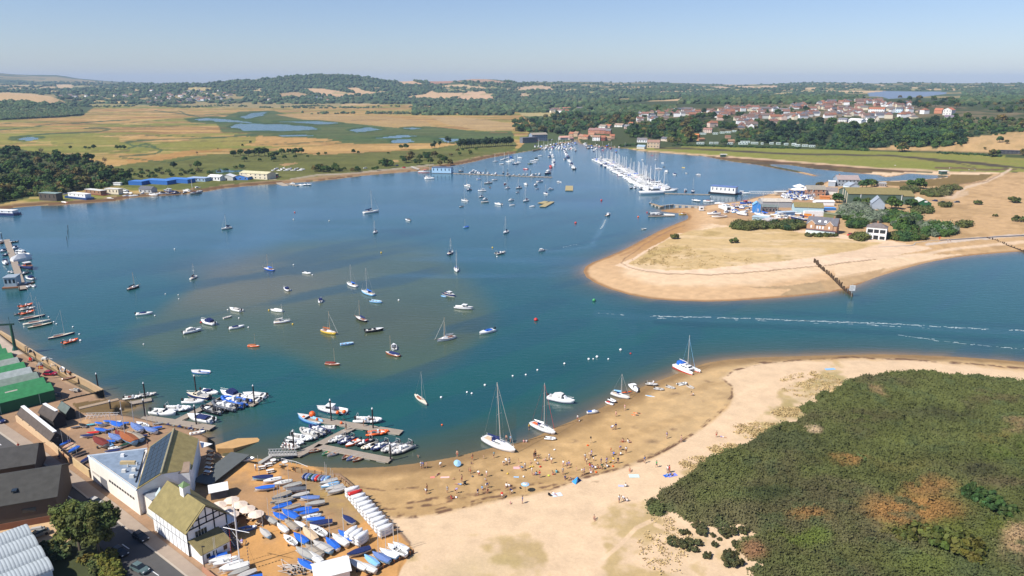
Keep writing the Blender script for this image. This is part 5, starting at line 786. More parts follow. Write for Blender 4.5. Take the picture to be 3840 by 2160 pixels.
bld(zE,815,520,1150,450,3.2,2.3,.9,'s','W','dark glazed bar hut with white canvas roof',z0=2,name='bar_hut',roofm='cloth');m=MB().box(0,0,0,5.5,15,.25);dk=solo('terrace_deck',m,'rough',(.10,.11,.11),'dark raised terrace along the seaward side of the club','deck',loc=(*unproj(*zC(2010,1230),3),2.9),rz=-.28)
sl=[w3(zY(x,y),6.2)for x,y in((800,1260),(1060,1310),(840,1395))];solo('sail_shade',MB().add(sl+[p-Vector((0,0,.05))for p in sl],[(0,1,2),(5,4,3),(0,3,4,1),(1,4,5,2),(2,5,3,0)]),'cloth','W','white triangular shade sail at the club corner','shade sail')
for k in range(6):
 p=w3(zC(2290-8*k,790+62*k),3.4);o=root('picnic_bench',(p.x,p.y,3.1),-.3);part('table_top',MB().box(-.9,-.38,.7,.9,.38,.76),'rough',o,'u' if k<4 else 'w');part('seat',MB().box(-.9,-.8,.42,.9,-.55,.47),'rough',o,'u');part('seat',MB().box(-.9,.55,.42,.9,.8,.47),'rough',o,'u');part('frame',MB().box(-.6,-.7,0,-.5,.7,.7).box(.5,-.7,0,.6,.7,.7).box(-.5,-.05,.3,.5,.05,.38),'rough',o,'d');tag(o,'wooden picnic bench on the dark club terrace','bench','benches on the club terrace')
for x,y,lb in((760,400,'wooden picnic bench by the woman in a long dress'),(930,470,'crossed picnic bench nearest the dinghies'),(900,345,'picnic bench with chairs at the pontoon head')):
 p=w3(zZ(x,y),2.3);o=root('picnic_bench',(p.x,p.y,2.0),.4);part('table_top',MB().box(-.9,-.38,.7,.9,.38,.76),'rough',o,'w');part('seat',MB().box(-.9,-.8,.42,.9,-.55,.47),'rough',o,'w');part('seat',MB().box(-.9,.55,.42,.9,.8,.47),'rough',o,'w');part('frame',MB().box(-.6,-.7,0,-.5,.7,.7).box(.5,-.7,0,.6,.7,.7).box(-.5,-.05,.3,.5,.05,.38),'rough',o,'d');tag(o,lb,'bench')
for x,y in((990,250),(1225,290)):
 p=w3(zZ(x,y),2.6);o=root('round_table',(p.x,p.y,2.0));part('table_top',MB().tube((0,0,.72),(0,0,.78),.75,.75,14),'rough',o,'w');part('pedestal',MB().tube((0,0,0),(0,0,.72),.12,.12,8),'rough',o,'s')
 for k in range(4):a=k*math.pi/2+.6;part('bench',MB().box(1.05*math.cos(a)-.4,1.05*math.sin(a)-.2,.38,1.05*math.cos(a)+.4,1.05*math.sin(a)+.2,.45),'rough',o,'g')
 tag(o,'round grey picnic table with four curved seats at the pontoon head','table')
def parasol(loc,r,c,label,group,h=2.3,stripe=None):
 o=root('parasol',loc);n=10;v=[(r*math.cos(2*math.pi*k/n),r*math.sin(2*math.pi*k/n),h)for k in range(n)]+[(0,0,h+r*.32),(0,0,h+r*.27)]
 part('canopy',MB().add(v,[(k,(k+1)%n,n)for k in range(n)]+[((k+1)%n,k,n+1)for k in range(n)]),'cloth',o,c);part('pole',MB().tube((0,0,0),(0,0,h+r*.3),.035,.035,6),'paint',o,'d')
 if stripe:part('stripe',MB().loft([[(q*r*math.cos(2*math.pi*k/n),q*r*math.sin(2*math.pi*k/n),h+r*.33-q*r*.32+.03)for k in range(n)]for q in(.62,.30)],True,False),'cloth',o,stripe)
 return tag(o,label,'parasol',group)
for i,(x,y)in enumerate(((1220,510),(1385,600),(1540,690),(1715,790),(975,605),(1130,715),(1215,800))):
 q=w3(zE(x,y-20),4.6);parasol((q.x,q.y,2.0),1.75,(.74,.6,.48),'cream parasol over the tables beside the timbered house','cream garden parasols');o=root('garden_table',(q.x+.7,q.y-.5,2.0),rnd.uniform(0,3));part('table_top',MB().box(-.9,-.4,.7,.9,.4,.76),'rough',o,'u');part('bench',MB().box(-.9,-.85,.42,.9,-.55,.47),'rough',o,'u');part('bench',MB().box(-.9,.55,.42,.9,.85,.47),'rough',o,'u');part('frame',MB().box(-.6,-.7,0,-.5,.7,.7).box(.5,-.7,0,.6,.7,.7).box(-.5,-.05,.3,.5,.05,.38),'rough',o,'d');tag(o,'wooden garden table set under the cream parasols','table','garden tables under the parasols',None,None,True)
p=w3(zF(622,1352),2);q=root('flagpole',(p.x,p.y,2));part('pole',MB().tube((0,0,0),(0,0,15.5),.15,.06,8),'paint',q,'W');part('yard',MB().tube((-2.9,.9,8.6),(2.9,-.9,8.6),.08,.06,6),'paint',q,'W');part('stay',MB().tube((0,0,14),(3.5,-.6,0),.015,.015,4).tube((0,0,14),(-3.2,1.4,0),.015,.015,4),'paint',q,'k');m=MB()
for k in range(13):m.box(-1.9+.02*k,.55,.8+.6*k,-1.86+.02*k,.75,1.1+.6*k)
part('signal_flags',m,'cloth',q,'r');m=MB()
for k in range(9):m.box(2.0,-.75,1.2+.72*k,2.04,-.45,1.55+.72*k)
part('signal_flags',m,'cloth',q,'s');tag(q,'tall white flagpole with yard and strings of signal flags','flagpole')
bld(zD,-480,1010,690,800,15,6.2,3.4,DKBR,(.06,.058,.052),'dark weatherboarded barn with brick base and grey roof',z0=2,over=.5,name='barn',cat='barn');o=THINGS[-1][0]
part('skylight',MB().box(10.3,2.0,7.6,11.3,3.2,7.9),'glass',o);part('brick_base',MB().box(.1,-.1,0,19,.02,1.6),'rough',o,(.22,.10,.06));part('window',MB().box(12.2,-.09,3.2,14.8,.02,4.3),'glass',o)
bld(zD,-480,480,430,330,11,4.5,2.6,DKBR,(.065,.062,.058),'second dark roofed barn behind the weatherboarded one',z0=2,over=.4,name='barn',cat='barn')
va=root('vaulted_shed',(*unproj(*zD(640,1500),3),2),math.atan2(*(lambda a,b:(b[1]-a[1],b[0]-a[0]))(unproj(*zD(640,1500),3),unproj(*zD(340,1010),3))))
for k in range(4):
 x0=5.2*k;arc=[(x0+2.6-2.6*math.cos(math.pi*j/10),3.2+1.15*math.sin(math.pi*j/10))for j in range(11)]
 part('gable_wall',MB().loft([[(x0+.05,y,0)]+[(x,y,z-.1)for x,z in arc]+[(x0+5.15,y,0)]for y in(.2,24)]),'rough',va,(.52,.6,.68));m=MB()
 for r_ in range(40):m.loft([[(x,-.1+.62*r_+yy,z+(.06 if yy in(.2,.36)else 0))for x,z in arc]for yy in(0,.2,.36,.6)],False,False)
 part('vaulted_roof',m,'rough',va,(.36,.40,.42))
tag(va,'row of curved corrugated metal vaults at the lower left corner','shed')
def shed2(e0,e1,r0,r1,zf,h,zr,wc,rc,label,strip=None,name='boat_shed',base=2.0,group=None):
 0
 a,b=[w3(zf(*p),base+h)for p in(e0,e1)];c,d=[w3(zf(*p),base+zr)for p in(r0,r1)];L=(b-a);l2=math.hypot(L.x,L.y);ux,uy=L.x/l2,L.y/l2;n=Vector((-uy,ux));half=abs((c.x-a.x)*n.x+(c.y-a.y)*n.y)
 if((c.x-a.x)*n.x+(c.y-a.y)*n.y)<0:a,b=b,a;ux,uy=-ux,-uy
 return house(name,(a.x,a.y,base-.1),math.atan2(uy,ux),l2,2*half,h,zr-h,wc,rc,label,'x','shed',(0,1),0,.3,group)
shed2((215,990),(608,1312),(305,938),(712,1232),zA,2.6,4.2,(.05,.045,.045),(.10,.08,.068),'long low dark shed with white ridge strip beside the lane');o=THINGS[-1][0];m=[c for c in o.children if c.name.startswith('wall')][0];xs=max(v.co.x for v in m.data.vertices);ys=max(v.co.y for v in m.data.vertices);part('ridge_light',MB().box(.2,ys/2-.45,4.25,xs,ys/2+.45,4.45),'paint',o,'W')
shed2((470,972),(642,1075),(562,898),(722,1005),zA,3.0,4.8,(.03,.028,.03),(.085,.07,.062),'shorter dark shed with white ridge strip behind the long one');o=THINGS[-1][0];m=[c for c in o.children if c.name.startswith('wall')][0];xs=max(v.co.x for v in m.data.vertices);ys=max(v.co.y for v in m.data.vertices);part('ridge_light',MB().box(.2,ys/2-.4,4.85,xs*.9,ys/2+.4,5.05),'paint',o,'W')
shed2((705,918),(800,985),(775,872),(868,932),zA,2.6,3.9,(.025,.03,.03),(.12,.15,.14),'small dark green-roofed hut at the creek end')
ORDQ='first second third fourth fifth sixth seventh eighth ninth'.split()
GS='green and grey bays of the quay sheds'
a0=w3(zA(80,858),5.4);a1=w3(zA(652,717),5.4);ud=(a1-a0).normalized();vd=Vector((-ud.y,ud.x,0));ga=math.atan2(ud.y,ud.x)
e2=w3(zA(275,422),5.4);stp=(Vector((e2 .x-a1 .x,e2 .y-a1 .y,0)))/4.6
rcs=[((.04,.22,.085),'bright green'),((.045,.22,.09),'bright green with a rusted patch'),((.2,.25,.21),'weathered grey-green streaked'),((.34,.38,.37),'pale grey'),((.045,.23,.09),'bright green'),((.28,.31,.28),'grey weathered'),((.05,.23,.09),'bright green'),((.04,.2,.085),'dull green'),((.04,.2,.085),'dull green')]
for k,(rc,nm)in enumerate(rcs):
 p=a1+stp*k;wd=abs(stp.dot(vd));L=24;o=house('quay_shed',(p.x-ud.x*L,p.y-ud.y*L,1.95),ga,L,wd-.05,3.4,1.5,(.03,.12,.06),rc,f'{nm} roofed quay shed bay, {ORDQ[k]} from the creek','x','shed',(0,1),0,.05,GS)
 if k==0:part('downpipe',MB().box(9.9,-.1,0,10.05,0,3.4).box(19.9,-.1,0,20.05,0,3.4),'paint',o,(.3,.5,.4));part('notice',MB().box(.8,-.1,2.0,2.0,-.02,2.6),'paint',o,'w')
 if k==1:part('roof_patch',MB().quad((13.2,.1,3.55),(16.4,.1,3.55),(16.4,wd*.45,4.85),(13.2,wd*.45,4.85),.03),'roof',o,(.5,.42,.38))
p=w3(zA(185,232),2);o=root('quay_crane',(p.x,p.y,2),.2);part('mast',MB().tube((0,0,.9),(0,0,9.5),.55,.42,10),'paint',o,(.02,.09,.06));part('foot',MB().add([(1.1*math.cos(k*math.pi/4),1.1*math.sin(k*math.pi/4),0)for k in range(8)]+[(.55*math.cos(k*math.pi/4),.55*math.sin(k*math.pi/4),1.4)for k in range(8)],[(k,(k+1)%8,8+(k+1)%8,8+k)for k in range(8)]+[tuple(range(8,16))]),'paint',o,(.02,.09,.06));part('jib',MB().box(-9,-.25,9.5,1.2,.25,10.1).tube((-.2,0,9.9),(-.2,0,12.5),.06,.06,5),'paint',o,(.015,.05,.04));tag(o,'dark green post crane on the quay with a long jib','crane')
def wallrun(name,pts,zf,z0,z1,th,c,label,cat='wall',m='rough',posts=0,pc='k',base=None):
 o=root(name,(0,0,0));P=[w3(zf(*q),z1 if base is None else base)for q in pts]
 mb=MB()
 for a,b in zip(P,P[1:]):
  d=Vector((b.x-a.x,b.y-a.y,0)).normalized();n=Vector((-d.y,d.x,0))*th/2;mb.prism([(a.x-n.x,a.y-n.y),(b.x-n.x,b.y-n.y),(b.x+n.x,b.y+n.y),(a.x+n.x,a.y+n.y)],z0,z1)
 part('panel' if cat=='fence' else 'coping' if cat=='quay' else 'wall',mb,m,o,c)
 for k in range(posts):
  t=k/(posts-1)*(len(P)-1);i=min(int(t),len(P)-2);q=P[i].lerp(P[i+1],t-i);part('post',MB().tube((q.x,q.y,z0-.2),(q.x,q.y,z1+.15),.14,.14,6),'rough',o,pc)
 return tag(o,label,cat)
wallrun('quay_wall',[(1240,715),(1120,752),(900,800),(735,850)],zA,-1,2.3,.5,(.045,.04,.03),'dark timber faced quay end above the creek','quay',posts=12);wallrun('quay_edge',[(0,0),(180,105),(420,255),(640,380),(860,510),(1060,610),(1240,712)],zA,-1,2.15,.6,(.45,.32,.19),'weathered sandstone edge of the quay','quay')
wallrun('lane_wall',[(190,1022),(290,1095),(385,1170),(485,1245),(605,1330),(740,1449)],zA,1.8,4.0,.35,(.58,.41,.25),'sandstone coloured lane wall with dark posts beside the long shed',posts=7);wallrun('yard_wall',[(740,1455),(830,1530)],zA,1.8,3.9,.3,(.5,.3,.16),'short orange wall at the dinghy park gate');wallrun('yard_wall',[(840,80),(945,160),(1030,220)],zD,1.8,4.2,.3,(.55,.4,.22),'buff wall between the gate and the club');wallrun('brick_wall',[(2340,1340),(2480,1450),(2560,1515)],zD,1.8,3.3,.3,(.42,.21,.13),'low red brick wall below the timbered house')
wallrun('seawall_fence',[(1255,205),(1500,235),(1750,290),(1830,350),(1960,470)],zF,1.2,2.7,.12,(.36,.25,.14),'weathered timber fence along the top of the dinghy park','fence',posts=14,pc='d');wallrun('seawall_fence',[(2030,1475),(2250,1340),(2480,1230),(2620,1150)],zF,1.0,2.6,.14,(.09,.06,.04),'dark timber fence at the lower corner of the dinghy park','fence',posts=12,pc='d')
def pile(p,h,label='dark mooring pile with white cap',group='piles with white caps',r=.22,c=(.05,.045,.045),cap=True,z=-1.5):
 x,y=unproj(p[0],p[1],.5);o=root('mooring_pile',(x,y,z));part('pole',MB().tube((0,0,0),(0,0,h-z),r,r,8),'rough',o,c)
 if cap:part('cap',MB().tube((0,0,h-z),(0,0,h-z+.5),r*1.2,r*.2,8),'paint',o,'W')
 return tag(o,label,'pile',group)
def pontoon(zf,a,b,w,label,z=.55,c=(.30,.25,.20),name='pontoon',cat='pontoon',plank=True,th=.45):
 A,B=w3(zf(*a),z),w3(zf(*b),z);L=(B-A).length;o=root(name,(A.x,A.y,0),math.atan2(B.y-A.y,B.x-A.x));part('deck',MB().box(0,-w/2,z-.14,L,w/2,z),'rough',o,c);n=max(2,int(L/4.5))
 for k in range(min(n,12)):x=L*(k+.5)/n;part('float',MB().box(x-1.3,-w/2+.05,-.3,x+1.3,w/2-.05,z-.143),'rough',o,(.4,.38,.34))
 part('fender_edge',MB().box(0,-w/2-.06,z-.22,L,-w/2-.003,z+.03).box(0,w/2+.003,z-.22,L,w/2+.06,z+.03),'rough',o,(.42,.36,.28));return tag(o,label,cat)
pontoon(zY,(-350,770),(1060,985),2.6,'brown pontoon walkway in front of the upper dinghy park',.8);pontoon(zY,(330,850),(1270,380),2.2,'pontoon arm reaching out from the walkway');pontoon(zY,(1180,395),(1930,510),2.6,'outer pontoon crosspiece lined with inflatables')
pontoon(zB,(1130,860),(2270,1035),2.6,'outermost pontoon carrying the large orange buoy');pontoon(zB,(1000,1315),(1680,975),2.4,'pontoon arm joining the ramp to the outer pontoon');pontoon(zB,(1240,1195),(2140,1370),2.4,'inner pontoon between inflatables and rowing boats');pontoon(zA,(1420,905),(1830,825),2.4,'creek jetty float beside the quay');pontoon(zA,(955,935),(1430,825),1.6,'raised timber jetty over the creek mud',2.2,(.34,.25,.17),'jetty','jetty')
pontoon(zX,(130,310),(265,690),3.0,'far half of the left pontoon',.7);pontoon(zX,(275,720),(460,1310),3.0,'near half of the left pontoon',.7);pontoon(zJ,(240,602),(1010,632),2.6,'west half of the visitors pontoon');pontoon(zJ,(1030,635),(1735,660),2.6,'east half of the visitors pontoon')
for a,b,w,lb in(((1585,1105),(1725,1028),5,'longer floating timber platform in the moorings'),((1560,1055),(1660,1025),6,'shorter floating timber platform in the moorings'),((1988,862),(1992,790),7,'lone square timber platform in the fairway')):pontoon(zJ,a,b,w,lb,.7,(.38,.31,.16),'floating_platform')
pontoon(zK,(205,402),(1150,900),2.4,'long marina pontoon spine hidden between berthed boats');pontoon(zK,(1180,905),(1860,922),2.4,'pontoon joining the marina to the ferry barge');pontoon(zK,(930,1252),(1330,1240),2.2,'small pontoon off the boatyard slip');pontoon(zK,(985,1060),(1140,1110),3,'short angled timber stage off the boatyard',1.2,(.33,.24,.14));pontoon(zK,(1320,1075),(1800,1105),1.8,'boatyard jetty on dark legs',2.2,(.5,.44,.38),'jetty','jetty');pontoon(zK,(1120,1092),(1320,1068),1.4,'white gangway to the boatyard jetty',1.7,'V','gangway','gangway')
for x,y,h in((735,330,7),(1905,510,6.5),(735,935,6.5)):pile(zY(x,y),h,'tall dark mooring pile with white cap at the upper club pontoons','tall capped piles')
for x,y,h in((1425,895,7),(1930,985,6.5),(975,1225,5.5),(2140,1360,5)):pile(zB(x,y),h,'tall dark mooring pile with white cap at the lower club pontoons','tall capped piles')
for x,y,h in((1345,1000,4.5),(1755,1045,6),(1755,815,5.5),(1190,715,6),(1478,1080,4)):pile(zA(x,y),h,'dark pile with white cap near the quay and creek')
for x,y in((390,585),(733,610),(1062,620),(1407,640),(1712,640)):pile(zJ(x,y),6.5,'dark pile on the visitors pontoon')
for x,y,h in((378,1190,3.5),(395,1330,4),(40,290,4)):pile(zX(x,y),h,'dark pile on the left pontoon')
for x,y in((685,425),(683,480),(675,545)):pile(zI(x,y),3.2,'slim dark beacon post standing in the open water','beacon posts',.16,cap=False)
for x,y in((1862,1045),(2340,1010)):pile(zK(x,y),5,'dark pile off the boatyard')
def truss(zf,a,b,h,z0,z1,label,w=1.6,n=9):
 A,B=w3(zf(*a),z0),w3(zf(*b),z1);o=root('gangway',(0,0,0));d=(B-A);nn=Vector((-d.y,d.x,0)).normalized()*w/2;part('walkway',MB().quad(A-nn,B-nn,B+nn,A+nn,.1),'rough',o,'g');up_=Vector((0,0,h))
 for s in(-1,1):
  m=MB().tube(A+nn*s+up_,B+nn*s+up_,.06,.06,5)
  for k in range(n):p,q=A.lerp(B,k/n)+nn*s,A.lerp(B,(k+1)/n)+nn*s;m.tube(p,p.lerp(q,.5)+up_,.045,.045,4).tube(p.lerp(q,.5)+up_,q,.045,.045,4)
  part('side_truss',m,'paint',o,'W')
 return tag(o,label,'gangway')
truss(zA,(1040,1060),(1440,1050),1.3,1.9,.9,'white lattice gangway above the upper dinghy park');truss(zB,(670,1310),(1010,1300),1.3,2.0,.7,'white railed ramp crowded with people down to the lower pontoons');truss(zL,(835,345),(1240,350),2.0,1.6,2.2,'long white lattice footbridge to the ferry barge',2,16);truss(zQ,(1560,1040),(1640,1065),1.2,2.2,.8,'pale ramp down to the blue pontoon house')
solo('ramp',MB().prism([(p.x,p.y)for p in(w3(zB(540,1400),1.9),w3(zB(690,1310),1.9),w3(zB(720,1325),1.9),w3(zB(580,1415),1.9))],.9,2.05),'rough','g','grey timber approach ramp from the sand to the gangway','ramp')
s_=[w3(zY(x,y),.5)for x,y in((1125,1410),(1570,1225),(1960,1165),(2030,1215),(1480,1449),(1160,1480))];solo('slipway',MB().add([(p.x,p.y,z)for p,z in zip(s_,(1.6,.9,.15,-.1,1.2,1.6))]+[(p.x,p.y,-1.2)for p in s_],[(0,1,2,3,4,5)]+[(k,6+k,6+(k+1)%6,(k+1)%6)for k in range(6)]),'rough',(.55,.33,.14),'sand coloured concrete slipway running into the water beside the club','slipway');s_=[w3(zQ(x,y),.4)for x,y in((120,1165),(200,1165),(330,1222),(270,1225))];solo('slipway',MB().add([(p.x,p.y,z)for p,z in zip(s_,(1.2,1.2,.05,.05))]+[(p.x,p.y,-.6)for p in s_],[(0,1,2,3)]+[(k,4+k,4+(k+1)%4,(k+1)%4)for k in range(4)]),'rough',(.36,.3,.23),'grey slipway beside the cream workshop on the far shore','slipway')
st_=w3(zB(750,1390),2);m=MB().path([w3(zB(x,y),3.0)for x,y in((820,1350),(1000,1390),(1140,1449))],.05,5);
for x,y in((820,1350),(880,1362),(940,1376),(1000,1390),(1070,1420)):q=w3(zB(x,y),3.0);m.tube(q,q-Vector((0,0,1.1)),.04,.04,5)
solo('hand_rail',m,'paint','W','white hand rail at the pontoon head above the beach steps','railing')
def strip(name,ptsA,ptsB,z,c,th=.12,kind='structure',m='rough'):
 A=[w3(q,z)for q in ptsA];B=[w3(q,z)for q in ptsB];mb=MB()
 for i in range(len(A)-1):mb.prism([(A[i].x,A[i].y),(B[i].x,B[i].y),(B[i+1].x,B[i+1].y),(A[i+1].x,A[i+1].y)],z-th,z)
 o=part(name,mb,m,None,c);o['kind']=kind;return o
K0=[(-60,1045),(0,1088),(60,1130),(130,1180),(200,1235),(280,1298),(350,1355),(440,1425),(540,1505)];K1=[(-90,1090),(-30,1130),(25,1170),(85,1215),(140,1262),(205,1325),(262,1385),(320,1449),(380,1525)]
strip('road',K0,K1,2.05,(.085,.082,.08),.3)
strip('pavement',[(u+2,v-1)for u,v in K0],[(-40,1030),(20,1072),(80,1112),(150,1162),(218,1212),(298,1272),(368,1328),(458,1398),(560,1480)],2.18,(.33,.26,.20),.4);strip('kerb',[(u-2,v+1)for u,v in K0],[(u+2,v-1.2)for u,v in K0],2.19,(.42,.36,.29),.4)
for t in range(9):
 u,v=(K0[t%9][0]*.52+K1[t%9][0]*.48,K0[t%9][1]*.52+K1[t%9][1]*.48);q=strip('road_marking',[(u-1.5,v),(u+16,v+12)],[(u+1,v-1),(u+18.5,v+11)],2.054,(.7,.7,.68),.003,m='paint')
GH='houseboats along the far left shore'
def hboat(zf,x0,y0,x1,y1,dep,hh,sh,hc,sc,rc,label,bow=False,rt=.15,win=4,inset=.12):
 sh*=1.75;hh*=1.25;dep*=1.2;A,B=w3(zf(x0,y0),0),w3(zf(x1,y1),0);L=math.hypot(B.x-A.x,B.y-A.y);o=root('houseboat',(A.x,A.y,0),math.atan2(B.y-A.y,B.x-A.x))
 part('hull',MB().prism([(0,0),(L-(2 if bow else 0),0),(L,dep/2),(L-(2 if bow else 0),dep),(0,dep)],-.3,hh),'paint',o,hc);part('house',MB().box(L*inset,dep*.12,hh,L*(1-inset*1.2),dep*.88,hh+sh),'rough',o,sc);part('roof',MB().box(L*inset-.3,dep*.08,hh+sh+.003,L*(1-inset*1.2)+.3,dep*.92,hh+sh+.2,.1,.1),'roof',o,rc)
 for k in range(win):x=L*inset+(L*(1-2.2*inset))*(k+.5)/win;part('window',MB().box(x-.45,dep*.12-.06,hh+sh*.4,x+.45,dep*.12+.03,hh+sh*.8),'glass',o)
 return tag(o,label,'houseboat',GH)
hboat(zP,362,1385,598,1398,7,.8,3.6,'s',(.10,.085,.07),(.24,.32,.30),'charcoal timber houseboat with pale green flat roof');hboat(zP,655,1360,888,1385,6,2.2,1.6,(.02,.06,.2),'W','W','navy and white converted ship houseboat with bow to the right',True);hboat(zP,825,1315,1040,1340,6,1.2,2.0,'m',(.3,.17,.1),'w','maroon barge houseboat with pale roof');hboat(zP,1030,1320,1215,1330,6,1.0,2.6,'k','c','w','cream houseboat with rounded roof on a black hull');hboat(zI,-120,285,162,295,6,1.4,1.0,'n','W','W','navy barge with white deckhouse cut by the left frame edge',True,win=3)
boat('far_motor_cruiser',zP(1345,1318),zP(1222,1300),'W',None,11,label='white motor cruiser between the cream houseboat and grey cabin');bld(zP,1400,1300,1525,1308,7,4.2,2.2,(.42,.43,.43),SLATE,'grey timber cabin on stilts with gabled roof','x',z0=.2,wins=(3,1),name='cabin');boat('launch',zP(1650,1290),zP(1775,1300),'n','w',12,label='old navy and white lifeboat houseboat',extra=dict(boot_stripe='n'));boat('launch',zP(2020,1255),zP(1925,1265),'r','k',10,label='red tug with white upperworks and tall white mast',extra=dict(rubbing_strake='k'));q=w3(zP(1935,1260),.5);solo('tug_mast',MB().tube((0,0,0),(0,0,11),.2,.1,6),'paint','W','tall white mast standing on the red tug','mast',loc=(q.x,q.y,.8))
for r in[(1505,1325,1590,1325,'cruiser','W'),(1600,1318,1645,1315,'motorboat','W'),(1845,1285,1920,1290,'cruiser','w'),(1995,1295,2030,1280,'motorboat','w'),(690,1405,610,1400,'dayboat','r'),(605,1400,515,1410,'rowing_boat','G'),(1160,1365,1060,1360,'dayboat','W')]:boat(r[4],zP(r[0],r[1]),zP(r[2],r[3]),r[5],'w' if r[4]!='rowing_boat' else None,None,where='beside the houseboats',group='small boats by the houseboats')
BLU=(.07,.22,.58)
for a in[(1240,1200,1290,1203,6,3.0,'smallest blue shed at the left of the row'),(1295,1218,1428,1222,10,3.6,'blue flat shed behind the grey cabin'),(1440,1205,1685,1218,12,3.8,'largest bright blue shed on the far shore'),(1675,1192,1890,1203,11,3.8,'blue shed above the navy lifeboat')]:bld(zP,*a[:6],0,(.04,.15,.45),BLU,a[6],z0=1,over=.2,name='blue_shed',cat='shed',group='blue sheds on the far shore')
bld(zP,1890,1178,2065,1185,9,3.4,0,(.3,.42,.55),(.35,.45,.62),'grey-blue glazed shed behind the red tug',z0=1,wins=(5,1));bld(zP,1142,1220,1212,1222,3,2.4,0,'W','W','white caravan at the end of the blue sheds',z0=1,name='caravan',cat='caravan');bld(zP,2095,1172,2215,1178,9,4.2,1.6,'W','W','white hall with shallow roof left of the blue boathouse',z0=1,wins=(4,1));bld(zP,2215,1172,2345,1172,11,3.6,2.4,'w','W','white gabled boathouse with double doors',ridge='y',z0=1,door=.5);bld(zP,2340,1166,2495,1168,10,3.0,2.2,(.08,.22,.6),'c','blue and white boathouse beside the cream workshop',ridge='y',z0=1,wins=(3,1));bld(zP,2412,1150,2690,1165,14,5.8,1.6,'c',(.62,.57,.36),'cream two-storey workshop on the far shore',z0=1,wins=(6,2));bld(zQ,70,1150,230,1140,9,3.6,0,(.17,.22,.16),(.42,.40,.25),'green flat-roofed annex of the cream workshop',z0=1,wins=(4,1))
for k in range(14):x=165+23*k;boat1(['motorboat','cruiser','dayboat'][k%3],zQ(x,1075-(k%3)*10),rnd.uniform(0,360),'WWbwWn'[k%6],'w',6,1.2,label='boat laid up ashore beside the cream workshop',group='boats laid up by the cream workshop',shared=True,drop=('mast',))
boat('launch',zQ(1750,1095),zQ(1635,1092),'W','r',13,label='white tour boat with orange awning at the pontoon house',extra=dict(roof='o'));hboat(zQ,1762,1100,1965,1104,9,.4,3.4,'s',(.38,.58,.76),(.14,.17,.24),'pale blue pontoon house with dark roof',win=5,inset=.02);boat('catamaran',zQ(1795,1155),zQ(1695,1158),'W',None,9,label='white catamaran yacht moored below the pontoon house',extra=dict(antifouling='W',cockpit_tent='w'));boat('rib',zQ(560,1222),zQ(480,1220),'W',None,8,label='white inflatable at the far slipway pontoon');boat('motorboat',zQ(480,1225),zQ(425,1222),'W','w',6,label='white motorboat at the far slipway pontoon');pontoon(zQ,(310,1205),(425,1222),3,'floating stage at the foot of the far slipway');boat('launch',zQ(395,1210),zQ(345,1205),'W','w',6,label='white launch on the far slipway stage')
hboat(zX,40,1310,375,1290,7,.5,2.6,'d',(.36,.46,.52),(.30,.36,.42),'pale blue houseboat with tan sun deck on the left pontoon',win=3)
bld(zW,0,440,245,430,10,9,0,(.16,.17,.2),(.2,.2,.23),'dark glazed apartment block with white balconies by the canal',wins=(8,3));bld(zW,160,410,420,400,12,11,3,(.25,.30,.38),(.36,.31,.25),'grey-blue apartment block with white gable by the canal',wins=(7,3));bld(zW,640,385,800,385,9,4.6,2.6,(.42,.40,.38),(.62,.34,.26),'quay building with pink tiled roof');bld(zW,800,388,870,385,7,3.5,2,(.4,.36,.33),(.55,.3,.25),'small pink roofed quay hut')
for i,(a,b,y,h,wc,rc)in enumerate([(780,850,330,8,(.5,.33,.2),TILE),(860,930,330,9,(.52,.36,.22),(.3,.2,.13)),(940,1010,370,8,(.5,.3,.18),(.35,.2,.13)),(1015,1100,375,7,(.52,.34,.22),TILE),(1110,1210,275,10,(.45,.2,.13),(.28,.17,.15)),(1215,1310,275,10,(.47,.22,.14),(.3,.17,.15)),(1315,1400,280,10,(.45,.19,.12),(.25,.17,.18)),(1405,1490,285,9,(.42,.16,.1),(.2,.19,.2)),(1185,1310,400,9,'W',(.33,.2,.14)),(1330,1400,400,8,(.33,.09,.06),TILE),(1400,1500,395,6,(.45,.3,.2),(.36,.22,.13)),(1480,1560,370,7,(.5,.3,.2),TILE),(1110,1200,330,6,(.5,.38,.26),(.38,.2,.12)),(1290,1400,185,6,'w',(.3,.25,.2)),(1400,1480,180,6,(.5,.38,.3),TILE),(1490,1690,165,7,'w',(.33,.24,.18)),(1720,1850,195,7,(.45,.33,.28),(.22,.22,.24)),(1790,1855,140,6,(.5,.3,.25),TILE)]):bld(zW,a,y,b,y,8,h*.72,3.2,wc,rc,['waterside brick house at the mill quay','waterside terrace house with tiled roof'][i%2]if i!=8 else 'white waterside house with balconies at the mill quay',wins=(3,2),chim=1,name='house',cat='house',group='waterside houses at the mill quay',shared=i!=8)
bld(zW,1940,425,2110,428,7,4.6,2.8,'W',(.22,.2,.2),'white cottage beside the stone mill',wins=(4,1),chim=2,name='cottage',cat='house');bld(zW,2110,520,2320,525,10,9,3.2,(.55,.43,.31),(.33,.2,.15),'tall sandstone tide mill on the causeway end',wins=(4,2),chim=2,name='mill',cat='mill');bld(zW,1935,535,2065,540,8,3.6,2.4,(.55,.52,.46),(.32,.42,.5),'blue-grey roofed boathouse in front of the mill',name='boathouse');bld(zW,2345,400,2460,410,8,4,3,(.6,.5,.4),SLATE,'cottage with dark roof behind the mill',chim=1,name='cottage',cat='house')
m=MB();P=[w3(q,1.6)for q in((1340,378),(1375,369),(1400,361),(1432,357))]
for a,b in zip(P,P[1:]):m.prism([(a.x,a.y),(b.x,b.y),(b.x+5,b.y+16),(a.x+5,a.y+16)],-.5,1.5)
solo('stone_quay',m,'rough',(.56,.36,.19),'sandy stone quay below the apartment blocks','quay')
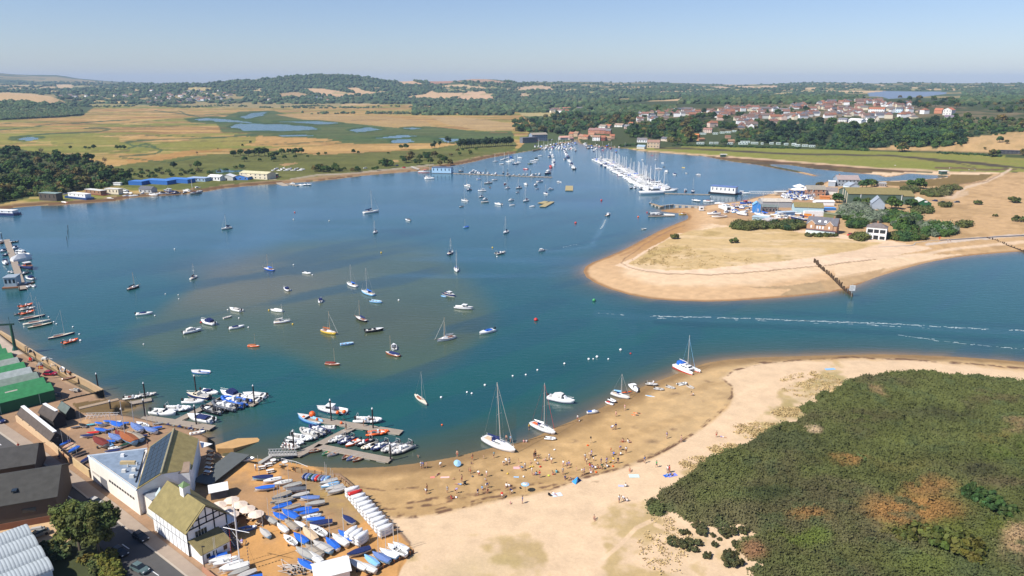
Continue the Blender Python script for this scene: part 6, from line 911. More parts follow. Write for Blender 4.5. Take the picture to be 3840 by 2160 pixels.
for f,x,y,lb in((zO,2320,1350,'dark green sluice gate house with white deck on the causeway'),(zN,1415,1090,'smaller sluice house on the causeway near the marina')):p=w3(f(x,y),0);o=root('sluice',(p.x,p.y,0));part('gate_house',MB().box(-3,-2,-.5,3,4,4),'rough',o,(.05,.09,.07));part('deck',MB().box(-3.5,-2.5,4.003,5,4.5,4.4),'rough',o,'w');part('rail',MB().path([(-3.4,-2.4,5.3),(4.9,-2.4,5.3)],.08,4),'paint',o,'V');tag(o,lb,'sluice')
GC='pale caravans below the wood'
for f,rows in((zN,[(1060,1160,745),(1260,1340,742),(1365,1440,728),(1450,1535,722),(1550,1620,705),(1020,1130,890),(1210,1270,888),(1285,1345,888),(1485,1565,893),(1650,1790,895),(1680,1820,872),(1840,1885,888),(1885,1945,890),(1990,2025,895),(2120,2180,892),(2220,2285,895),(2340,2400,905),(2455,2520,905),(2500,2576,925)]),(zO,[(40,105,912),(85,165,928),(195,280,928),(300,390,935)])):
 for a,b,y in rows:bld(f,a,y,b,y,4,3.0,0,(.52,.62,.56),(.68,.74,.70),'pale green static caravan at the foot of the wood',name='caravan',cat='caravan',group=GC,shared=True,over=.15,wins=(3,1))
bld(zN,945,790,1040,795,8,5,2,(.70,.22,.05),(.62,.22,.07),'bright orange timber building above the caravans',name='chalet');bld(zN,1110,715,1240,720,9,6,2.5,(.68,.54,.45),(.35,.19,.15),'pink and white villa above the caravans',wins=(4,2),chim=2,name='villa',cat='house');bld(zN,1050,840,1140,835,7,3,2,(.45,.25,.13),(.36,.19,.1),'brown timber lodge behind the caravans',name='lodge');bld(zN,1450,800,1530,800,7,3,2,(.48,.3,.2),(.3,.15,.1),'brown lodge right of the orange building',name='lodge');bld(zN,1480,870,1590,868,7,3.5,2,(.42,.25,.15),(.36,.22,.13),'brown lodge behind the front caravans',name='lodge')
HP={}
for nm,(w,d,h,rh,rg,ch)in dict(semi=(13,8,5.4,3,'x',2),gable_front=(9,10,5.4,3.4,'y',1),bungalow=(12,9,3,3,'hip',1),terrace=(18,8,5.6,3,'x',2),villa=(11,10,6.6,3.4,'hip',2)).items():
 HP[nm]=o=root('village_house',(0,0,0));w0=house('x',(0,0,0),0,w,d,h,rh,'W',TILE,'x',rg,'x',(0,1),ch,.4);THINGS.pop()
 for c in list(w0 .children):
  c.parent=o
  for v in c.data.vertices:v.co.x-=w/2;v.co.y-=d/2
 D.objects.remove(w0);PROTO['vh_'+nm]=o
RC=[(.23,.12,.09),(.25,.13,.095),(.20,.125,.10),(.19,.145,.125),(.13,.135,.155),(.17,.155,.15),(.30,.135,.08)];RN=['red tiled','red tiled','brown tiled','brown','slate','grey','orange tiled'];WCs=[('W','white'),('W','white'),('W','white'),('w','off-white'),('c','cream'),((.40,.22,.16),'brick'),((.50,.38,.27),'stone'),((.66,.5,.42),'pinkish')]
VL=[(zN,[[(70,555),(260,545),(450,535),(600,525)],[(130,480),(300,455),(500,450),(700,430),(800,415),(1080,425)],[(650,465),(760,470)],[(1140,425),(1330,415),(1530,430)],[(1470,362),(1600,390),(1750,380),(2060,385),(2250,390)],[(1340,480),(1420,460),(1560,400)],[(1840,420),(2020,430)],[(1540,530),(1700,525),(1850,510),(2050,485),(2180,470)],[(1650,585),(1740,590),(1850,575)],[(1640,660),(1900,645)],[(1230,625),(1300,625)],[(2100,510),(2260,515),(2400,510),(2530,500)],[(2130,575),(2200,570)],[(2440,345),(2560,335)],[(1330,510),(1390,520)],[(2270,425),(2400,430)],[(820,450),(1000,470)]]),(zO,[[(60,350),(250,335)],[(400,310),(560,305),(680,285),(830,285),(900,295)],[(1050,275),(1180,262),(1290,265),(1400,255)],[(430,355),(500,350),(600,370),(720,385),(850,390),(940,385)],[(1010,340),(1130,365)],[(1260,305),(1400,310),(1550,320),(1650,325),(1730,310),(1880,315)],[(300,380),(360,380)],[(0,475),(200,495),(340,450),(470,460)],[(570,490),(700,470),(900,455),(1000,420),(1050,420)],[(1070,485),(1200,475),(1430,490),(1560,490)],[(1520,405),(1750,395),(1850,400)],[(1660,490),(1800,490),(1920,488)],[(1930,425),(2100,415)],[(2050,480),(2180,490)],[(2450,425),(2500,420)],[(2260,500),(2310,495)],[(600,405),(800,400)],[(1130,430),(1300,430),(1450,420)]]),(zS,[[(2070,520),(2140,500),(2230,480),(2290,510)],[(2470,520),(2550,545)],[(1800,395),(1870,390)],[(2240,520),(2420,530),(2576,560)],[(2100,540),(2230,545)],[(2440,560),(2576,590)],[(2040,478),(2300,488),(2600,505)],[(2100,515),(2600,540)]])]
rv=random.Random(11);nh=0
for f,lines in VL:
 for ln in lines:
  for a,b,dy in[(a,b,e)for e in(8,-14)for a,b in zip(ln,ln[1:])]:
   a,b=gz(f(a[0],a[1]+dy)),gz(f(b[0],b[1]+dy))
   d=(b-a).length;n=max(1,int(d/14))
   for k in range(n):
    if nh>=290:break
    q=a.lerp(b,(k+.5)/n);kd=rv.choice(['semi','semi','gable_front','bungalow','terrace','villa']);wi=rv.choice(WCs);ri=rv.randrange(7);z=float(hz(q.x,q.y)[0]);nh+=1
    place('vh_'+kd,(q.x+rv.uniform(-3,3),q.y+rv.uniform(-8,8),z-.3),rv.choice([0,0,.2,-.25,1.57])+rv.uniform(-.1,.1),rv.uniform(1.0,1.3),dict(wall=wi[0],roof=RC[ri],chimney=(.35,.18,.12)),(),f'{wi[1]} village house with {RN[ri]} roof on the hillside','house','houses of the hillside village',None,True)
bld(zO,890,565,1080,580,12,6.5,2.5,'W','W','long white building at the wood edge below the village',wins=(6,2),name='terrace',cat='house');bld(zO,730,550,860,555,10,5,2.5,'w',(.2,.2,.24),'white building with dark roof left of the long white one',wins=(5,2),name='terrace',cat='house');bld(zO,1130,555,1280,560,12,9,3,'W',SLATE,'tall white villa at the wood edge below the village',wins=(5,2),chim=2,name='villa',cat='house');bld(zO,1290,570,1350,570,10,8,5,(.7,.62,.5),(.3,.2,.15),'cream gable-fronted chapel beside the tall white villa',ridge='y',name='chapel',wins=(2,1));bld(zO,1190,405,1430,410,12,7,3.5,'W',TILE,'big white hotel with red roof in mid village',wins=(7,2),chim=2,name='hotel');bld(zO,2310,450,2440,455,14,11,4,'w',(.5,.17,.1),'tall white twin-gabled house with orange roof',ridge='y',wins=(3,2),name='house',cat='house');bld(zO,2180,425,2300,428,12,7,4,(.5,.22,.13),(.45,.17,.1),'orange brick house beside the twin-gabled one',chim=1,name='house',cat='house');bld(zO,1600,410,1700,412,10,8,3,(.6,.72,.82),SLATE,'pale blue village house facing the harbour',wins=(3,2),name='house',cat='house');bld(zO,2335,530,2470,530,10,7,3,'W',(.2,.16,.2),'white villa at the right end of the village',wins=(3,2),name='villa',cat='house')
bld(zS,2330,905,2545,905,12,4.5,0,(.06,.06,.07),(.05,.06,.08),'low black modern pavilion on the right slope',wins=(5,1),name='pavilion')
rf_=random.Random(5)
for f,n,x0,x1,y0,y1,lb in((zP,62,1460,2380,265,400,'far white house of the village below the wooded hill'),(zP,12,1230,1410,318,345,'far cream terrace of the village below the wooded hill'),(zP,9,560,1240,325,345,'lone far white house among the plain woods'),(zQ,8,60,1100,335,380,'lone far white house at the hill foot'),(zR,10,380,700,470,495,'far farm building beyond the woods')):
 for k in range(n):q=gz(f(rf_.uniform(x0,x1),rf_.uniform(y0,y1)));place('vh_'+rf_.choice(['semi','gable_front','terrace']),(q.x,q.y,q.z),rf_.uniform(-.6,.6),rf_.uniform(1.0,1.5),dict(wall=rf_.choice(['W','W','c','w']),roof=rf_.choice(RC)),('chimney',),lb,'house','far houses',None,True)
bld(zM,720,505,1530,520,26,8.5,3.5,(.10,.145,.115),OLIVE,'huge olive roofed boat store with dark green walls',z0=1.5,over=.4,name='boat_store',cat='warehouse');o=THINGS[-1][0];wd_=wid(o)
for x in(.22,.98):part('downpipe',MB().box(wd_*x,-.2,0,wd_*x+.5,-.02,8.4),'paint',o,'W')
part('gable_ribs',MB().box(-.25,3,0,-.02,4,9).box(-.25,8,0,-.02,9,10).box(-.25,14,0,-.02,15,10.5),'paint',o,'c');bld(zM,1535,520,1712,525,22,7.4,3.0,(.10,.145,.115),OLIVE,'lower olive roofed extension of the boat store',z0=1.5,name='boat_store',cat='warehouse')
bld(zM,1745,570,1975,575,13,4.4,3.0,(.03,.12,.05),(.52,.55,.48),'dark green hut with pale roof and white sign',ridge='y',z0=1.5,name='scout_hut',cat='hut');o=THINGS[-1][0];w_=wid(o);part('sign',MB().box(w_*.52,-.15,5.0,w_*.72,-.02,6.1),'paint',o,'W');part('car_port',MB().box(w_*.35,-2.2,0,w_*.85,-.02,1.6),'paint',o,(.05,.1,.25))
bld(zM,1075,595,1270,605,13,5.4,4.6,(.33,.38,.44),(.34,.39,.45),'plain grey gabled boathouse among the tamarisk',ridge='y',z0=1.5,name='boathouse');bld(zM,1170,245,1300,250,8,3.4,0,(.42,.36,.32),(.45,.46,.46),'flat roofed bungalow behind the boat store',z0=1.5,wins=(4,1),name='bungalow');bld(zM,560,235,890,240,14,6.5,3.5,(.30,.35,.40),(.36,.29,.27),'large grey clad house with white windows at the lagoon edge',z0=1,wins=(6,2),chim=1,name='house',cat='house');bld(zM,425,235,530,240,9,4.5,0,(.35,.4,.46),'W','low grey wing with white roof edge at the lagoon',z0=1,name='house_wing');bld(zM,740,285,895,280,9,3.5,2.6,(.55,.66,.74),(.33,.38,.44),'pale blue gabled hut behind the boat store',ridge='y',z0=1,name='hut',cat='hut')
bld(zL,1705,385,1990,390,10,6.0,3.0,(.40,.21,.13),(.30,.27,.22),'brick boathouse with white gambrel end',z0=1,wins=(4,2),name='boathouse');o=THINGS[-1][0];part('gable_end',MB().box(-.12,1,5.2,-.01,9,7.8,0,1.5),'rough',o,'W');bld(zL,2000,370,2170,378,9,4.2,2.4,'w',(.24,.21,.20),'white walled shed with dark roof beside the boat store',z0=1,name='shed',cat='shed');bld(zL,1465,365,1690,370,9,4.0,0,(.04,.10,.35),(.5,.38,.28),'blue fronted cafe with terracotta roof',z0=1,wins=(4,1),name='cafe');
for x,y,s in((1590,288,4.6),(1600,238,3.6)):p=w3(zL(x,y),5.0);o=root('white_marquee',(p.x,p.y,5.0));part('canopy',MB().add([(-s*1.4,-s,0),(s*1.4,-s,0),(s*1.4,s,0),(-s*1.4,s,0),(0,0,2.4)],[(0,1,4),(1,2,4),(2,3,4),(3,0,4),(3,2,1,0)]),'cloth',o,'W');part('frame',MB().path([(-s*1.4,-s,-4),(-s*1.4,-s,0)],.08,5).path([(s*1.4,-s,-4),(s*1.4,-s,0)],.08,5),'metal',o);tag(o,'white peaked marquee above the blue cafe','marquee')
bld(zL,1265,365,1430,362,6,2.4,0,(.45,.38,.3),'w','low pale hut at the footbridge head',z0=1.2,name='hut',cat='hut');bld(zL,890,640,1010,645,8,6.2,2.2,(.06,.25,.62),'l','bright blue boat workshop with white lettering',z0=1.5,ridge='y',name='workshop');o=THINGS[-1][0];part('lettering',MB().box(3.2,-.12,1.6,3.5,-.01,3.6).box(3.2,-.12,1.6,4.4,-.01,1.9).box(4.1,-.12,1.6,4.4,-.01,3.6),'paint',o,'W');bld(zL,1030,630,1280,640,9,4.4,1.2,(.12,.08,.08),(.17,.20,.19),'verandah building with grey roof beside the blue workshop',z0=1.5,wins=(5,1),name='workshop');bld(zL,1040,560,1480,565,14,5,1.6,(.34,.36,.38),(.56,.50,.42),'long workshop with banded cream roof',z0=1.5,name='workshop');bld(zL,1520,640,1960,655,13,4.8,2.6,(.42,.60,.66),OLIVE,'olive roofed shed with pale blue walls',z0=1.5,name='shed',cat='shed');bld(zL,1290,690,1530,680,5,2.8,0,(.25,.42,.62),(.45,.55,.65),'blue-grey lean-to between the workshops',z0=1.5,name='lean_to',cat='shed')
bld(zL,1675,690,1965,692,3.2,3.6,0,'W','W','white lorry trailer parked against the olive shed',z0=1.8,name='lorry_trailer',cat='trailer',over=.02);bld(zL,1845,535,2125,540,9,3.6,.8,'W','W','long white shed above the blue tarpaulin',z0=1.5,name='shed',cat='shed');bld(zL,1970,610,2150,612,5,2.2,0,(.08,.25,.6),(.1,.3,.68),'bright blue tarpaulin covered store',z0=1.5,name='covered_store',cat='store',roofm='cloth');bld(zL,1960,705,2150,735,5,3.2,0,(.15,.16,.07),(.24,.25,.15),'olive shipping container shed beside the tamarisk',z0=1.5,name='container',cat='container');bld(zL,1665,715,1780,722,2.6,2.8,0,(.72,.27,.03),(.6,.24,.05),'orange shipping container behind the navy yacht',z0=1.5,name='container',cat='container',over=.02);bld(zL,1915,435,2060,440,5,2.6,0,(.6,.24,.08),(.75,.3,.12),'orange roofed kiosk behind the white shed',z0=1.5,name='kiosk',cat='kiosk');bld(zL,1145,825,1270,790,6,3.2,0,(.46,.40,.40),(.58,.53,.50),'pinkish flat shed at the dune edge',z0=1.5,name='shed',cat='shed');bld(zL,885,750,1120,770,7,2.6,0,(.30,.42,.48),(.42,.54,.6),'grey-blue low shed carrying yachts behind it',z0=1.5,name='shed',cat='shed')
bld(zL,1700,930,2150,975,10,6.2,4.0,(.46,.28,.17),(.15,.15,.17),'brick seaside house with slate roof and glazed conservatory',z0=1.5,chim=2,name='seaside_house',cat='house');o=THINGS[-1][0];w_=wid(o);part('conservatory',MB().box(.2,-2.6,.1,w_-.4,-.03,2.5),'paint',o,(.62,.76,.76));part('conservatory_roof',MB().box(0,-2.9,2.503,w_-.2,-.03,2.75),'roof',o,(.16,.1,.12))
for x in(.16,.76):part('gable_bay',MB().loft([[(w_*x-2.2,y,2.8),(w_*x-2.2,y,6.3),(w_*x,y,8.4),(w_*x+2.2,y,6.3),(w_*x+2.2,y,2.8)]for y in(-.5,4.5)]),'rough',o,(.48,.29,.17));part('barge_board',MB().tube((w_*x-2.4,-.6,6.2),(w_*x,-.6,8.55),.13,.13,4).tube((w_*x+2.4,-.6,6.2),(w_*x,-.6,8.55),.13,.13,4),'paint',o,'W');part('window',MB().box(w_*x-.5,-.58,3.6,w_*x+.5,-.48,5.3),'paint',o,'W')
for x in(.36,.45,.55):part('window',MB().box(w_*x-.5,-.1,3.2,w_*x+.5,.03,5.0),'paint',o,'W')
for x in(.4,.6):part('skylight',MB().quad((w_*x-.7,1.2,7.3),(w_*x+.7,1.2,7.3),(w_*x+.7,2.6,8.4),(w_*x-.7,2.6,8.4),.1),'paint',o,'W')
for k in range(12):part('glazing_bar',MB().box(.2+(w_-.6)*k/11-.06,-2.64,.1,.2+(w_-.6)*k/11+.06,-2.6,2.5),'paint',o,'W')
bld(zM,985,1030,1290,1058,8,7.8,2.4,'W',(.19,.16,.15),'white two-storey seaside house with big windows',ridge='hip',z0=1.5,chim=1,name='seaside_house',cat='house');o=THINGS[-1][0];w_=wid(o)
for x0,x1,z0,z1 in((.06,.31,.6,2.6),(.69,.94,.6,2.6),(.38,.62,0,2.9),(.06,.33,4.4,6.6),(.38,.62,4.4,6.6),(.67,.94,4.4,6.6)):part('window',MB().box(w_*x0,-.08,z0,w_*x1,.03,z1),'glass',o)
part('rear_wing',MB().box(w_*.6,8.02,0,w_-.02,15,5.2),'rough',o,(.1,.11,.12))
def laid(kind,zf,a,b,hull,cov,label,z=2.2,**k):return boat(kind,zf(*a),zf(*b),hull,cov,None,z,label=label,group='boats laid up in the boatyard',**k)
laid('launch',zL,(690,505),(905,495),'b','b','large blue and orange fishing boat on the foreshore',extra=dict(wheelhouse='o',roof='r',boot_stripe='b'),z=.8);laid('catamaran',zL,(600,610),(400,535),'W',None,'white catamaran inflatable propped bows-up in the yard',drop=('mast','rigging','boom','cockpit_tent'),extra=dict(antifouling='W'));laid('cruiser',zL,(640,650),(830,680),'W','W','white cabin cruiser on stands with navy stripe');laid('small_yacht',zL,(215,665),(410,655),'W','W','white keelless hull lying above the white mast pile',drop=('mast','rigging','sail_cover'));laid('keelboat',zL,(235,705),(560,690),'W','w','long slim white hull at the dune edge',drop=('mast','rigging'));laid('yacht',zL,(930,665),(1160,700),'W','b','white yacht with tall mast standing behind the grey-blue shed');laid('yacht',zL,(1170,680),(1390,690),'c','w','cream yacht laid up with mast beside the pinkish shed');laid('yacht',zL,(1480,725),(1760,760),'n','n','navy yacht laid up behind the brick seaside house',drop=('mast','rigging'))
for i in range(16):x,y=1335+(i%8)*62,400+(i//8)*38;laid(['cruiser','motorboat','cruiser','launch'][i%4],zL,(x,y),(x+48,y+rnd.uniform(-14,14)),'WWWnWlWr'[i%8],'wnbW'[i%4],'boat in the crowded rows by the brick boathouse',z=1.6,shared=True)
hboat(zL,225,345,655,378,9,1.2,3.0,'k','W','i','black hulled ferry barge with white deckhouse and blue awning',True,win=6,inset=.06);boat('far_motor_cruiser',zL(830,350),zL(672,345),'W',None,12,label='white houseboat tucked behind the ferry barge')
p=w3(zL(118,600),1.2);o=root('site_cabin',(p.x,p.y,1.0));part('body',MB().box(-1.6,-1.2,.3,1.6,1.2,3.0),'paint',o,'W');part('window',MB().box(-.8,-1.26,1.4,.8,-1.19,2.4),'glass',o);tag(o,'small white cabin at the boatyard slip head','cabin')
wallrun('sea_wall',[(1180,1150),(1500,1135),(1690,1125),(1725,1110),(1740,1088),(1900,1062),(2090,1045)],zM,0,1.7,.6,(.42,.38,.33),'curved concrete sea wall in front of the white seaside house');wallrun('promenade_wall',[(1730,535),(2000,520),(2300,500),(2700,480)],yP,.5,2.0,.8,(.2,.2,.22),'dark promenade wall running to the right edge')
def groyne(pts,zf,n,label,h=(1.2,2.6)):
 o=root('groyne',(0,0,0));P=[w3(zf(*q),0)for q in pts]
 for k in range(n):
  t=k/(n-1)*(len(P)-1);i=min(int(t),len(P)-2);q=P[i].lerp(P[i+1],t-i);z=float(hz(q.x,q.y)[0]);part('post',MB().tube((q.x+rnd.uniform(-.4,.4),q.y+rnd.uniform(-.4,.4),z-.5),(q.x+rnd.uniform(-.5,.5),q.y,max(z,-.4)+rnd.uniform(*h)),.36,.3,5),'rough',o,(.085,.058,.036))
 for a,b in zip(P,P[1:]):part('plank',MB().quad(a+Vector((0,0,1.0)),b+Vector((0,0,.6)),b+Vector((0,0,-.6)),a+Vector((0,0,-.4)),.3),'rough',o,(.06,.042,.028))
 return tag(o,label,'groyne')
groyne([(465,790),(530,850),(640,930),(740,1020),(840,1105)],yP,46,'rotting timber groyne running from the spit into the channel');groyne([(2200,540),(2290,560),(2400,600),(2576,655),(2700,690)],yP,24,'timber groyne at the right frame edge',(.4,1.2))
p=w3(yP(838,1105),0);o=root('warning_sign',(p.x,p.y,-.5));part('pole',MB().tube((0,0,0),(0,0,6.6),.12,.1,6),'rough',o,'g');part('board',MB().box(-1.3,-.16,3.3,1.3,-.06,5.9),'paint',o,'W')
m=MB()
for zz,n in((5.3,3),(4.7,4),(4.1,3)):
 for k in range(n):m.box(-.95+.5*k,-.19,zz-.15,-.65+.5*k,-.165,zz+.15)
part('lettering',m,'paint',o,'g');tag(o,'white square notice board on a pole at the groyne end','sign');p=w3(yP(1722,545),1);solo('life_buoy_post',MB().tube((0,0,0),(0,0,1.6),.1,.1,6).box(-.5,-.15,1.2,.5,.15,2.2),'paint','o','orange lifebuoy cabinet on a post by the sea wall','lifebuoy',loc=(p.x,p.y,1.2))
def mkcar():
 o=mk('car');part('body',MB().loft([[(x,-w,.28),(x,-w,h),(x,w,h),(x,w,.28)]for x,w,h in((-2.1,.72,.75),(-1.9,.82,.9),(-.6,.86,.95),(1.0,.86,.92),(1.9,.8,.78),(2.15,.66,.6))]),'paint',o,'n');c=part('cabin',cabin_mb(-1.75,1.0,1.6,1.56,.9,1.46,.35,.75,.16),'glass',o);part('roof',MB().box(-1.3,-.6,1.463,.2,.6,1.5,.06,.06),'paint',o,'n')
 for x in(-1.35,1.35):
  for s in(-1,1):part('wheel',MB().tube((x,s*.72,.32),(x,s*.9,.32),.32,.32,12),'rubber',o)
 for s in(-1,1):part('headlight',MB().box(2.0,s*.6-.15,.62,2.14,s*.6+.15,.76),'paint',o,'W')
mkcar()
def car(zf,a,b,c,label,z=2.1,sc=1):
 A,B=w3(zf(*a),z+.4),w3(zf(*b),z+.4);return place('car',((A.x+B.x)/2,(A.y+B.y)/2,z),math.atan2(A.y-B.y,A.x-B.x),sc,dict(body=c,roof=c),(),label,'car')
car(zD,(780,300),(650,235),'n','dark navy car parked by the barn corner');car(zD,(1690,1040),(1560,960),'k','black car on the lane in the tree shade');car(zD,(1480,1230),(1290,1120),'k','black convertible parked below the tree');car(zD,(1690,1400),(1540,1330),(.10,.15,.15),'grey-green car parked lowest on the lane');car(zD,(345,1000),(540,930),(.24,.25,.24),'grey estate car with roof box on the sandy yard');car(zD,(1160,620),(1060,580),'V','silver car half hidden by the tree');car(zA,(700,520),(510,520),(.35,.01,.04),'red car parked on the quay');car(zA,(40,1110),(-50,1060),'n','dark car at the left frame edge')
o=THINGS[-4][0]if 0 else None;p=w3(zD(420,905),3.6);solo('roof_box',MB().box(-1.1,-.4,0,1.1,.4,.36,.15,.08),'paint','V','pale roof box on top of the grey estate car','roof box',loc=(p.x,p.y,3.62),rz=.35)
for f,a,b,c,lb in((zM,(715,980),(785,960),'r','red car by the brick seaside house'),(zM,(1990,450),(2080,465),'n','navy car on the dune car park'),(zM,(2105,480),(2190,480),'k','black car behind a bush on the dunes'),(zM,(2335,478),(2400,478),'s','grey car at the right of the dune car park'),(zM,(1310,620),(1425,625),'V','silver car glinting beside the grey boathouse'),(zQ,(1460,1040),(1515,1045),'r','red car parked near the pontoon house'),(zQ,(1395,1020),(1440,1025),'n','navy car parked near the pontoon house'),(zQ,(165,1135),(225,1135),'r','red car in front of the cream workshop'),(zQ,(1080,1050),(1120,1048),'W','white car on the shore track')):car(f,a,b,c,lb,1.6 if f is zM else 1.2,1.1)
for k in range(12):car(zW,(30+42*k,415-3*k),(50+42*k,413-3*k),rnd.choice(['W','V','k','n','r']),'car parked along the quay of the apartments',1.6);THINGS[-1][3]=True
ry=random.Random(9)
for x0,x1,y0,y1,n in((1340,1840,390,445,30),(1360,1800,365,395,14),(600,890,540,640,12),(1020,1700,655,690,8),(1100,1420,700,730,5),(300,680,600,660,5),(1280,1500,690,705,3)):
 for k in range(n):x,y=ry.uniform(x0,x1),ry.uniform(y0,y1);laid(ry.choice(['cruiser','small_yacht','motorboat','far_motor_cruiser','small_yacht']),zL,(x,y),(x+ry.choice([-55,55]),y+ry.uniform(-16,16)),ry.choice('WWWWnlb'),ry.choice('wWnb'),'boat among the crowded boatyard sheds',z=1.7,shared=True,drop=ry.choice([(),('mast','rigging')]))
for k in range(20):x=640+72*k+ry.uniform(-25,25);boat1(ry.choice(['cruiser','launch','far_motor_cruiser','rowing_boat','motorboat','small_yacht']),zP(x,1318-(x-640)*.03+ry.uniform(-12,40)),250+ry.uniform(-40,40),ry.choice('WWwndsc'),ry.choice('wnk'),ry.uniform(6,9.5),.2,label='boat squeezed in among the houseboats on the far left shore',group='boats among the houseboats',shared=True)
rg=np.random.RandomState(4)
ICO=None
def ico():
 global ICO
 if ICO is None:
  bm=bmesh.new();bmesh.ops.create_icosphere(bm,subdivisions=1,radius=1);v=np.array([q.co[:]for q in bm.verts]);f=np.array([[q.index for q in p.verts]for p in bm.faces]);bm.free();ICO=(v,f)
 return ICO
def leaves(P,Nn,size,tint,flat=0):
 0
 n=len(P);t=rg.normal(size=(n,3));Nn=Nn+rg.normal(size=(n,3))*.55;Nn/=np.linalg.norm(Nn,axis=1)[:,None]+1e-9
 a=np.cross(Nn,t);a/=np.linalg.norm(a,axis=1)[:,None]+1e-9;b=np.cross(Nn,a);s=(size*rg.uniform(.6,1.3,n))[:,None]
 V=np.stack([P-a*s*.5-b*s*.4,P+a*s*.6-b*s*.3,P+a*s*.4+b*s*.5,P-a*s*.5+b*s*.45],1).reshape(-1,3);return V,np.arange(4*n).reshape(-1,4),np.repeat(tint,4,0)
def crown_mesh(name,R,zc,ncl,nl,lf,cr=.34,spread=1.0,low=-.6):
 iv,jf=ico();Vs,Fs,Ts=[],[],[];o=0;R=np.array(R)
 for k in range(ncl):
  d=rg.normal(size=3);d/=np.linalg.norm(d)
  if d[2]<low:d[2]*=-.5
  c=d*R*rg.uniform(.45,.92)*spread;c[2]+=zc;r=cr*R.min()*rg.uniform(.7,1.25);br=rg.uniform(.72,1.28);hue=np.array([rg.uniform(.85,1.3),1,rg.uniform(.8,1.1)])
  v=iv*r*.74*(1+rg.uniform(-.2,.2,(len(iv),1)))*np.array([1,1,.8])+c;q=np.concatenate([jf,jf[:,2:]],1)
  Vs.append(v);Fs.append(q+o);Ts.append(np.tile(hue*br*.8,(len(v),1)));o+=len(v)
  n=rg.normal(size=(nl,3));n/=np.linalg.norm(n,axis=1)[:,None];P=c+n*r*rg.uniform(.65,1.12,(nl,1))*np.array([1,1,.85])
  v,f,t=leaves(P,n+np.array([0,0,.5]),lf,(hue*br)[None]*rg.uniform(.7,1.35,(nl,1)));Vs.append(v);Fs.append(f+o);Ts.append(t);o+=len(v)
 V=np.concatenate(Vs);F=np.concatenate(Fs)
 me=D.meshes.new(name);tri=F[:,2]==F[:,3]
 me.from_pydata(V.tolist(),[],[list(q[:3])if t else list(q)for q,t in zip(F.tolist(),tri)]);a=me.attributes.new('tint','FLOAT_COLOR','POINT');a.data.foreach_set('color',np.concatenate([np.concatenate(Ts),np.ones((len(V),1))],1).astype(np.float32).ravel());return me
def trunk_mb(h,r,branches=4,sp=1.6):
 m=MB().tube((0,0,-.3),(0,0,h),r,r*.6,7)
 for k in range(branches):a=k*2.4;m.tube((0,0,h*.75),(sp*math.cos(a),sp*math.sin(a),h*1.35),r*.45,r*.2,5)
 return m
def tree_proto(kind,nm,R,zc,ncl,nl,lf,th,tr,**k):
 o=root(nm);PROTO[kind]=o;part('crown',crown_mesh('crown',R,zc,ncl,nl,lf,**k),'leaf',o,(.06,.09,.03));part('trunk',trunk_mb(th,tr),'bark',o)
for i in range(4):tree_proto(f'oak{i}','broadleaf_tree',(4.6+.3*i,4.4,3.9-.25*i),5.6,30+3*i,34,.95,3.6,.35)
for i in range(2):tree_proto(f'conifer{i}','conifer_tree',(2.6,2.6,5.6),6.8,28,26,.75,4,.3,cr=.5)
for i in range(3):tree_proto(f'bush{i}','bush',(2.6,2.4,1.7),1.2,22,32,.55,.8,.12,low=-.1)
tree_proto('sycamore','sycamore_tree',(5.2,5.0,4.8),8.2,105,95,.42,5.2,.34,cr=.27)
o=PROTO['bare']=root('bare_tree');m=trunk_mb(5,.3,6,2.2)
for k in range(70):a=rnd.uniform(0,6.3);h=rnd.uniform(4,7);q=Vector((1.4*math.cos(a),1.4*math.sin(a),h));m.tube(q,q+Vector((rnd.uniform(-1.5,1.5),rnd.uniform(-1.5,1.5),rnd.uniform(.5,2.6))),.09,.03,4)
part('branches',m,'bark',o)
G1=[(.048,.095,.026),(.04,.085,.028),(.058,.108,.024),(.05,.09,.02),(.075,.112,.028)];G2=[(.11,.10,.03),(.13,.11,.035)];GREY=[(.14,.17,.115),(.12,.15,.095),(.17,.19,.135)];DK=[(.028,.056,.026),(.033,.06,.024)];HT_=[(.09,.10,.03),(.075,.095,.03),(.1,.1,.04)]
rt_=random.Random(21);TC=[0]
def tree(kind,p,sc,c,label,group,shared=True,cat=None):
 z=p.z;k=kind+str(rt_.randrange(4 if kind=='oak' else 2 if kind=='conifer' else 3))if kind in('oak','conifer','bush')else kind
 TC[0]+=1;f=sc*rt_.uniform(.92,1.08)
 return place(k,(p.x,p.y,z-.2),rt_.uniform(0,6.28),(f*rt_.uniform(.9,1.15),f*rt_.uniform(.9,1.15),f*rt_.uniform(.88,1.1)),dict(crown=c),(),label,cat or('bush' if kind=='bush' else 'tree'),group,None,shared)
def wood(zf,pts,n,kind,sc,cs,label,group,sep=1.0,ys=1.8):
 P=np.array([zf(*q)for q in pts]);got=[];tries=0
 area=(P[:,0].max()-P[:,0].min())*(P[:,1].max()-P[:,1].min());md=sep*math.sqrt(area/n)*.55
 while len(got)<n and tries<n*60:
  tries+=1;u=rt_.uniform(P[:,0].min(),P[:,0].max());v=rt_.uniform(P[:,1].min(),P[:,1].max())
  if not inpoly(np.array([u]),np.array([v]),P)[0]:continue
  if any((u-a)**2+((v-b)*ys)**2<md*md for a,b in got):continue
  got.append((u,v))
 for u,v in got:tree(kind,gp(u,v),sc*rt_.uniform(.75,1.25),rt_.choice(cs),label,group)
def pts(zf,L,kind,sc,cs,label,group,shared=True):
 for q in L:tree(kind,gz(zf(q[0],q[1])),(q[2]if len(q)>2 else sc)*rt_.uniform(.9,1.1),rt_.choice(cs),label,group,shared)
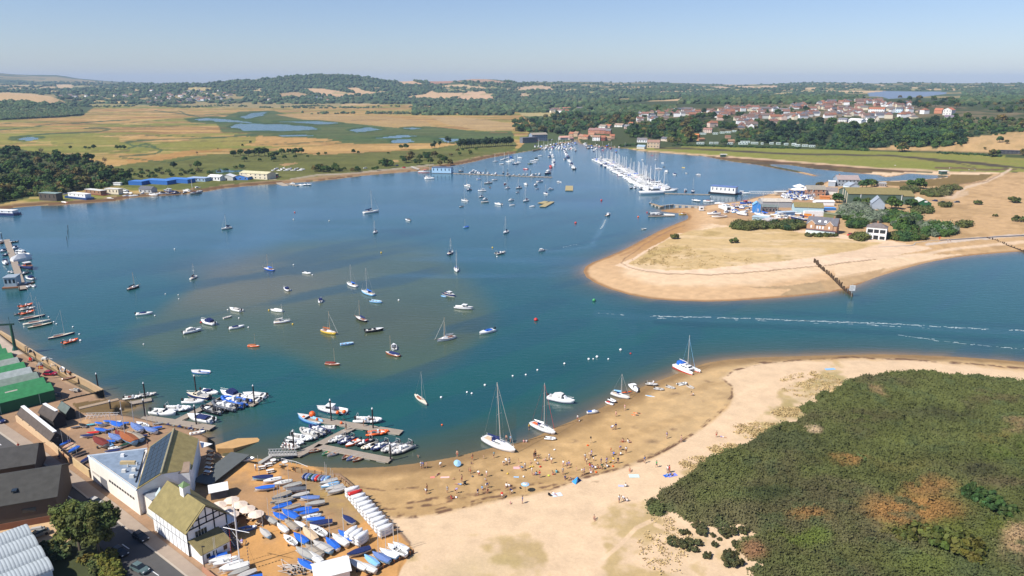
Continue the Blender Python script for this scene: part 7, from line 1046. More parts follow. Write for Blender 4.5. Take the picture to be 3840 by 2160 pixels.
wood(zP,[(-150,900),(200,880),(420,910),(620,930),(850,960),(1000,1010),(1140,1080),(1260,1140),(1360,1180),(1280,1205),(1130,1225),(1020,1245),(820,1265),(640,1315),(350,1325),(200,1350),(30,1400),(-200,1420)],62,'oak',1.15,G1+G2,'rounded tree in the wood behind the far left houseboats','trees behind the houseboats')
wood(zP,[(820,980),(1150,1060),(1700,1060),(2100,1090),(2400,1040),(2576,1040),(2100,1110),(1400,1150),(1250,1120)],30,'bush',1.3,G1+HT_,'scrubby bush behind the blue sheds','bushes behind the blue sheds')
pts(zP,[(710,855,.6),(860,858,.6),(900,858,.5),(945,855,.6),(1180,860,.7),(1215,860,.7),(1250,860,.7),(2350,930,1),(2420,920,1.1),(2500,930,1.2),(2560,920,1.1),(2460,980,.9),(1750,1050,.8),(1990,1050,.9),(2440,830,.5),(2520,800,.5)],'oak',1,DK+G1,'isolated dark tree on the open marsh','trees on the marsh');pts(zP,[(420,915,1.3),(680,1010,1),(700,1090,1),(1060,1020,1.2),(1920,1050,.8),(1985,915,.7),(2195,870,.5)],'bare',1,G1,'bare leafless tree at the marsh edge','bare trees')
pts(zQ,[(30,930,1.1),(90,925,1.2),(160,960,1.1),(200,935,1),(260,915,1),(330,905,.9),(400,915,1.2),(460,900,1.1),(180,980,.8),(290,960,.8),(390,950,.6),(630,925,.6),(520,940,.4),(40,980,.5)],'oak',1,G1,'tree in the clump beyond the cream workshop','trees beyond the cream workshop')
pts(zQ,[(1460,860,.8),(1510,860,.9),(1560,915,.6),(980,900,.6),(1030,905,.5),(1330,905,.4),(1900,990,.8),(700,915,.5)]+[(rt_.uniform(1460,1960),rt_.uniform(935,1030),.9)for k in range(18)]+[(rt_.uniform(1240,1390),rt_.uniform(1010,1040),.8)for k in range(8)]+[(rt_.uniform(560,830),rt_.uniform(1060,1095),.8)for k in range(14)]+[(rt_.uniform(850,1230),rt_.uniform(1060,1090),.5)for k in range(8)]+[(rt_.uniform(1960,2260),930-(k*9),.55)for k in range(8)],'oak',1,G1+G2,'bushy tree on the meadow shore of the harbour','trees on the meadow shore')
for k in range(30):x=2040+k*18.5;pts(zQ,[(x,856-(x-2040)*.06-rt_.uniform(0,10))],'conifer',1.15,DK,'dark evergreen in the dense block by the boatyard store','evergreens by the canal')
pts(zQ,[(1770,850),(1800,852),(1850,835),(1920,805),(1950,805)],'conifer',.95,DK+G1,'dark evergreen standing left of the evergreen block','evergreens by the canal')
wood(zR,[(0,590),(200,545),(560,500),(900,460),(1250,470),(1600,440),(1650,475),(1300,520),(1230,610),(1000,640),(900,640),(780,650),(660,680),(560,715),(380,705),(200,690),(60,680)],30,'oak',1.6,G1+DK+G2,'tree of the wood above the canal mouth','trees above the canal mouth')
wood(zN,[(10,620),(300,590),(640,560),(840,500),(1060,510),(1050,640),(960,745),(930,850),(640,860),(560,800),(280,800),(60,790),(0,740)],22,'oak',1.6,G1+DK+G2,'tree of the wood behind the tide mill','trees behind the tide mill')
wood(zO,[(-330,640),(-100,600),(150,540),(380,540),(640,590),(1000,620),(1400,590),(1700,580),(2100,540),(2576,560),(2650,870),(2300,920),(1900,935),(1560,920),(1200,950),(900,960),(640,930),(450,900),(0,880),(-400,870)],52,'oak',1.65,G1+DK+DK,'large dark tree in the belt below the village','trees below the village')
pts(zN,[(1095,500,1.4),(1120,430,1.2),(1200,500,1.5),(1270,500,1.5),(1640,480,1.4),(1680,480,1.2),(1450,540,1.4),(1160,600,1.2),(1200,570,1),(1380,680,1.3),(1500,670,1.4),(1570,660,1.3),(1930,600,1.4),(1990,610,1.2),(2250,430,1.2),(2290,460,1.1),(2080,600,1.1),(1690,630,.9),(330,530,.8),(480,520,.8),(210,500,1),(520,490,.9),(1430,900,1.2),(1000,690,1),(1050,720,1),(700,900,.8),(850,900,.8),(980,850,1.1),(1560,640,1)],'oak',1.2,DK+G1,'garden tree among the village houses','trees among the village houses')
pts(zO,[(240,390,1.4),(280,395,1.2),(720,470,1.2),(700,400,.8),(980,290,1),(2000,350,1.4),(1940,345,1.2),(1700,1000,1.6),(1730,1000,1.2),(1660,1005,1.2),(2500,520,1.3),(2060,350,1)]+[(rt_.uniform(1530,2576),rt_.uniform(200,345),1.5)for k in range(26)]+[(rt_.uniform(600,1500),rt_.uniform(195,240),1.2)for k in range(6)],'oak',1.2,DK+G1+G2,'tree at the upper right of the village','trees at the upper village')
pts(zS,[(2000,560,1.4),(2300,480,1.3),(2350,600,1.5),(2440,600,1.4),(2200,640,1.4),(2560,640,1.3),(2540,600,1.2),(2330,790,.9),(2400,800,.7),(2250,935,1.1),(2300,930,1),(2570,920,1),(1940,830,.4),(2180,860,.4),(2560,400,1.3),(2450,420,1.2)],'oak',1.2,G1+G2,'tree on the dry slope at the right','trees on the right slope')
def mass(P,r0,r1,cs,nl,lf,name,label,cat,kind=None,group=None):
 iv,jf=ico();q=np.concatenate([jf,jf[:,2:]],1);Vs,Fs,Ts=[],[],[];o=0
 for p in P:
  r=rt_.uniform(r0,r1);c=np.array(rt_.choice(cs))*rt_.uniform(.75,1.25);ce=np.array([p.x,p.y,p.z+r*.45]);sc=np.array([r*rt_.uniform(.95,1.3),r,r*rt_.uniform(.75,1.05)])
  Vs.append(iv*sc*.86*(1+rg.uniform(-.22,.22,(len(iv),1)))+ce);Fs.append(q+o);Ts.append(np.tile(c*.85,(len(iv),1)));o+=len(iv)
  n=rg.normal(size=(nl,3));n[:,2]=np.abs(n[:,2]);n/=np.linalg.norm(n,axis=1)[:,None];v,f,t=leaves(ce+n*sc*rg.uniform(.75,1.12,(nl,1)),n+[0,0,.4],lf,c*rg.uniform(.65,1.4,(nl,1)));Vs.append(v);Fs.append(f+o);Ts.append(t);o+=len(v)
 V,F,T=np.concatenate(Vs),np.concatenate(Fs),np.concatenate(Ts);ce=V.mean(0);ce[2]=V[:,2].min();me=D.meshes.new(name);me.from_pydata((V-ce).tolist(),[],[list(a[:3])if a[2]==a[3]else list(a)for a in F.tolist()]);a=me.attributes.new('tint','FLOAT_COLOR','POINT');a.data.foreach_set('color',np.concatenate([T,np.ones((len(V),1))],1).astype(np.float32).ravel())
 o=setting(name,me,'tint',kind or 'thing');o.location=ce
 if kind:o['label']=label;o['category']=cat
 else:tag(o,label,cat,group)
def scat(zf,poly_,n,ys=1.8):
 P=np.array([zf(*q)for q in poly_]);R=[]
 while len(R)<n:
  u=rt_.uniform(P[:,0].min(),P[:,0].max());v=rt_.uniform(P[:,1].min(),P[:,1].max())
  if inpoly(np.array([u]),np.array([v]),P)[0]:R.append(gp(u,v))
 return R
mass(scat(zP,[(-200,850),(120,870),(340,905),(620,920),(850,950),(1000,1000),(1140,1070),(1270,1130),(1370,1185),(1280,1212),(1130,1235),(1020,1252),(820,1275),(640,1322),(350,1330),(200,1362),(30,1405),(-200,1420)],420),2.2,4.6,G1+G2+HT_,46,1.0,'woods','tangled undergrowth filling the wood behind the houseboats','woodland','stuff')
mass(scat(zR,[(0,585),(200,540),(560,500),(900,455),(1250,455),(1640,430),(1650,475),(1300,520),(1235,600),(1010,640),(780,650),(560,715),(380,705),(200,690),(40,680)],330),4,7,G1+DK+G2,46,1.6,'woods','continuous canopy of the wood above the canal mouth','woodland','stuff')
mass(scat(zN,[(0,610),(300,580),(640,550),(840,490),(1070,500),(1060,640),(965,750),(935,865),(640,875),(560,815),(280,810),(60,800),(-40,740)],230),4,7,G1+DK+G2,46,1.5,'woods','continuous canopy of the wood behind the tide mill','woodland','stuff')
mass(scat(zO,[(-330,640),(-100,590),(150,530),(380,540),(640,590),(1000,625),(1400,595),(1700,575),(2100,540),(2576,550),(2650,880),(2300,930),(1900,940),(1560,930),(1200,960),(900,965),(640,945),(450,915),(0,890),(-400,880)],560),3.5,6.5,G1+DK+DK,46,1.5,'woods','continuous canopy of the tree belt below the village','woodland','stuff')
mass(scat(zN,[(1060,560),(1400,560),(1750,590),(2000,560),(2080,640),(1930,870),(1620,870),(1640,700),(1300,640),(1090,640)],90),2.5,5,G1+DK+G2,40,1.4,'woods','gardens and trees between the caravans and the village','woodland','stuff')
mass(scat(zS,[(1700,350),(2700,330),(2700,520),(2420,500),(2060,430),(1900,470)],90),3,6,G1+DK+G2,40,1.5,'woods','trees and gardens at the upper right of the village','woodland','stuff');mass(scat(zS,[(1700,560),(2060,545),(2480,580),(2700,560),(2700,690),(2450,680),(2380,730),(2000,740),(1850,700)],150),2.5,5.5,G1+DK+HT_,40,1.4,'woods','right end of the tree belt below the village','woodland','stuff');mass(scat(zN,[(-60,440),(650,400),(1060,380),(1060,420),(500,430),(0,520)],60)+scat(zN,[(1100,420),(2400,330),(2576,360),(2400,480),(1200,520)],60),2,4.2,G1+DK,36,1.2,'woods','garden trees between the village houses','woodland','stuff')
for f,a,b,n,s,lb in((zN,(640,905),(2576,955),90,1.6,'long dark hedge along the saltmarsh edge'),(zO,(430,950),(1200,985),50,2.2,'grey-green scrub hedge at the foot of the tree belt'),(zS,(1700,895),(2350,930),40,1.5,'low hedge across the dry slope'),(zR,(1080,830),(1260,810),20,1.8,'garden hedge left of the tide mill')):
 mass([gz(f(a[0]+(b[0]-a[0])*(k+.5)/n,a[1]+(b[1]-a[1])*(k+.5)/n+rt_.uniform(-8,8)))for k in range(n)],s*.8,s*1.4,G1+DK,26,.8,'hedge',lb,'hedge')
SPB='thickets among the boatyard houses'
for f,x0,x1,y0,y1,n,s,cs,lb in[(zM,590,1030,540,740,34,1.25,GREY,'grey-green tamarisk bush beside the boat store'),(zM,920,1330,640,790,28,1.2,GREY,'grey-green tamarisk bush behind the white seaside house'),(zM,710,1010,790,880,16,1.1,DK+G1,'dark green bush between the two seaside houses'),(zM,1400,1830,690,910,34,1.3,G1+GREY,'tall bush right of the white seaside house'),(zM,1840,2340,830,1005,38,1.2,GREY+G1,'grey-green bush above the sea wall'),(zM,1340,1900,960,1065,26,1.0,G1+HT_,'low bush along the sea wall path'),(zM,780,990,1000,1065,10,.9,HT_,'low bush in front of the seaside houses'),(zM,1500,1790,270,345,16,1.1,HT_,'dark hedge mound behind the boat store'),(zM,1840,2260,310,400,24,1.1,HT_,'dark hedge mound on the dune car park'),(zM,2100,2440,260,305,12,1.0,HT_,'long hedge mound near the lagoon'),(zM,1690,2020,590,655,16,1.0,HT_,'low hedge in front of the green hut'),(zM,2110,2270,520,555,5,1.0,HT_,'round bush beside the parked cars'),(zL,570,1110,810,905,30,1.0,HT_,'low olive bush on the dune edge of the boatyard'),(zL,1150,1690,800,905,28,1.1,HT_+DK,'bush left of the brick seaside house'),(zL,1690,2180,975,1005,12,.5,HT_,'garden hedge in front of the brick house'),(zM,2360,2576,800,860,8,1,HT_,'bush on the right dunes'),(zM,600,1000,660,760,20,1.1,GREY+G1,'olive bush left of the grey boathouse'),(zM,1240,1500,640,800,16,1.1,G1,'green bush beneath the grey boathouse')]:
 mass([gz(f((x0+x1)/2+(x1-x0)/2*math.sqrt(q)*math.cos(w),(y0+y1)/2+(y1-y0)/2*math.sqrt(q)*math.sin(w)))for q,w in[(rt_.random(),rt_.uniform(0,6.28))for k in range(int(n*2.4))]],1.6*s,3.3*s,cs,60,.7,'thicket',lb.replace('bush','thicket'),'thicket',None,SPB)
pts(zM,[(940,260,.9),(1000,265,.9),(1080,240,1),(1120,235,.8),(850,220,.6),(1660,265,.9),(1720,270,.9),(1800,270,.9),(1860,270,.7),(540,480,.8),(590,480,.8),(1380,575,1.0),(1430,580,1.0),(1480,580,.7),(1660,560,.9),(1690,560,.8),(1000,520,.7),(850,500,.7),(1560,880,1.0),(1640,880,1.1)],'oak',.9,DK+G1,'dark tree near the boat store','trees near the boat store');pts(zL,[(1880,240),(1930,235)],'oak',.5,G2,'palm-like tree behind the blue cafe','trees at the cafe')
for f,x,y,s,lb in((zL,610,1090,1.1,'lone low bush in the middle of the spit grass'),(yS,1640,525,1.1,'lone bush at the left of the spit grass'),(yP,2285,300,.7,'small round bush on the right dunes'),(yP,2520,350,1.5,'bush at the right frame edge of the dunes'),(yP,2110,180,1.3,'long low bush right of the parked cars'),(yP,2480,160,2.0,'wide low hedge at the far right of the dunes')):pts(f,[(x,y,s)],'bush',s,HT_,lb,'lone bushes on the dunes',False)
p=w3(zD(925,1150),2);tree('sycamore',p,1.0,(.065,.088,.02),'big sycamore tree beside the lane at lower left','near trees',False);p=w3(zD(1150,1215),2);tree('sycamore',p,.92,(.06,.08,.022),'second sycamore trunk joined to the big one','near trees',False)
for x,y,s,c,lb in((520,1150,1.0,HT_[1],'clipped hedge beside the sandy yard'),(600,1130,1.0,HT_[1],'hedge right of the sandy yard'),(690,1200,.9,(.13,.14,.05),'pale rounded shrub behind the hedge'),(1110,1300,.8,HT_[1],'upper clipped round shrub by the garden path'),(1110,1380,.75,HT_[1],'lower clipped round shrub by the garden path'),(1000,1260,.7,(.15,.13,.03),'yellow-green shrub under the sycamore'),(1400,1400,.5,HT_[1],'small ball of box at the lane edge')):p=w3(zD(x,y),2.5);p.z=2;tree('bush',p,s*.85,c,lb,'garden shrubs',False)
for k in range(9):p=w3(zD(1230+12*k,1230+34*k),2.6);p.z=2;tree('bush',p,.85,(.105,.115,.022),'yellow-green garden hedge along the lane','hedge along the lane')
for k in range(8):p=w3(zD(500+70*(k%4),1170+45*(k//4)),2.3);p.z=2;tree('bush',p,.8,DK[1],'dark hedge at the garden edge','garden hedge')
for x,y,s in((300,1110,.8),(490,1127,.4),(535,1152,.42),(500,1190,.55),(220,1180,.9),(270,1195,.9),(330,1185,.9),(380,1185,.8),(355,1228,.7),(450,1267,.75),(590,1262,.85),(632,1247,.5),(590,1315,1.0),(640,1320,.95),(400,1085,1.0),(420,1110,.9),(80,920,.9),(610,1105,1.1),(560,1118,.9),(690,1100,.9),(640,1190,.7)):pts(zV,[(x,y,s*.62)],'bush',s,[(.06,.066,.028),(.066,.07,.03)],'low dark shrub on the bare dune sand below the heath','dune shrubs')
for x,y,s,c,lb in((2230,900,1.3,(.035,.07,.02),'glossy green bush in the rust coloured bracken'),(2350,960,1.2,(.035,.07,.02),'second glossy green bush right of the bracken'),(2440,1000,1.0,(.04,.07,.02),'third glossy green bush towards the frame edge'),(1900,1160,1.2,(.075,.085,.02),'yellow-green bush below the bracken'),(2010,1210,1.5,(.06,.085,.02),'largest yellow-green bush at the lower right'),(2150,1250,1.4,(.075,.085,.02),'yellow-tipped bush at the lower right corner'),(2200,1310,1.2,(.08,.085,.02),'yellow bush at the bottom edge'),(1780,1180,1.1,(.07,.08,.02),'green bush left of the yellow-green ones'),(1475,640,.55,(.09,.13,.045),'pale green spiky palm in the heath')):p=gz(zV(x,y));p.z+=.9;tree('bush',p,s,c,lb,'large bushes in the heath',False)
HE=[zV(*q)for q in[(40,920),(130,900),(215,800),(240,740),(390,640),(520,600),(680,545),(800,460),(960,400),(1100,330),(1030,292),(1180,200),(1310,140),(1380,85),(1600,50),(1750,38),(1880,38),(2050,55),(2250,70),(2400,90),(2576,112),(3100,180),(3400,2000),(500,1800),(700,1420),(800,1352),(740,1330),(690,1250),(700,1180),(745,1130),(650,1040),(540,1075),(430,1062),(310,1050),(210,1012),(100,985)]]
HW=np.array([unproj(u,v,1.2)for u,v in HE]);x0,y0=HW.min(0);x1,y1=HW.max(0);x1=min(x1,260);y0=max(y0,85);st=.5
gx,gy=np.meshgrid(np.arange(x0,x1,st),np.arange(y0,y1,st));jx=gx+(fbm(gx*.25,gy*.25,3,201)-.5)*7;jy=gy+(fbm(gx*.25,gy*.25,3,207)-.5)*7
ins=inpoly(jx,jy,HW);ed=np.where(ins,seg_dist(jx,jy,HW),0)
def bump(x,y):return .9*fbm(x*.055,y*.055,3,211)+1.9*(1-np.abs(2*fbm(x*.24+y*.1,y*.34,3,215)-1))+.8*fbm(x*.9,y*.9,2,219)
hh=hz(gx.ravel(),gy.ravel()).reshape(gx.shape)+(1.35*bump(gx,gy)-1.3)*sstep(0,3.0,ed)-.15
uu,vv=proj(gx,gy,hh);b1=fbm(gx*.05,gy*.05,4,231);b2=fbm(gx*.2,gy*.2,3,237)
hc=np.zeros(gx.shape+(3,));hc[:]=(.078,.088,.028);q_=lambda m,c:hc.__setitem__(slice(None),hc*(1-m[...,None])+np.array(c)*m[...,None])
q_(sstep(.5,.7,b1),(.085,.078,.036));q_(sstep(.55,.75,b2)*.7,(.062,.08,.032))
vu=(uu*1.490683-2400)/.559;vw=(vv*1.490683-1380)/.559;vu=vu+(b1-.5)*260;vw=vw+(b2-.5)*110+(b1-.5)*80
for a,b,ra,rb,c in((1850,960,290,120,(.26,.135,.045)),(1950,800,180,60,(.2,.11,.04)),(1400,600,110,45,(.24,.13,.045)),(780,1245,95,60,(.22,.115,.06)),(1180,1005,150,35,(.2,.11,.04)),(2300,680,160,50,(.05,.05,.024)),(2450,760,200,40,(.085,.07,.035)),(1000,500,300,60,(.06,.07,.028)),(1500,320,260,50,(.075,.07,.03)),(2000,300,260,50,(.055,.058,.025)),(900,850,200,60,(.05,.062,.024)),(1300,760,240,40,(.085,.08,.036)),(2380,200,180,30,(.08,.07,.03)),(1500,1250,220,60,(.08,.085,.028)),(2480,540,220,80,(.075,.10,.022)),(2350,440,120,40,(.12,.1,.03)),(2250,1060,330,60,(.085,.10,.022)),(1750,640,220,70,(.10,.095,.03)),(1130,1150,220,60,(.085,.11,.022)),(1700,480,120,60,(.08,.09,.025)),(2500,380,90,40,(.17,.12,.06)),(2560,1150,140,120,(.3,.2,.11)),(1740,1090,110,30,(.13,.12,.035)),(1160,400,40,30,(.55,.4,.25)),(1590,150,50,25,(.2,.14,.07)),(1910,1330,200,60,(.075,.09,.022))):
 q_(np.exp(-(((vu-a)/ra)**2+((vw-b)/rb)**2)**2)*.9*sstep(.3,.55,b2+.1),c)
hc*=(.68+.64*fbm(gx*.12,gy*.12,4,241))[...,None]
gi=np.arange(gx.size).reshape(gx.shape);hq=np.stack([gi[:-1,:-1],gi[:-1,1:],gi[1:,1:],gi[1:,:-1]],-1).reshape(-1,4);hq=hq[ins.reshape(-1)[hq].all(1)]
ids,inv=np.unique(hq,return_inverse=True);HV=np.stack([gx,gy,hh],-1).reshape(-1,3)[ids];HCc=hc.reshape(-1,3)[ids]
wgt=1/np.maximum(HV[:,0]**2+HV[:,1]**2,1);vis=np.abs(HV[:,0])<HV[:,1]*.82+6;wgt=wgt*vis;sel=rg.choice(len(HV),150000,p=wgt/wgt.sum());Pp=HV[sel]+rg.normal(size=(150000,3))*[.3,.3,.16]+[0,0,.1]
lv,lf_,lt=leaves(Pp,np.tile([-.3,-.3,.8],(150000,1)),.32,HCc[sel]*rg.uniform(.8,1.25,(150000,1)))
he=setting('heath_scrub',fast_mesh('heath_scrub',np.concatenate([HV,lv]),np.concatenate([inv.reshape(-1,4),lf_+len(HV)]),np.concatenate([HCc,lt]),False),'tint','stuff');he['label']='dense dark green heath scrub covering the lower right shore';he['category']='scrub'
NV=lambda u,v,s,t:float(fbm(np.array([u*s]),np.array([v*t]),3,301)[0])
tu=[]
for zf,L in((zV,[(960,200,1340,30,300),(900,340,1080,280,120),(620,480,960,385,420),(480,580,700,530,160),(290,710,480,610,130),(0,1395,330,1020,110)]),(yS,[(1190,790,1560,720,260),(1380,720,1830,590,420),(1300,820,2400,700,300)])):
 for a,b,c,d,n in L:
  for k in range(n):
   q,w=math.sqrt(rt_.random()),rt_.uniform(0,6.28);u,v=zf((a+c)/2+abs(c-a)*.55*q*math.cos(w),(b+d)/2+abs(b-d)*.55*q*math.sin(w))
   if NV(u,v,.09,.14)>.46:tu.append((u,v))
tp=np.array([unproj(u,v,1.3)for u,v in tu]);tz=hz(tp[:,0],tp[:,1]);kk=np.repeat(np.arange(len(tp)),9);P=np.stack([tp[kk,0]+rg.normal(size=len(kk))*.45,tp[kk,1]+rg.normal(size=len(kk))*.45,tz[kk]+rg.uniform(.05,.4,len(kk))],1)
v,f,t=leaves(P,rg.normal(size=(len(P),3))*[1,1,.2]+[-.3,-.3,.5],.3,np.array([[.46,.34,.165]])*rg.uniform(.82,1.12,(len(P),1)));o=setting('dune_grass',fast_mesh('dune_grass',v,f,t,False),'tint','stuff');o['label']='straw coloured dune grass tufts on the sand';o['category']='grass'
def woods(label,test,n,box,r0,r1,cs):
 iv,jf=ico();up=iv[:,2]>-.5;Vs,Fs,Ts=[],[],[];o=0;a=0
 for k in range(n):
  u=rt_.uniform(box[0],box[2]);v=rt_.uniform(box[1],box[3])
  if not test(u,v):continue
  p=gp(u,v);d=math.hypot(p.x,p.y)
  if d>12500 or d<900:continue
  r=rt_.uniform(r0,r1);c=np.array(rt_.choice(cs))*rt_.uniform(.7,1.3);w=iv*np.array([r*rt_.uniform(.9,1.5),r,r*rt_.uniform(.7,1.1)])*(1+rg.uniform(-.24,.24,(len(iv),1)))+np.array([p.x,p.y,p.z+r*.25])
  Vs.append(w);Fs.append(jf+o);Ts.append(np.tile(c,(len(iv),1))*rg.uniform(.7,1.3,(len(iv),1)));o+=len(iv)
 if Vs:q=setting('woods',fast_mesh('woods',np.concatenate(Vs),np.concatenate(Fs),np.concatenate(Ts),False),'tint','stuff');q['label']=label;q['category']='woodland'
FP=[np.array(p)for p,c in FIELDS]+[np.array(lk)]
def in_any(u,v,L):
 for P in L:
  if P[:,0].min()<u<P[:,0].max()and P[:,1].min()<v<P[:,1].max()and inpoly(np.array([u]),np.array([v]),P)[0]:return True
 return False
VILL=[np.array([zP(*q)for q in((1230,345),(1440,300),(1460,262),(1900,255),(2380,285),(2400,400),(2000,405),(1500,350),(1240,350))])]
FW=[(.052,.085,.036),(.062,.094,.038),(.045,.072,.034),(.075,.09,.04)]
woods('wood covering the long central hill',lambda u,v:not in_any(u,v,FP)and not(in_any(u,v,VILL)and rt_.random()<.75)and(v<243 or NV(u,v,.05,.3)>.45),5200,(420,188,1080,262),7,13,FW)
woods('patchwork of woods and hedges on the far left plain',lambda u,v:not in_any(u,v,FP)and NV(u,v,.035,.35)>.42,3200,(-60,206,440,268),6,12,FW)
woods('woods and hedges across the middle distance',lambda u,v:not in_any(u,v,FP)and NV(u,v,.03,.3)>(.36 if v>225 else .44),5200,(1040,204,1700,290),6,12,FW)
woods('wooded country on the right horizon',lambda u,v:not in_any(u,v,FP)and not(2168<u<2420 and v>228)and NV(u,v,.03,.3)>(.3 if v>222 else .42),5600,(1640,206,2640,262),5.5,10,FW)
LW=[np.array([zP(*q)for q in((-80,400),(60,370),(250,410),(420,420),(560,400),(700,440),(800,460),(830,515),(560,540),(200,555),(-80,570))])]
woods('dark wood on the left below the stubble field',lambda u,v:in_any(u,v,LW)and not in_any(u,v,FP),2600,(-20,300,210,460)if False else(-30,285,215,305),5,8,FW);woods('dark wood below the left stubble field',lambda u,v:in_any(u,v,LW),1500,(-30,248,215,306),5,8.5,FW)
woods('hedges and thickets along the marsh head',lambda u,v:(abs(v-(266+.004*u+2*math.sin(u*.03)))<1.6 or abs(v-272)<1.0 and 740<u<900 or abs(v-285)<2.2 and(760<u<1040)or abs(v-287)<2.5 and 1100<u<1240)and NV(u,v,.06,.2)>.4,5200,(200,258,1320,292),3,6,FW+[(.06,.075,.03)])
def skinned(name,V,E,R):
 me=D.meshes.new(name);me.from_pydata(V,E,[]);o=link(D.objects.new(name,me));m=o.modifiers.new('s','SKIN');o.modifiers.new('u','SUBSURF').levels=1
 for i,r in enumerate(R):me.skin_vertices[0].data[i].radius=(r,r)
 me.skin_vertices[0].data[0].use_root=True
 r=D.meshes.new_from_object(o.evaluated_get(bpy.context.evaluated_depsgraph_get()));r.name=name;D.objects.remove(o);return r
def figure(kind,pel,tilt,legs,arms):
 0
 o=root('person');PROTO['p_'+kind]=o;p=Vector(pel);ax=Vector((math.sin(tilt),0,math.cos(tilt)));f=Vector((math.cos(tilt),0,-math.sin(tilt)))
 ch=p+ax*.34;nk=p+ax*.56;hd=nk+ax*.1+f*.02;tp=hd+ax*.14+f*.01
 V=[p,ch,nk,hd,tp];E=[(0,1),(1,2),(2,3),(3,4)];R=[.125,.14,.055,.088,.075];tv,te,tr=[p,ch,p+ax*.47],[(0,1),(1,2)],[.15,.165,.12];sv,se,sr=[p+ax*.06,p-ax*.04],[(0,1)],[.15,.15]
 for s,(kn,an),(el,wr)in zip((-1,1),legs,arms):
  y=Vector((0,s,0));sh=ch+ax*.12+y*.18;hp=p-ax*.05+y*.09;kn,an,el,wr=[q+Vector((0,s*w,0))for q,w in zip(map(Vector,(kn,an,el,wr)),(.1,.1,.25,.26))]
  n=len(V);toe=an+Vector((.15,0,-.03));ha=wr+(wr-el).normalized()*.09
  V+=[sh,el,wr,ha,ha+(wr-el).normalized()*.06+y*.01,wr+(wr-el).normalized()*.06+Vector((.045,0,0)),hp,kn,an,toe];E+=[(1,n),(n,n+1),(n+1,n+2),(n+2,n+3),(n+3,n+4),(n+2,n+5),(0,n+6),(n+6,n+7),(n+7,n+8),(n+8,n+9)];R+=[.06,.045,.03,.036,.02,.016,.095,.062,.042,.036]
  m=len(tv);tv+=[sh,sh.lerp(el,.55)];te+=[(1,m),(m,m+1)];tr+=[.085,.065];m=len(sv);sv+=[hp,hp.lerp(kn,.62)];se+=[(1,m),(m,m+1)];sr+=[.12,.095]
 me=skinned('body',V,E,R);me.polygons.foreach_set('use_smooth',[True]*len(me.polygons));b=part('body',me,'skin',o,(.50,.28,.18))
 part('top',skinned('top',tv,te,tr),'cloth',o,'W');part('shorts',skinned('shorts',sv,se,sr),'cloth',o,'n');c=hd+ax*.1-f*.03;part('hair',MB().ell(c,(.105,.1,.1),8,6),'cloth',o,(.06,.035,.02))
figure('s',(0,0,.92),.02,[((.03,0,.48),(0,0,.08))]*2,[((0,0,1.14),(.08,0,.9))]*2);figure('w',(0,0,.9),.08,[((.2,0,.5),(.28,0,.1)),((-.02,0,.48),(-.3,0,.14))],[((-.12,0,1.15),(-.05,0,.92)),((.14,0,1.14),(.3,0,.98))]);figure('b',(-.15,0,.85),1.15,[((.08,0,.47),(0,0,.08))]*2,[((.3,0,.7),(.36,0,.45))]*2)
figure('t',(0,0,.14),-.15,[((.42,0,.42),(.66,0,.07))]*2,[((.1,0,.42),(.32,0,.4))]*2);figure('l',(0,0,.13),-1.5,[((.45,0,.14),(.88,0,.07))]*2,[((-.2,0,.12),(.02,0,.1))]*2)
PV=dict(s='standing',w='walking',b='bending',t='sitting',l='lying');SK=[(.50,.28,.18),(.55,.33,.22),(.42,.22,.13)]
def people(zf,txt,where='on the beach',z=None,sc=1):
 for i,r in enumerate(txt.split()):
  x,y,p,t,s=r.split(',');g=gz(zf(float(x),float(y)));zz=max(g.z,0)if z is None else z
  if z is not None:q=w3(zf(float(x),float(y)),z);g=q
  k=sc*1.2*(.62 if p[-1]=='c' else 1);who='child' if p[-1]=='c' else 'person';tn=f'in {CN[t]} top' if t!='-' else 'bare-chested'
  place('p_'+p[0],(g.x,g.y,zz),rnd.uniform(0,6.28),k*rnd.uniform(.94,1.05),dict(top=t if t!='-' else 'W',shorts=s,body=rnd.choice(SK),hair=rnd.choice([(.05,.03,.02),(.2,.11,.04),(.35,.22,.09),(.03,.02,.02)])),('top',)if t=='-' else(),f'{PV[p[0]]} {who} {tn} and {CN[s]} shorts {where}','person','people on the beach' if 'beach' in where else 'people '+where)
people(zT,'395,575,s,W,W 430,580,s,b,n 490,575,s,-,u 745,560,b,W,g 1065,365,s,-,r 1345,430,w,-,o 1325,495,tc,n,k 1555,400,sc,-,W 1745,385,s,T,n 1105,645,sc,-,k 1305,675,s,-,o 1275,640,sc,-,S 1610,735,s,W,p 1465,720,b,W,r 1585,800,tc,W,S 700,700,l,m,k 1005,785,tc,-,g 1100,880,l,l,i 1150,830,s,-,r 490,1050,b,W,k 500,1000,s,-,d 880,1030,s,V,w 1040,1040,b,P,m 955,1140,t,r,r 1445,1080,s,n,W 1525,965,t,l,w 1625,1040,b,-,r 1610,940,b,n,W 1895,1130,b,r,W 1975,920,t,W,w 2030,920,t,W,p 2075,955,sc,k,k 2070,1050,b,n,W 2050,1230,tc,p,p 2275,1230,s,i,P 1925,520,b,W,s 1975,490,b,W,W 2030,510,s,V,W 2205,480,sc,-,p 2240,550,l,n,n 2270,620,b,l,p 2320,600,s,W,n 2425,480,tc,-,o 2490,400,s,k,n 2510,350,s,d,k 2450,680,s,W,w 2520,700,t,l,P 2300,95,t,p,p 2350,95,t,W,p 345,380,bc,-,W')
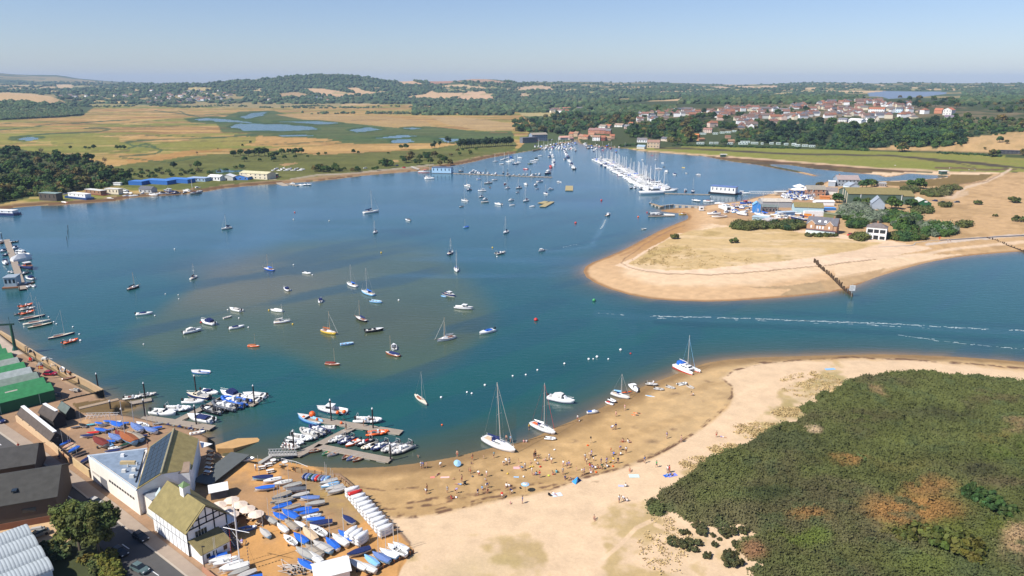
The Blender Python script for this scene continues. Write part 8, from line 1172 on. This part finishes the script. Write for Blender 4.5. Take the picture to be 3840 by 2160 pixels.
people(zU,'40,390,s,k,n 95,400,sc,d,S 225,440,t,g,p 295,420,s,W,W 335,490,s,W,S 555,545,s,W,p 620,580,s,i,n 660,510,t,P,S 545,690,s,g,t 590,770,t,n,k 700,770,l,s,k 360,690,t,S,r 430,660,t,T,T 115,750,s,r,s 50,700,t,l,P 80,510,t,W,k 800,620,sc,-,p 940,690,s,P,n 900,660,sc,W,w 960,430,s,w,S 990,500,s,W,n 1055,380,b,u,n 1080,360,s,P,W 1118,440,sc,W,S 1050,540,t,r,p 1100,570,t,P,n 1060,640,t,p,V 1150,590,t,W,k 1205,580,t,O,O 1260,510,s,n,k 1280,600,b,e,e 1360,500,s,P,W 1340,530,t,u,c 1375,560,t,W,n 1485,490,s,y,w 1570,490,s,k,n 1440,270,sc,o,o 1490,325,t,b,T 1610,240,b,P,S 1620,330,t,W,n 1720,295,s,W,k 1660,90,t,-,o 1765,100,t,W,g 2060,480,w,i,u 2285,560,w,G,n 1790,625,t,-,o 1715,920,t,W,s 1590,1215,s,W,P 1680,1190,b,W,n 1740,1190,t,W,P 395,1060,l,W,P 2490,660,s,W,V 2520,660,s,r,r 2490,720,t,l,P 2550,700,t,W,W')
people(yB,'460,770,s,p,W 352,845,s,S,p 305,1005,b,W,b 350,1000,s,n,u 435,1150,t,-,o 500,1155,t,W,g 965,1110,s,P,W 1140,1155,s,S,P 1565,1095,s,-,r 1640,1095,l,P,W 805,470,s,W,W 1285,590,t,V,s 2350-0,1440,t,n,k'.replace('2350-0,1440,t,n,k','2365,1435,t,V,k'))
people(yA,'2145,255,s,W,r 2165,262,tc,w,s 1560,365,s,y,n 1335,510,s,l,n 1285,500,s,S,n 2345,1440,t,-,n','on the beach by the yachts')
people(zU,'2545,720,t,b,W','on the blue rug');people(zC,'20,925,s,n,n 85,905,s,m,k','on the lane pavement',2.2);people(zA,'228,1435,w,r,n','on the road',2.1);people(zC,'1350,720,s,k,g','by the solar roof',2.0);people(zZ,'640,465,s,W,l','beside the picnic benches',2.0);people(zE,'1440,1440,b,P,W 1385,690,t,r,n 1560,790,t,r,n','near the flagpole',2.0)
people(zB,'845,1250,s,W,n 880,1240,s,p,W 920,1245,s,S,W 960,1250,s,W,i 1000,1240,s,W,W','crowding the white ramp',1.3);people(zB,'1605,1000,s,s,m 1815,960,s,k,n','on the outer pontoon',.6);people(zB,'1840,900,t,l,n 1880,890,t,g,k 1945,890,t,W,n','in the white inflatable',.9)
people(zS,'1270,1035,s,W,n 1282,1035,s,W,k 1825,1060,s,W,W 1840,1060,s,p,k 2020,1080,s,W,n 2080,1080,s,l,n','walking on the causeway',1.0,1.2);people(yP,'1808,560,s,W,n 1835,558,s,V,n','below the promenade wall')
def gpz(zf,x,y):return gz(zf(x,y))
p=gpz(zT,1050,520);o=parasol((p.x,p.y,p.z),1.0,(.34,.58,.78),'pale blue beach parasol tilted near the water',None,1.1);o.rotation_euler=(.5,.3,0);p=gpz(zT,2325,1010);parasol((p.x,p.y,p.z),1.0,(.3,.52,.75),'blue and cream striped beach parasol standing upright',None,2.0,(.75,.6,.5))
p=gpz(zU,825,830);o=root('beach_tent',(p.x,p.y,p.z),.5);part('shell',MB().add([(-1.2,-.9,0),(1.2,-.9,0),(1.2,.9,0),(-1.2,.9,0),(0,.1,1.45)],[(0,3,4),(3,2,4),(2,1,4),(3,0,1,2)]),'cloth',o,(.05,.28,.72));part('panel',MB().add([(-1.15,-.92,.02),(0,.05,1.42),(-.1,-.3,.6)],[(0,1,2)]),'cloth',o,'l');part('groundsheet',MB().box(-1.2,-1.4,.01,1.2,-.9,.04),'cloth',o,'l');tag(o,'bright blue pop-up beach tent','tent')
for zf,x,y,w,d,c,lb in((zU,1870,720,2.6,1.6,(.55,.66,.62),'pale green rug spread on the dry sand'),(zU,440,1070,2.4,1.6,(.6,.66,.7),'pale grey rug beside the pushchair'),(zV,215,720,2.6,1.3,(.2,.25,.75),'blue picnic rug with a family at the heath edge'),(zU,2480,715,1.6,1.2,'b','bright blue rug left of the family'),(zT,835,745,2.2,.7,(.85,.5,.45),'pink body board on the damp sand'),(zT,605,745,1.1,.8,(.75,.25,.2),'red towel left of the pink body board'),(zV,1275,8,3.6,1.4,'l','light blue sheet spread near the dune grass'),(zU,2230-600,905,1.4,.9,(.5,.5,.6),'small grey mat by the marram clump'),(zT,2165,570,1.6,1.2,'p','pink rug beneath the navy group'),(zT,2160,740,1.3,.6,(.35,.5,.65),'blue body board near the sand holes')):
 p=gpz(zf,x,y);solo('beach_mat',MB().box(-w/2,-d/2,.015,w/2,d/2,.05),'cloth',c,lb,'mat',loc=(p.x,p.y,p.z+.02),rz=rnd.uniform(-.4,.4))
for zf,x,y,c,lb in((zT,1890,625,'k','black and white bag on the damp sand'),(zT,1345,735,'s','dark bucket by the sand hole'),(zT,1045,1125,'W','white bag near the red-clad sitter'),(zT,2235,950,'k','black bag under the striped parasol'),(zT,2000,685,'y','yellow bucket on the sand'),(zT,2425,562,'y','left yellow ball by the sand hole'),(zT,2465,552,'y','right yellow ball by the sand hole'),(zT,2295,740,'W','white toy on the sand'),(zU,285,720,(.6,.75,.1),'lime green beach bag'),(zU,130,555,'r','red beach bag left of the crowd'),(zU,1010,157,'o','orange bag near the tripod'),(zU,1165,655,'o','orange bag in front of the crowd'),(zU,1480,545,'o','orange cool box at the crowd'),(zU,1430,465,'y','yellow bag at the crowd'),(zU,395,240,'W','white bag alone on the sand'),(zU,1075,660,'W','white cool box at the crowd'),(zU,35,430,'W','white bag by the dark-clad pair')):p=gpz(zf,x,y);solo('beach_bag',MB().ell((0,0,.18),(.34,.24,.2),8,6),'cloth',c,lb,'bag',loc=(p.x,p.y,p.z),rz=rnd.uniform(0,3))
for x,y in((1205,880),):
 p=gpz(zT,x,y);o=root('pushchair',(p.x,p.y,p.z),2);part('seat',MB().box(-.35,-.25,.35,.35,.25,.8,.05,.02),'cloth',o,'k');part('hood',MB().loft([[(-.4+.25*i,-.27,.8),(-.4+.25*i,-.2,1.2-.15*i),(-.4+.25*i,.2,1.2-.15*i),(-.4+.25*i,.27,.8)]for i in range(3)]),'cloth',o,'k');part('handle',MB().path([(-.4,-.22,.9),(-.75,-.22,1.1),(-.75,.22,1.1),(-.4,.22,.9)],.02,4),'metal',o)
 for a in(-.3,.35):
  for s in(-1,1):part('wheel',MB().tube((a,s*.27,.15),(a,s*.31,.15),.15,.15,10),'rubber',o)
 tag(o,'black pushchair beside the sunbathers','pushchair')
p=gpz(zU,305,1085);o=root('beach_chair',(p.x,p.y,p.z),1);part('seat',MB().box(-.3,-.3,.25,.3,.3,.3),'cloth',o,'k');part('backrest',MB().box(-.36,-.3,.3,-.28,.3,.95),'cloth',o,'k');part('frame',MB().path([(-.3,-.3,0),(.3,-.3,.28)],.02,4).path([(-.3,.3,0),(.3,.3,.28)],.02,4).path([(0,-.3,.14),(0,.3,.14)],.02,4),'metal',o);tag(o,'black beach chair by the pale grey rug','chair');p=gpz(zU,1065,110);o=root('survey_tripod',(p.x,p.y,p.z));part('head',MB().box(-.18,-.18,1.55,.18,.18,1.95),'rubber',o)
for k in range(3):a=k*2.1;part('leg',MB().tube((0,0,1.55),(.65*math.cos(a),.65*math.sin(a),0),.05,.04,5),'rough',o,'u')
tag(o,'wooden tripod with a dark head standing on the sand','tripod')
GD='dinghies in the park'
def park(zf,rows,z,where):
 for r in rows:
  a,b,c,d,col_=r[:5];kd=r[5]if len(r)>5 else 'dinghy';p,q=zf(a,b),zf(c,d);P,Q=w3(p,z+.75),w3(q,z+.75);pp,qq=proj(P.x,P.y,z),proj(Q.x,Q.y,z)
  L=min(max((P-Q).length,3.6),6.2);boat(kd,pp,qq,'W' if kd=='dinghy' or col_=='W' else col_,col_ if kd=='dinghy' else None,L,z,where=where,group=GD,drop=()if rnd.random()<.55 else('mast',),extra=dict(hull=rnd.choice('WWwgl'))if kd=='dinghy' else None)
park(zC,[(200,400,300,385,'s'),(310,355,410,390,'k'),(440,360,520,350,'T'),(555,330,650,345,'b'),(690,305,790,310,'b'),(780,335,940,315,'w'),(770,345,960,410,'b'),(900,350,1050,335,'b'),(550,435,720,470,'b'),(720,440,810,420,'i'),(430,490,600,480,'r'),(330,535,520,530,'n'),(1100,380,1250,480,'i'),(1290,430,1480,490,'i'),(1370,430,1560,400,'b'),(1180,350,1350,410,'w','open_dinghy'),(860,480,980,560,'m'),(760,540,950,620,'i'),(1000,500,1150,510,'k'),(1040,520,1270,620,'t'),(1180,540,1330,520,'n'),(920,530,1180,680,'O'),(530,600,730,710,'m'),(660,620,860,620,'b'),(690,640,810,690,'l'),(755,725,935,700,'W','open_dinghy'),(940,690,1050,650,'e'),(700,780,930,745,'n'),(10,690,170,600,'b'),(50,740,220,640,'S'),(110,760,265,670,'u'),(140,800,310,690,'b'),(220,840,400,770,'k'),(350,930,440,870,'n'),(1440,350,1560,330,'g'),(620,380,740,350,'s')],2.0,'in the upper dinghy park')
park(zF,[(765,320,1000,305,'n'),(890,355,1100,315,'W','open_dinghy'),(1010,390,1225,345,'w','open_dinghy'),(795,445,1020,415,'b'),(1115,430,1330,375,'g'),(1150,460,1380,440,'s'),(990,560,1210,480,'t'),(1215,535,1420,485,'V'),(975,590,1110,545,'t'),(1020,620,1230,550,'t'),(990,680,1215,610,'b'),(1100,690,1320,625,'t'),(1230,700,1450,665,'b'),(1320,550,1540,545,'i'),(1380,625,1600,590,'g'),(1310,740,1530,685,'b'),(1340,780,1560,740,'w','open_dinghy'),(1380,800,1600,790,'b'),(1430,855,1690,820,'n'),(1005,725,1150,795,'b'),(1110,700,1285,790,'b'),(910,760,1035,840,'g'),(1045,845,1170,945,'w'),(1140,810,1275,905,'t'),(1250,815,1360,870,'W'),(1125,985,1265,1085,'W','open_dinghy'),(1245,970,1395,1075,'b'),(1340,900,1510,1060,'u'),(1430,880,1610,985,'W','open_dinghy'),(845,900,965,1000,'V'),(1805,755,1940,840,'n'),(1270,1140,1470,1250,'g'),(1380,1110,1570,1220,'t'),(1470,1070,1680,1180,'V'),(1610,1020,1760,1150,'b'),(1690,985,1860,1100,'w'),(1760,945,1940,1050,'b'),(1860,1215,2130,1130,'n'),(1540,385,1745,330,'V'),(1555,425,1770,370,'l','open_dinghy'),(1610,455,1815,400,'V'),(1635,495,1840,430,'V'),(1885,1275,2080,1380,'w'),(2060,1220,2215,1330,'l'),(2155,1190,2350,1290,'i'),(2240,1150,2440,1240,'W'),(2330,1100,2540,1210,'W','open_dinghy'),(2390,1070,2560,1150,'W'),(2000,1310,2190,1400,'w'),(255,1245,470,1180,'b'),(260,1290,520,1220,'w'),(310,1325,600,1240,'W','open_dinghy'),(380,1380,660,1280,'W','open_dinghy'),(420,1400,730,1310,'w'),(480,1449,720,1350,'g'),(560,1480,810,1380,'V'),(640,1500,880,1440,'b'),(1500,1240,1580,1300,'b'),(1290,1270,1470,1370,'b'),(1400,1180,1560,1300,'w')],2.0,'in the lower dinghy park')
park(zF,[(1590,1360,1835,1230,'W','upturned_tender')],2.1,'above the white marquee')
for i,c in enumerate('nieirsil'):
 p=w3(zF(1365+36*i,290+5*i),2.6);o=place('upturned_tender',(p.x,p.y,2.0),-1.25,.8,dict(hull=c),(),f'{CN[c]} tender stored on its edge by the beach fence','tender','tenders stored on edge by the fence');o.rotation_euler=(1.15,0,1.3);o.location.z=2.55
def rack(zf,a,b,n,tiers,cs,lb):
 A,B=w3(zf(*a),3),w3(zf(*b),3);d=Vector((B.x-A.x,B.y-A.y,0));ang=math.atan2(d.y,d.x)
 for k in range(n):
  q=A+d*((k+.5)/n);w=d.length/n;o=root('tender_rack',(q.x,q.y,2),ang);m=MB()
  for s in(-1,1):
   for x in(-w/2+.08,w/2-.08):m.tube((x,s*1.3,0),(x,s*1.3,.75*tiers),.05,.05,5)
   for t in range(tiers):m.tube((-w/2+.08,s*1.3,.3+.72*t),(w/2-.08,s*1.3,.3+.72*t),.04,.04,5)
  part('frame',m,'metal',o);tag(o,lb,'rack',lb,None,None,True)
  for t in range(tiers):c=cs if not(k==1 and t==tiers-1 and n>4)else 'r';e=place('upturned_tender',(q.x,q.y,2.36+.72*t),ang+math.pi/2+rnd.uniform(-.06,.06),1.0,dict(hull=c),(),f'{CN[c]} upturned tender stacked on the '+('long' if n>4 else 'short')+' boat rack','tender','tenders stacked on racks',None,c=='W')
rack(zF,(1900,470),(2320,960),11,3,'W','steel tender rack along the lower dinghy park fence');rack(zF,(1880,960),(2060,1040),3,3,'W','short steel tender rack in the lower dinghy park')
bld(zF,1500,1570,1890,1470,4.5,2.0,1.3,'W','W','white marquee tent at the bottom edge of the dinghy park',z0=2,name='white_tent',cat='tent',roofm='cloth')
for k in range(11):
 p=w3(zF(1150+26*k,1330+(k*37%90)),2.2);o=root('launching_trolley',(p.x,p.y,2),rnd.uniform(-.6,.9)+2.6);part('frame',MB().path([(-.6,-.7,.3),(2.6,0,.3),(-.6,.7,.3)],.04,5).path([(-.6,-.8,.28),(-.6,.8,.28)],.04,5),'metal',o)
 for s in(-1,1):part('wheel',MB().tube((-.6,s*.72,.25),(-.6,s*.9,.25),.25,.25,10),'rubber',o)
 tag(o,'bare launching trolley heaped at the bottom of the dinghy park','trolley','launching trolleys',None,None,True)
for zf,x,y,r,kd,c,lb in((zA,750,465,2.2,'rowing_boat','W','small white dinghy on the quay'),(zA,830,575,.6,'rowing_boat','d','old brown dinghy on the quay'),(zA,830,500,2.4,'upturned_tender','d','brown upturned boat on the quay edge'),(zZ,450,230,.2,'rowing_boat','W','white rescue dinghy beside a red tank'),(zE,1540,1090,.3,'rowing_boat','i','blue dinghy in the shadow of the timbered house'),(zC,2090,500,.4,'rowing_boat','w','cream tender by the club seaward rail')):
 p=w3(zf(x,y),2.3);place(kd,(p.x,p.y,2.05),r,.9,{'hull':c},(),lb,'dinghy')
for x,y,c,lb in((370,265,'k','heap of dark fishing gear on the quay'),(370,360,'r','red trailer among the quay clutter'),(480,420,'g','grey boat trailer beside the quay car park'),(545,350,'w','pale pile of ropes at the quay edge'),(640,430,'u','stack of timber near the quay edge'),(920,730,'g','boat trailer near the creek corner')):
 p=w3(zA(x,y),2.2);o=root('quay_trailer',(p.x,p.y,2.02),rnd.uniform(0,3));part('frame',MB().path([(-1.4,-.7,.5),(1.2,-.6,.5),(2.6,0,.45),(1.2,.6,.5),(-1.4,.7,.5)],.06,5),'metal',o);part('load',MB().box(-1.1,-.5,.55,.6,.5,1.0,.2,.1).ell((.2,.1,1.0),(.5,.4,.3),7,5,.2),'rough',o,c)
 for s in(-1,1):part('wheel',MB().tube((-.3,s*.72,.3),(-.3,s*.9,.3),.3,.3,10),'rubber',o)
 tag(o,lb,'trailer')
p=w3(zA(485,597),2);o=root('quay_flag',(p.x,p.y,2));part('pole',MB().tube((0,0,0),(0,0,5),.06,.04,6),'paint',o,'w');part('flag',MB().box(.05,-.02,3.9,1.7,.02,5),'cloth',o,(.45,.05,.05));part('flag_cross',MB().box(.05,-.03,4.38,1.7,.03,4.55).box(.5,-.032,3.9,.68,.032,5),'cloth',o,'y');tag(o,'dark red flag with yellow cross on the quay','flag')
p=w3(zA(705,815),2);o=root('notice_board',(p.x,p.y,2),-.2);part('board',MB().box(-1.1,-.06,.5,1.1,.06,1.9),'paint',o,(.12,.16,.2));part('poster',MB().box(-.9,-.09,1.0,-.1,-.065,1.7),'paint',o,'W');part('post',MB().tube((-1.1,0,0),(-1.1,0,2),.05,.05,5),'rough',o,'k');part('post',MB().tube((1.1,0,0),(1.1,0,2),.05,.05,5),'rough',o,'k');tag(o,'dark notice board beside the green shed wall','notice board')
for x,y in((905,1250),(695,60),(2370,1370)):p=w3(zD(x,y),2.2);solo('lamp_post',MB().tube((0,0,0),(0,0,5.2),.07,.05,6).box(-.1,-.1,5.2,.5,.1,5.35),'rough','k','dark lamp post on the lane pavement','lamp post',loc=(p.x,p.y,2.1))
LAND=[((600,1340),'by the flagpole'),((1255,1120),'near the big white yacht'),((1370,1075),'near the orange-decked yacht'),((1730,935),'near the catamaran'),((1448,1205),'near the blue beach tent'),((1322,1222),'near the striped parasol'),((1150,1163),'near the pale blue parasol'),((1560,990),'near the cream yacht'),((1690,1192),'near the picnic rugs'),((1500,1170),'in the largest crowd'),((1075,1235),'left of the castle diggers'),((1230,1225),'near the sand diggers'),((640,790),'over the sandbank'),((480,820),'on the left of the sandbank'),((1120,640),'in the middle channel'),((930,520),'in the upper left basin'),((980,870),'on the lower sandbank'),((1200,470),'left of the two floating platforms'),((1370,500),'near the floating platforms'),((1270,570),'right of mid channel'),((60,680),'by the left pontoon'),((90,800),'off the quay'),((560,1010),'on the upper pontoon arm'),((880,1060),'on the outer pontoon'),((900,1150),'on the inner pontoon'),((300,1100),'in the upper dinghy park'),((200,1160),'along the lane wall'),((720,1210),'at the top of the lower dinghy park'),((740,1290),'mid dinghy park'),((830,1340),'right of mid dinghy park'),((800,1420),'at the bottom of the dinghy park'),((930,1270),'beside the white boat racks'),((580,1420),'behind the half-timbered clubhouse'),((2000,520),'in the boatyard'),((2230,590),'near the white seaside house'),((2080,570),'near the brick seaside house'),((1430,420),'above the marina'),((1700,440),'right of the marina')]
ORD=['leftmost','second from left','third from left','fourth from left','fifth from left','sixth from left','seventh from left','eighth from left','ninth from left','tenth from left','eleventh from left','twelfth from left','thirteenth from left','fourteenth from left','fifteenth from left','sixteenth from left']
def finish():
 bpy.context.view_layer.update()
 for t in THINGS:
  p=t[0].matrix_world.translation if t[0].type=='EMPTY' or t[0].location.length>.01 else Vector(sum((Vector(c)for c in t[0].bound_box),Vector()))/8
  t.append(proj(p.x,p.y,p.z))
 by={}
 for t in THINGS:by.setdefault(t[1],[]).append(t)
 two={}
 for lb,ts in by.items():
  if len(ts)==1 or all(t[3]for t in ts):
   for t in ts:t[0]['label']=lb
   if len(ts)>1:
    for t in ts:
     if 'group' not in t[0]:t[0]['group']=lb
   continue
  for t in ts:
   u,v=t[4];ph=min(LAND,key=lambda q:(q[0][0]-u)**2+((q[0][1]-v)*1.5)**2)[1]
   nl=lb if len(ts)<=5 else lb+' '+ph
   if len(nl.split())>13:nl=lb
   two.setdefault(nl,[]).append(t)
 for lb,ts in two.items():
  if len(ts)==1:ts[0][0]['label']=lb;continue
  ts.sort(key=lambda t:t[4][0])
  for i,t in enumerate(ts):
   t[0]['label']=(lb+', '+(ORD[i]if i<len(ts)-1 or len(ts)>6 else 'rightmost'))if i<len(ORD)else lb
   if 'group' not in t[0]:t[0]['group']=lb.split(' near ')[0]
finish()
for o in PROTO.values():
 for c in list(o.children_recursive):D.objects.remove(c)
 D.objects.remove(o)
hb=setting('haze',MB().box(-16800,-60,-4.2,16800,16800,275).mesh('haze'),None,'stuff')
hm=D.materials.new('haze_air');hm.use_nodes=True;nt=hm.node_tree;nt.nodes.clear()
ou=nt.nodes.new('ShaderNodeOutputMaterial');pv=nt.nodes.new('ShaderNodeVolumePrincipled');pv.inputs['Color'].default_value=(.50,.70,1,1);pv.inputs['Density'].default_value=HAZE;pv.inputs['Anisotropy'].default_value=0
nt.links.new(pv.outputs[0],ou.inputs['Volume']);hb.data.materials.append(hm)
W_=D.worlds.new('World');SC.world=W_;W_.use_nodes=True;nt=W_.node_tree;bg=nt.nodes['Background']
sk=nt.nodes.new('ShaderNodeTexSky');sk.sky_type='NISHITA';sk.sun_disc=False
SUN_AZ=math.atan2(-.87,-.5);SUN_EL=math.radians(48)
sk.sun_elevation=SUN_EL;sk.sun_rotation=SUN_AZ;sk.altitude=100;sk.air_density=1.0;sk.dust_density=.35;sk.ozone_density=1.6
hs=N(nt,'ShaderNodeMix',data_type='RGBA',blend_type='MULTIPLY');hs.inputs[0].default_value=1;hs.inputs[7].default_value=(.85,.90,1.12,1);nt.links.new(sk.outputs[0],hs.inputs[6]);nt.links.new(hs.outputs[2],bg.inputs[0]);bg.inputs[1].default_value=SKY
sl=D.lights.new('sun','SUN');sl.energy=SUNE;sl.angle=math.radians(.5);sl.color=(1,.95,.87)
so=link(D.objects.new('sun',sl));sd=Vector((math.sin(SUN_AZ)*math.cos(SUN_EL),math.cos(SUN_AZ)*math.cos(SUN_EL),math.sin(SUN_EL)))
so.rotation_euler=sd.to_track_quat('Z','Y').to_euler();so.location=(-200,-100,300)
cd=D.cameras.new('camera');co=link(D.objects.new('camera',cd));co.location=(0,0,CH);co.rotation_euler=(math.pi/2-PITCH,0,0)
cd.sensor_width=36;cd.lens=36*FV/2576;cd.clip_start=1;cd.clip_end=40000;SC.camera=co
SC.render.engine='CYCLES';SC.view_settings.view_transform='Standard';SC.view_settings.look='None';SC.view_settings.gamma=1;SC.view_settings.exposure=EXPO
SC.cycles.use_denoising=True;SC.cycles.volume_bounces=0;SC.cycles.max_bounces=5;SC.cycles.diffuse_bounces=2;SC.cycles.glossy_bounces=2;SC.cycles.transmission_bounces=2
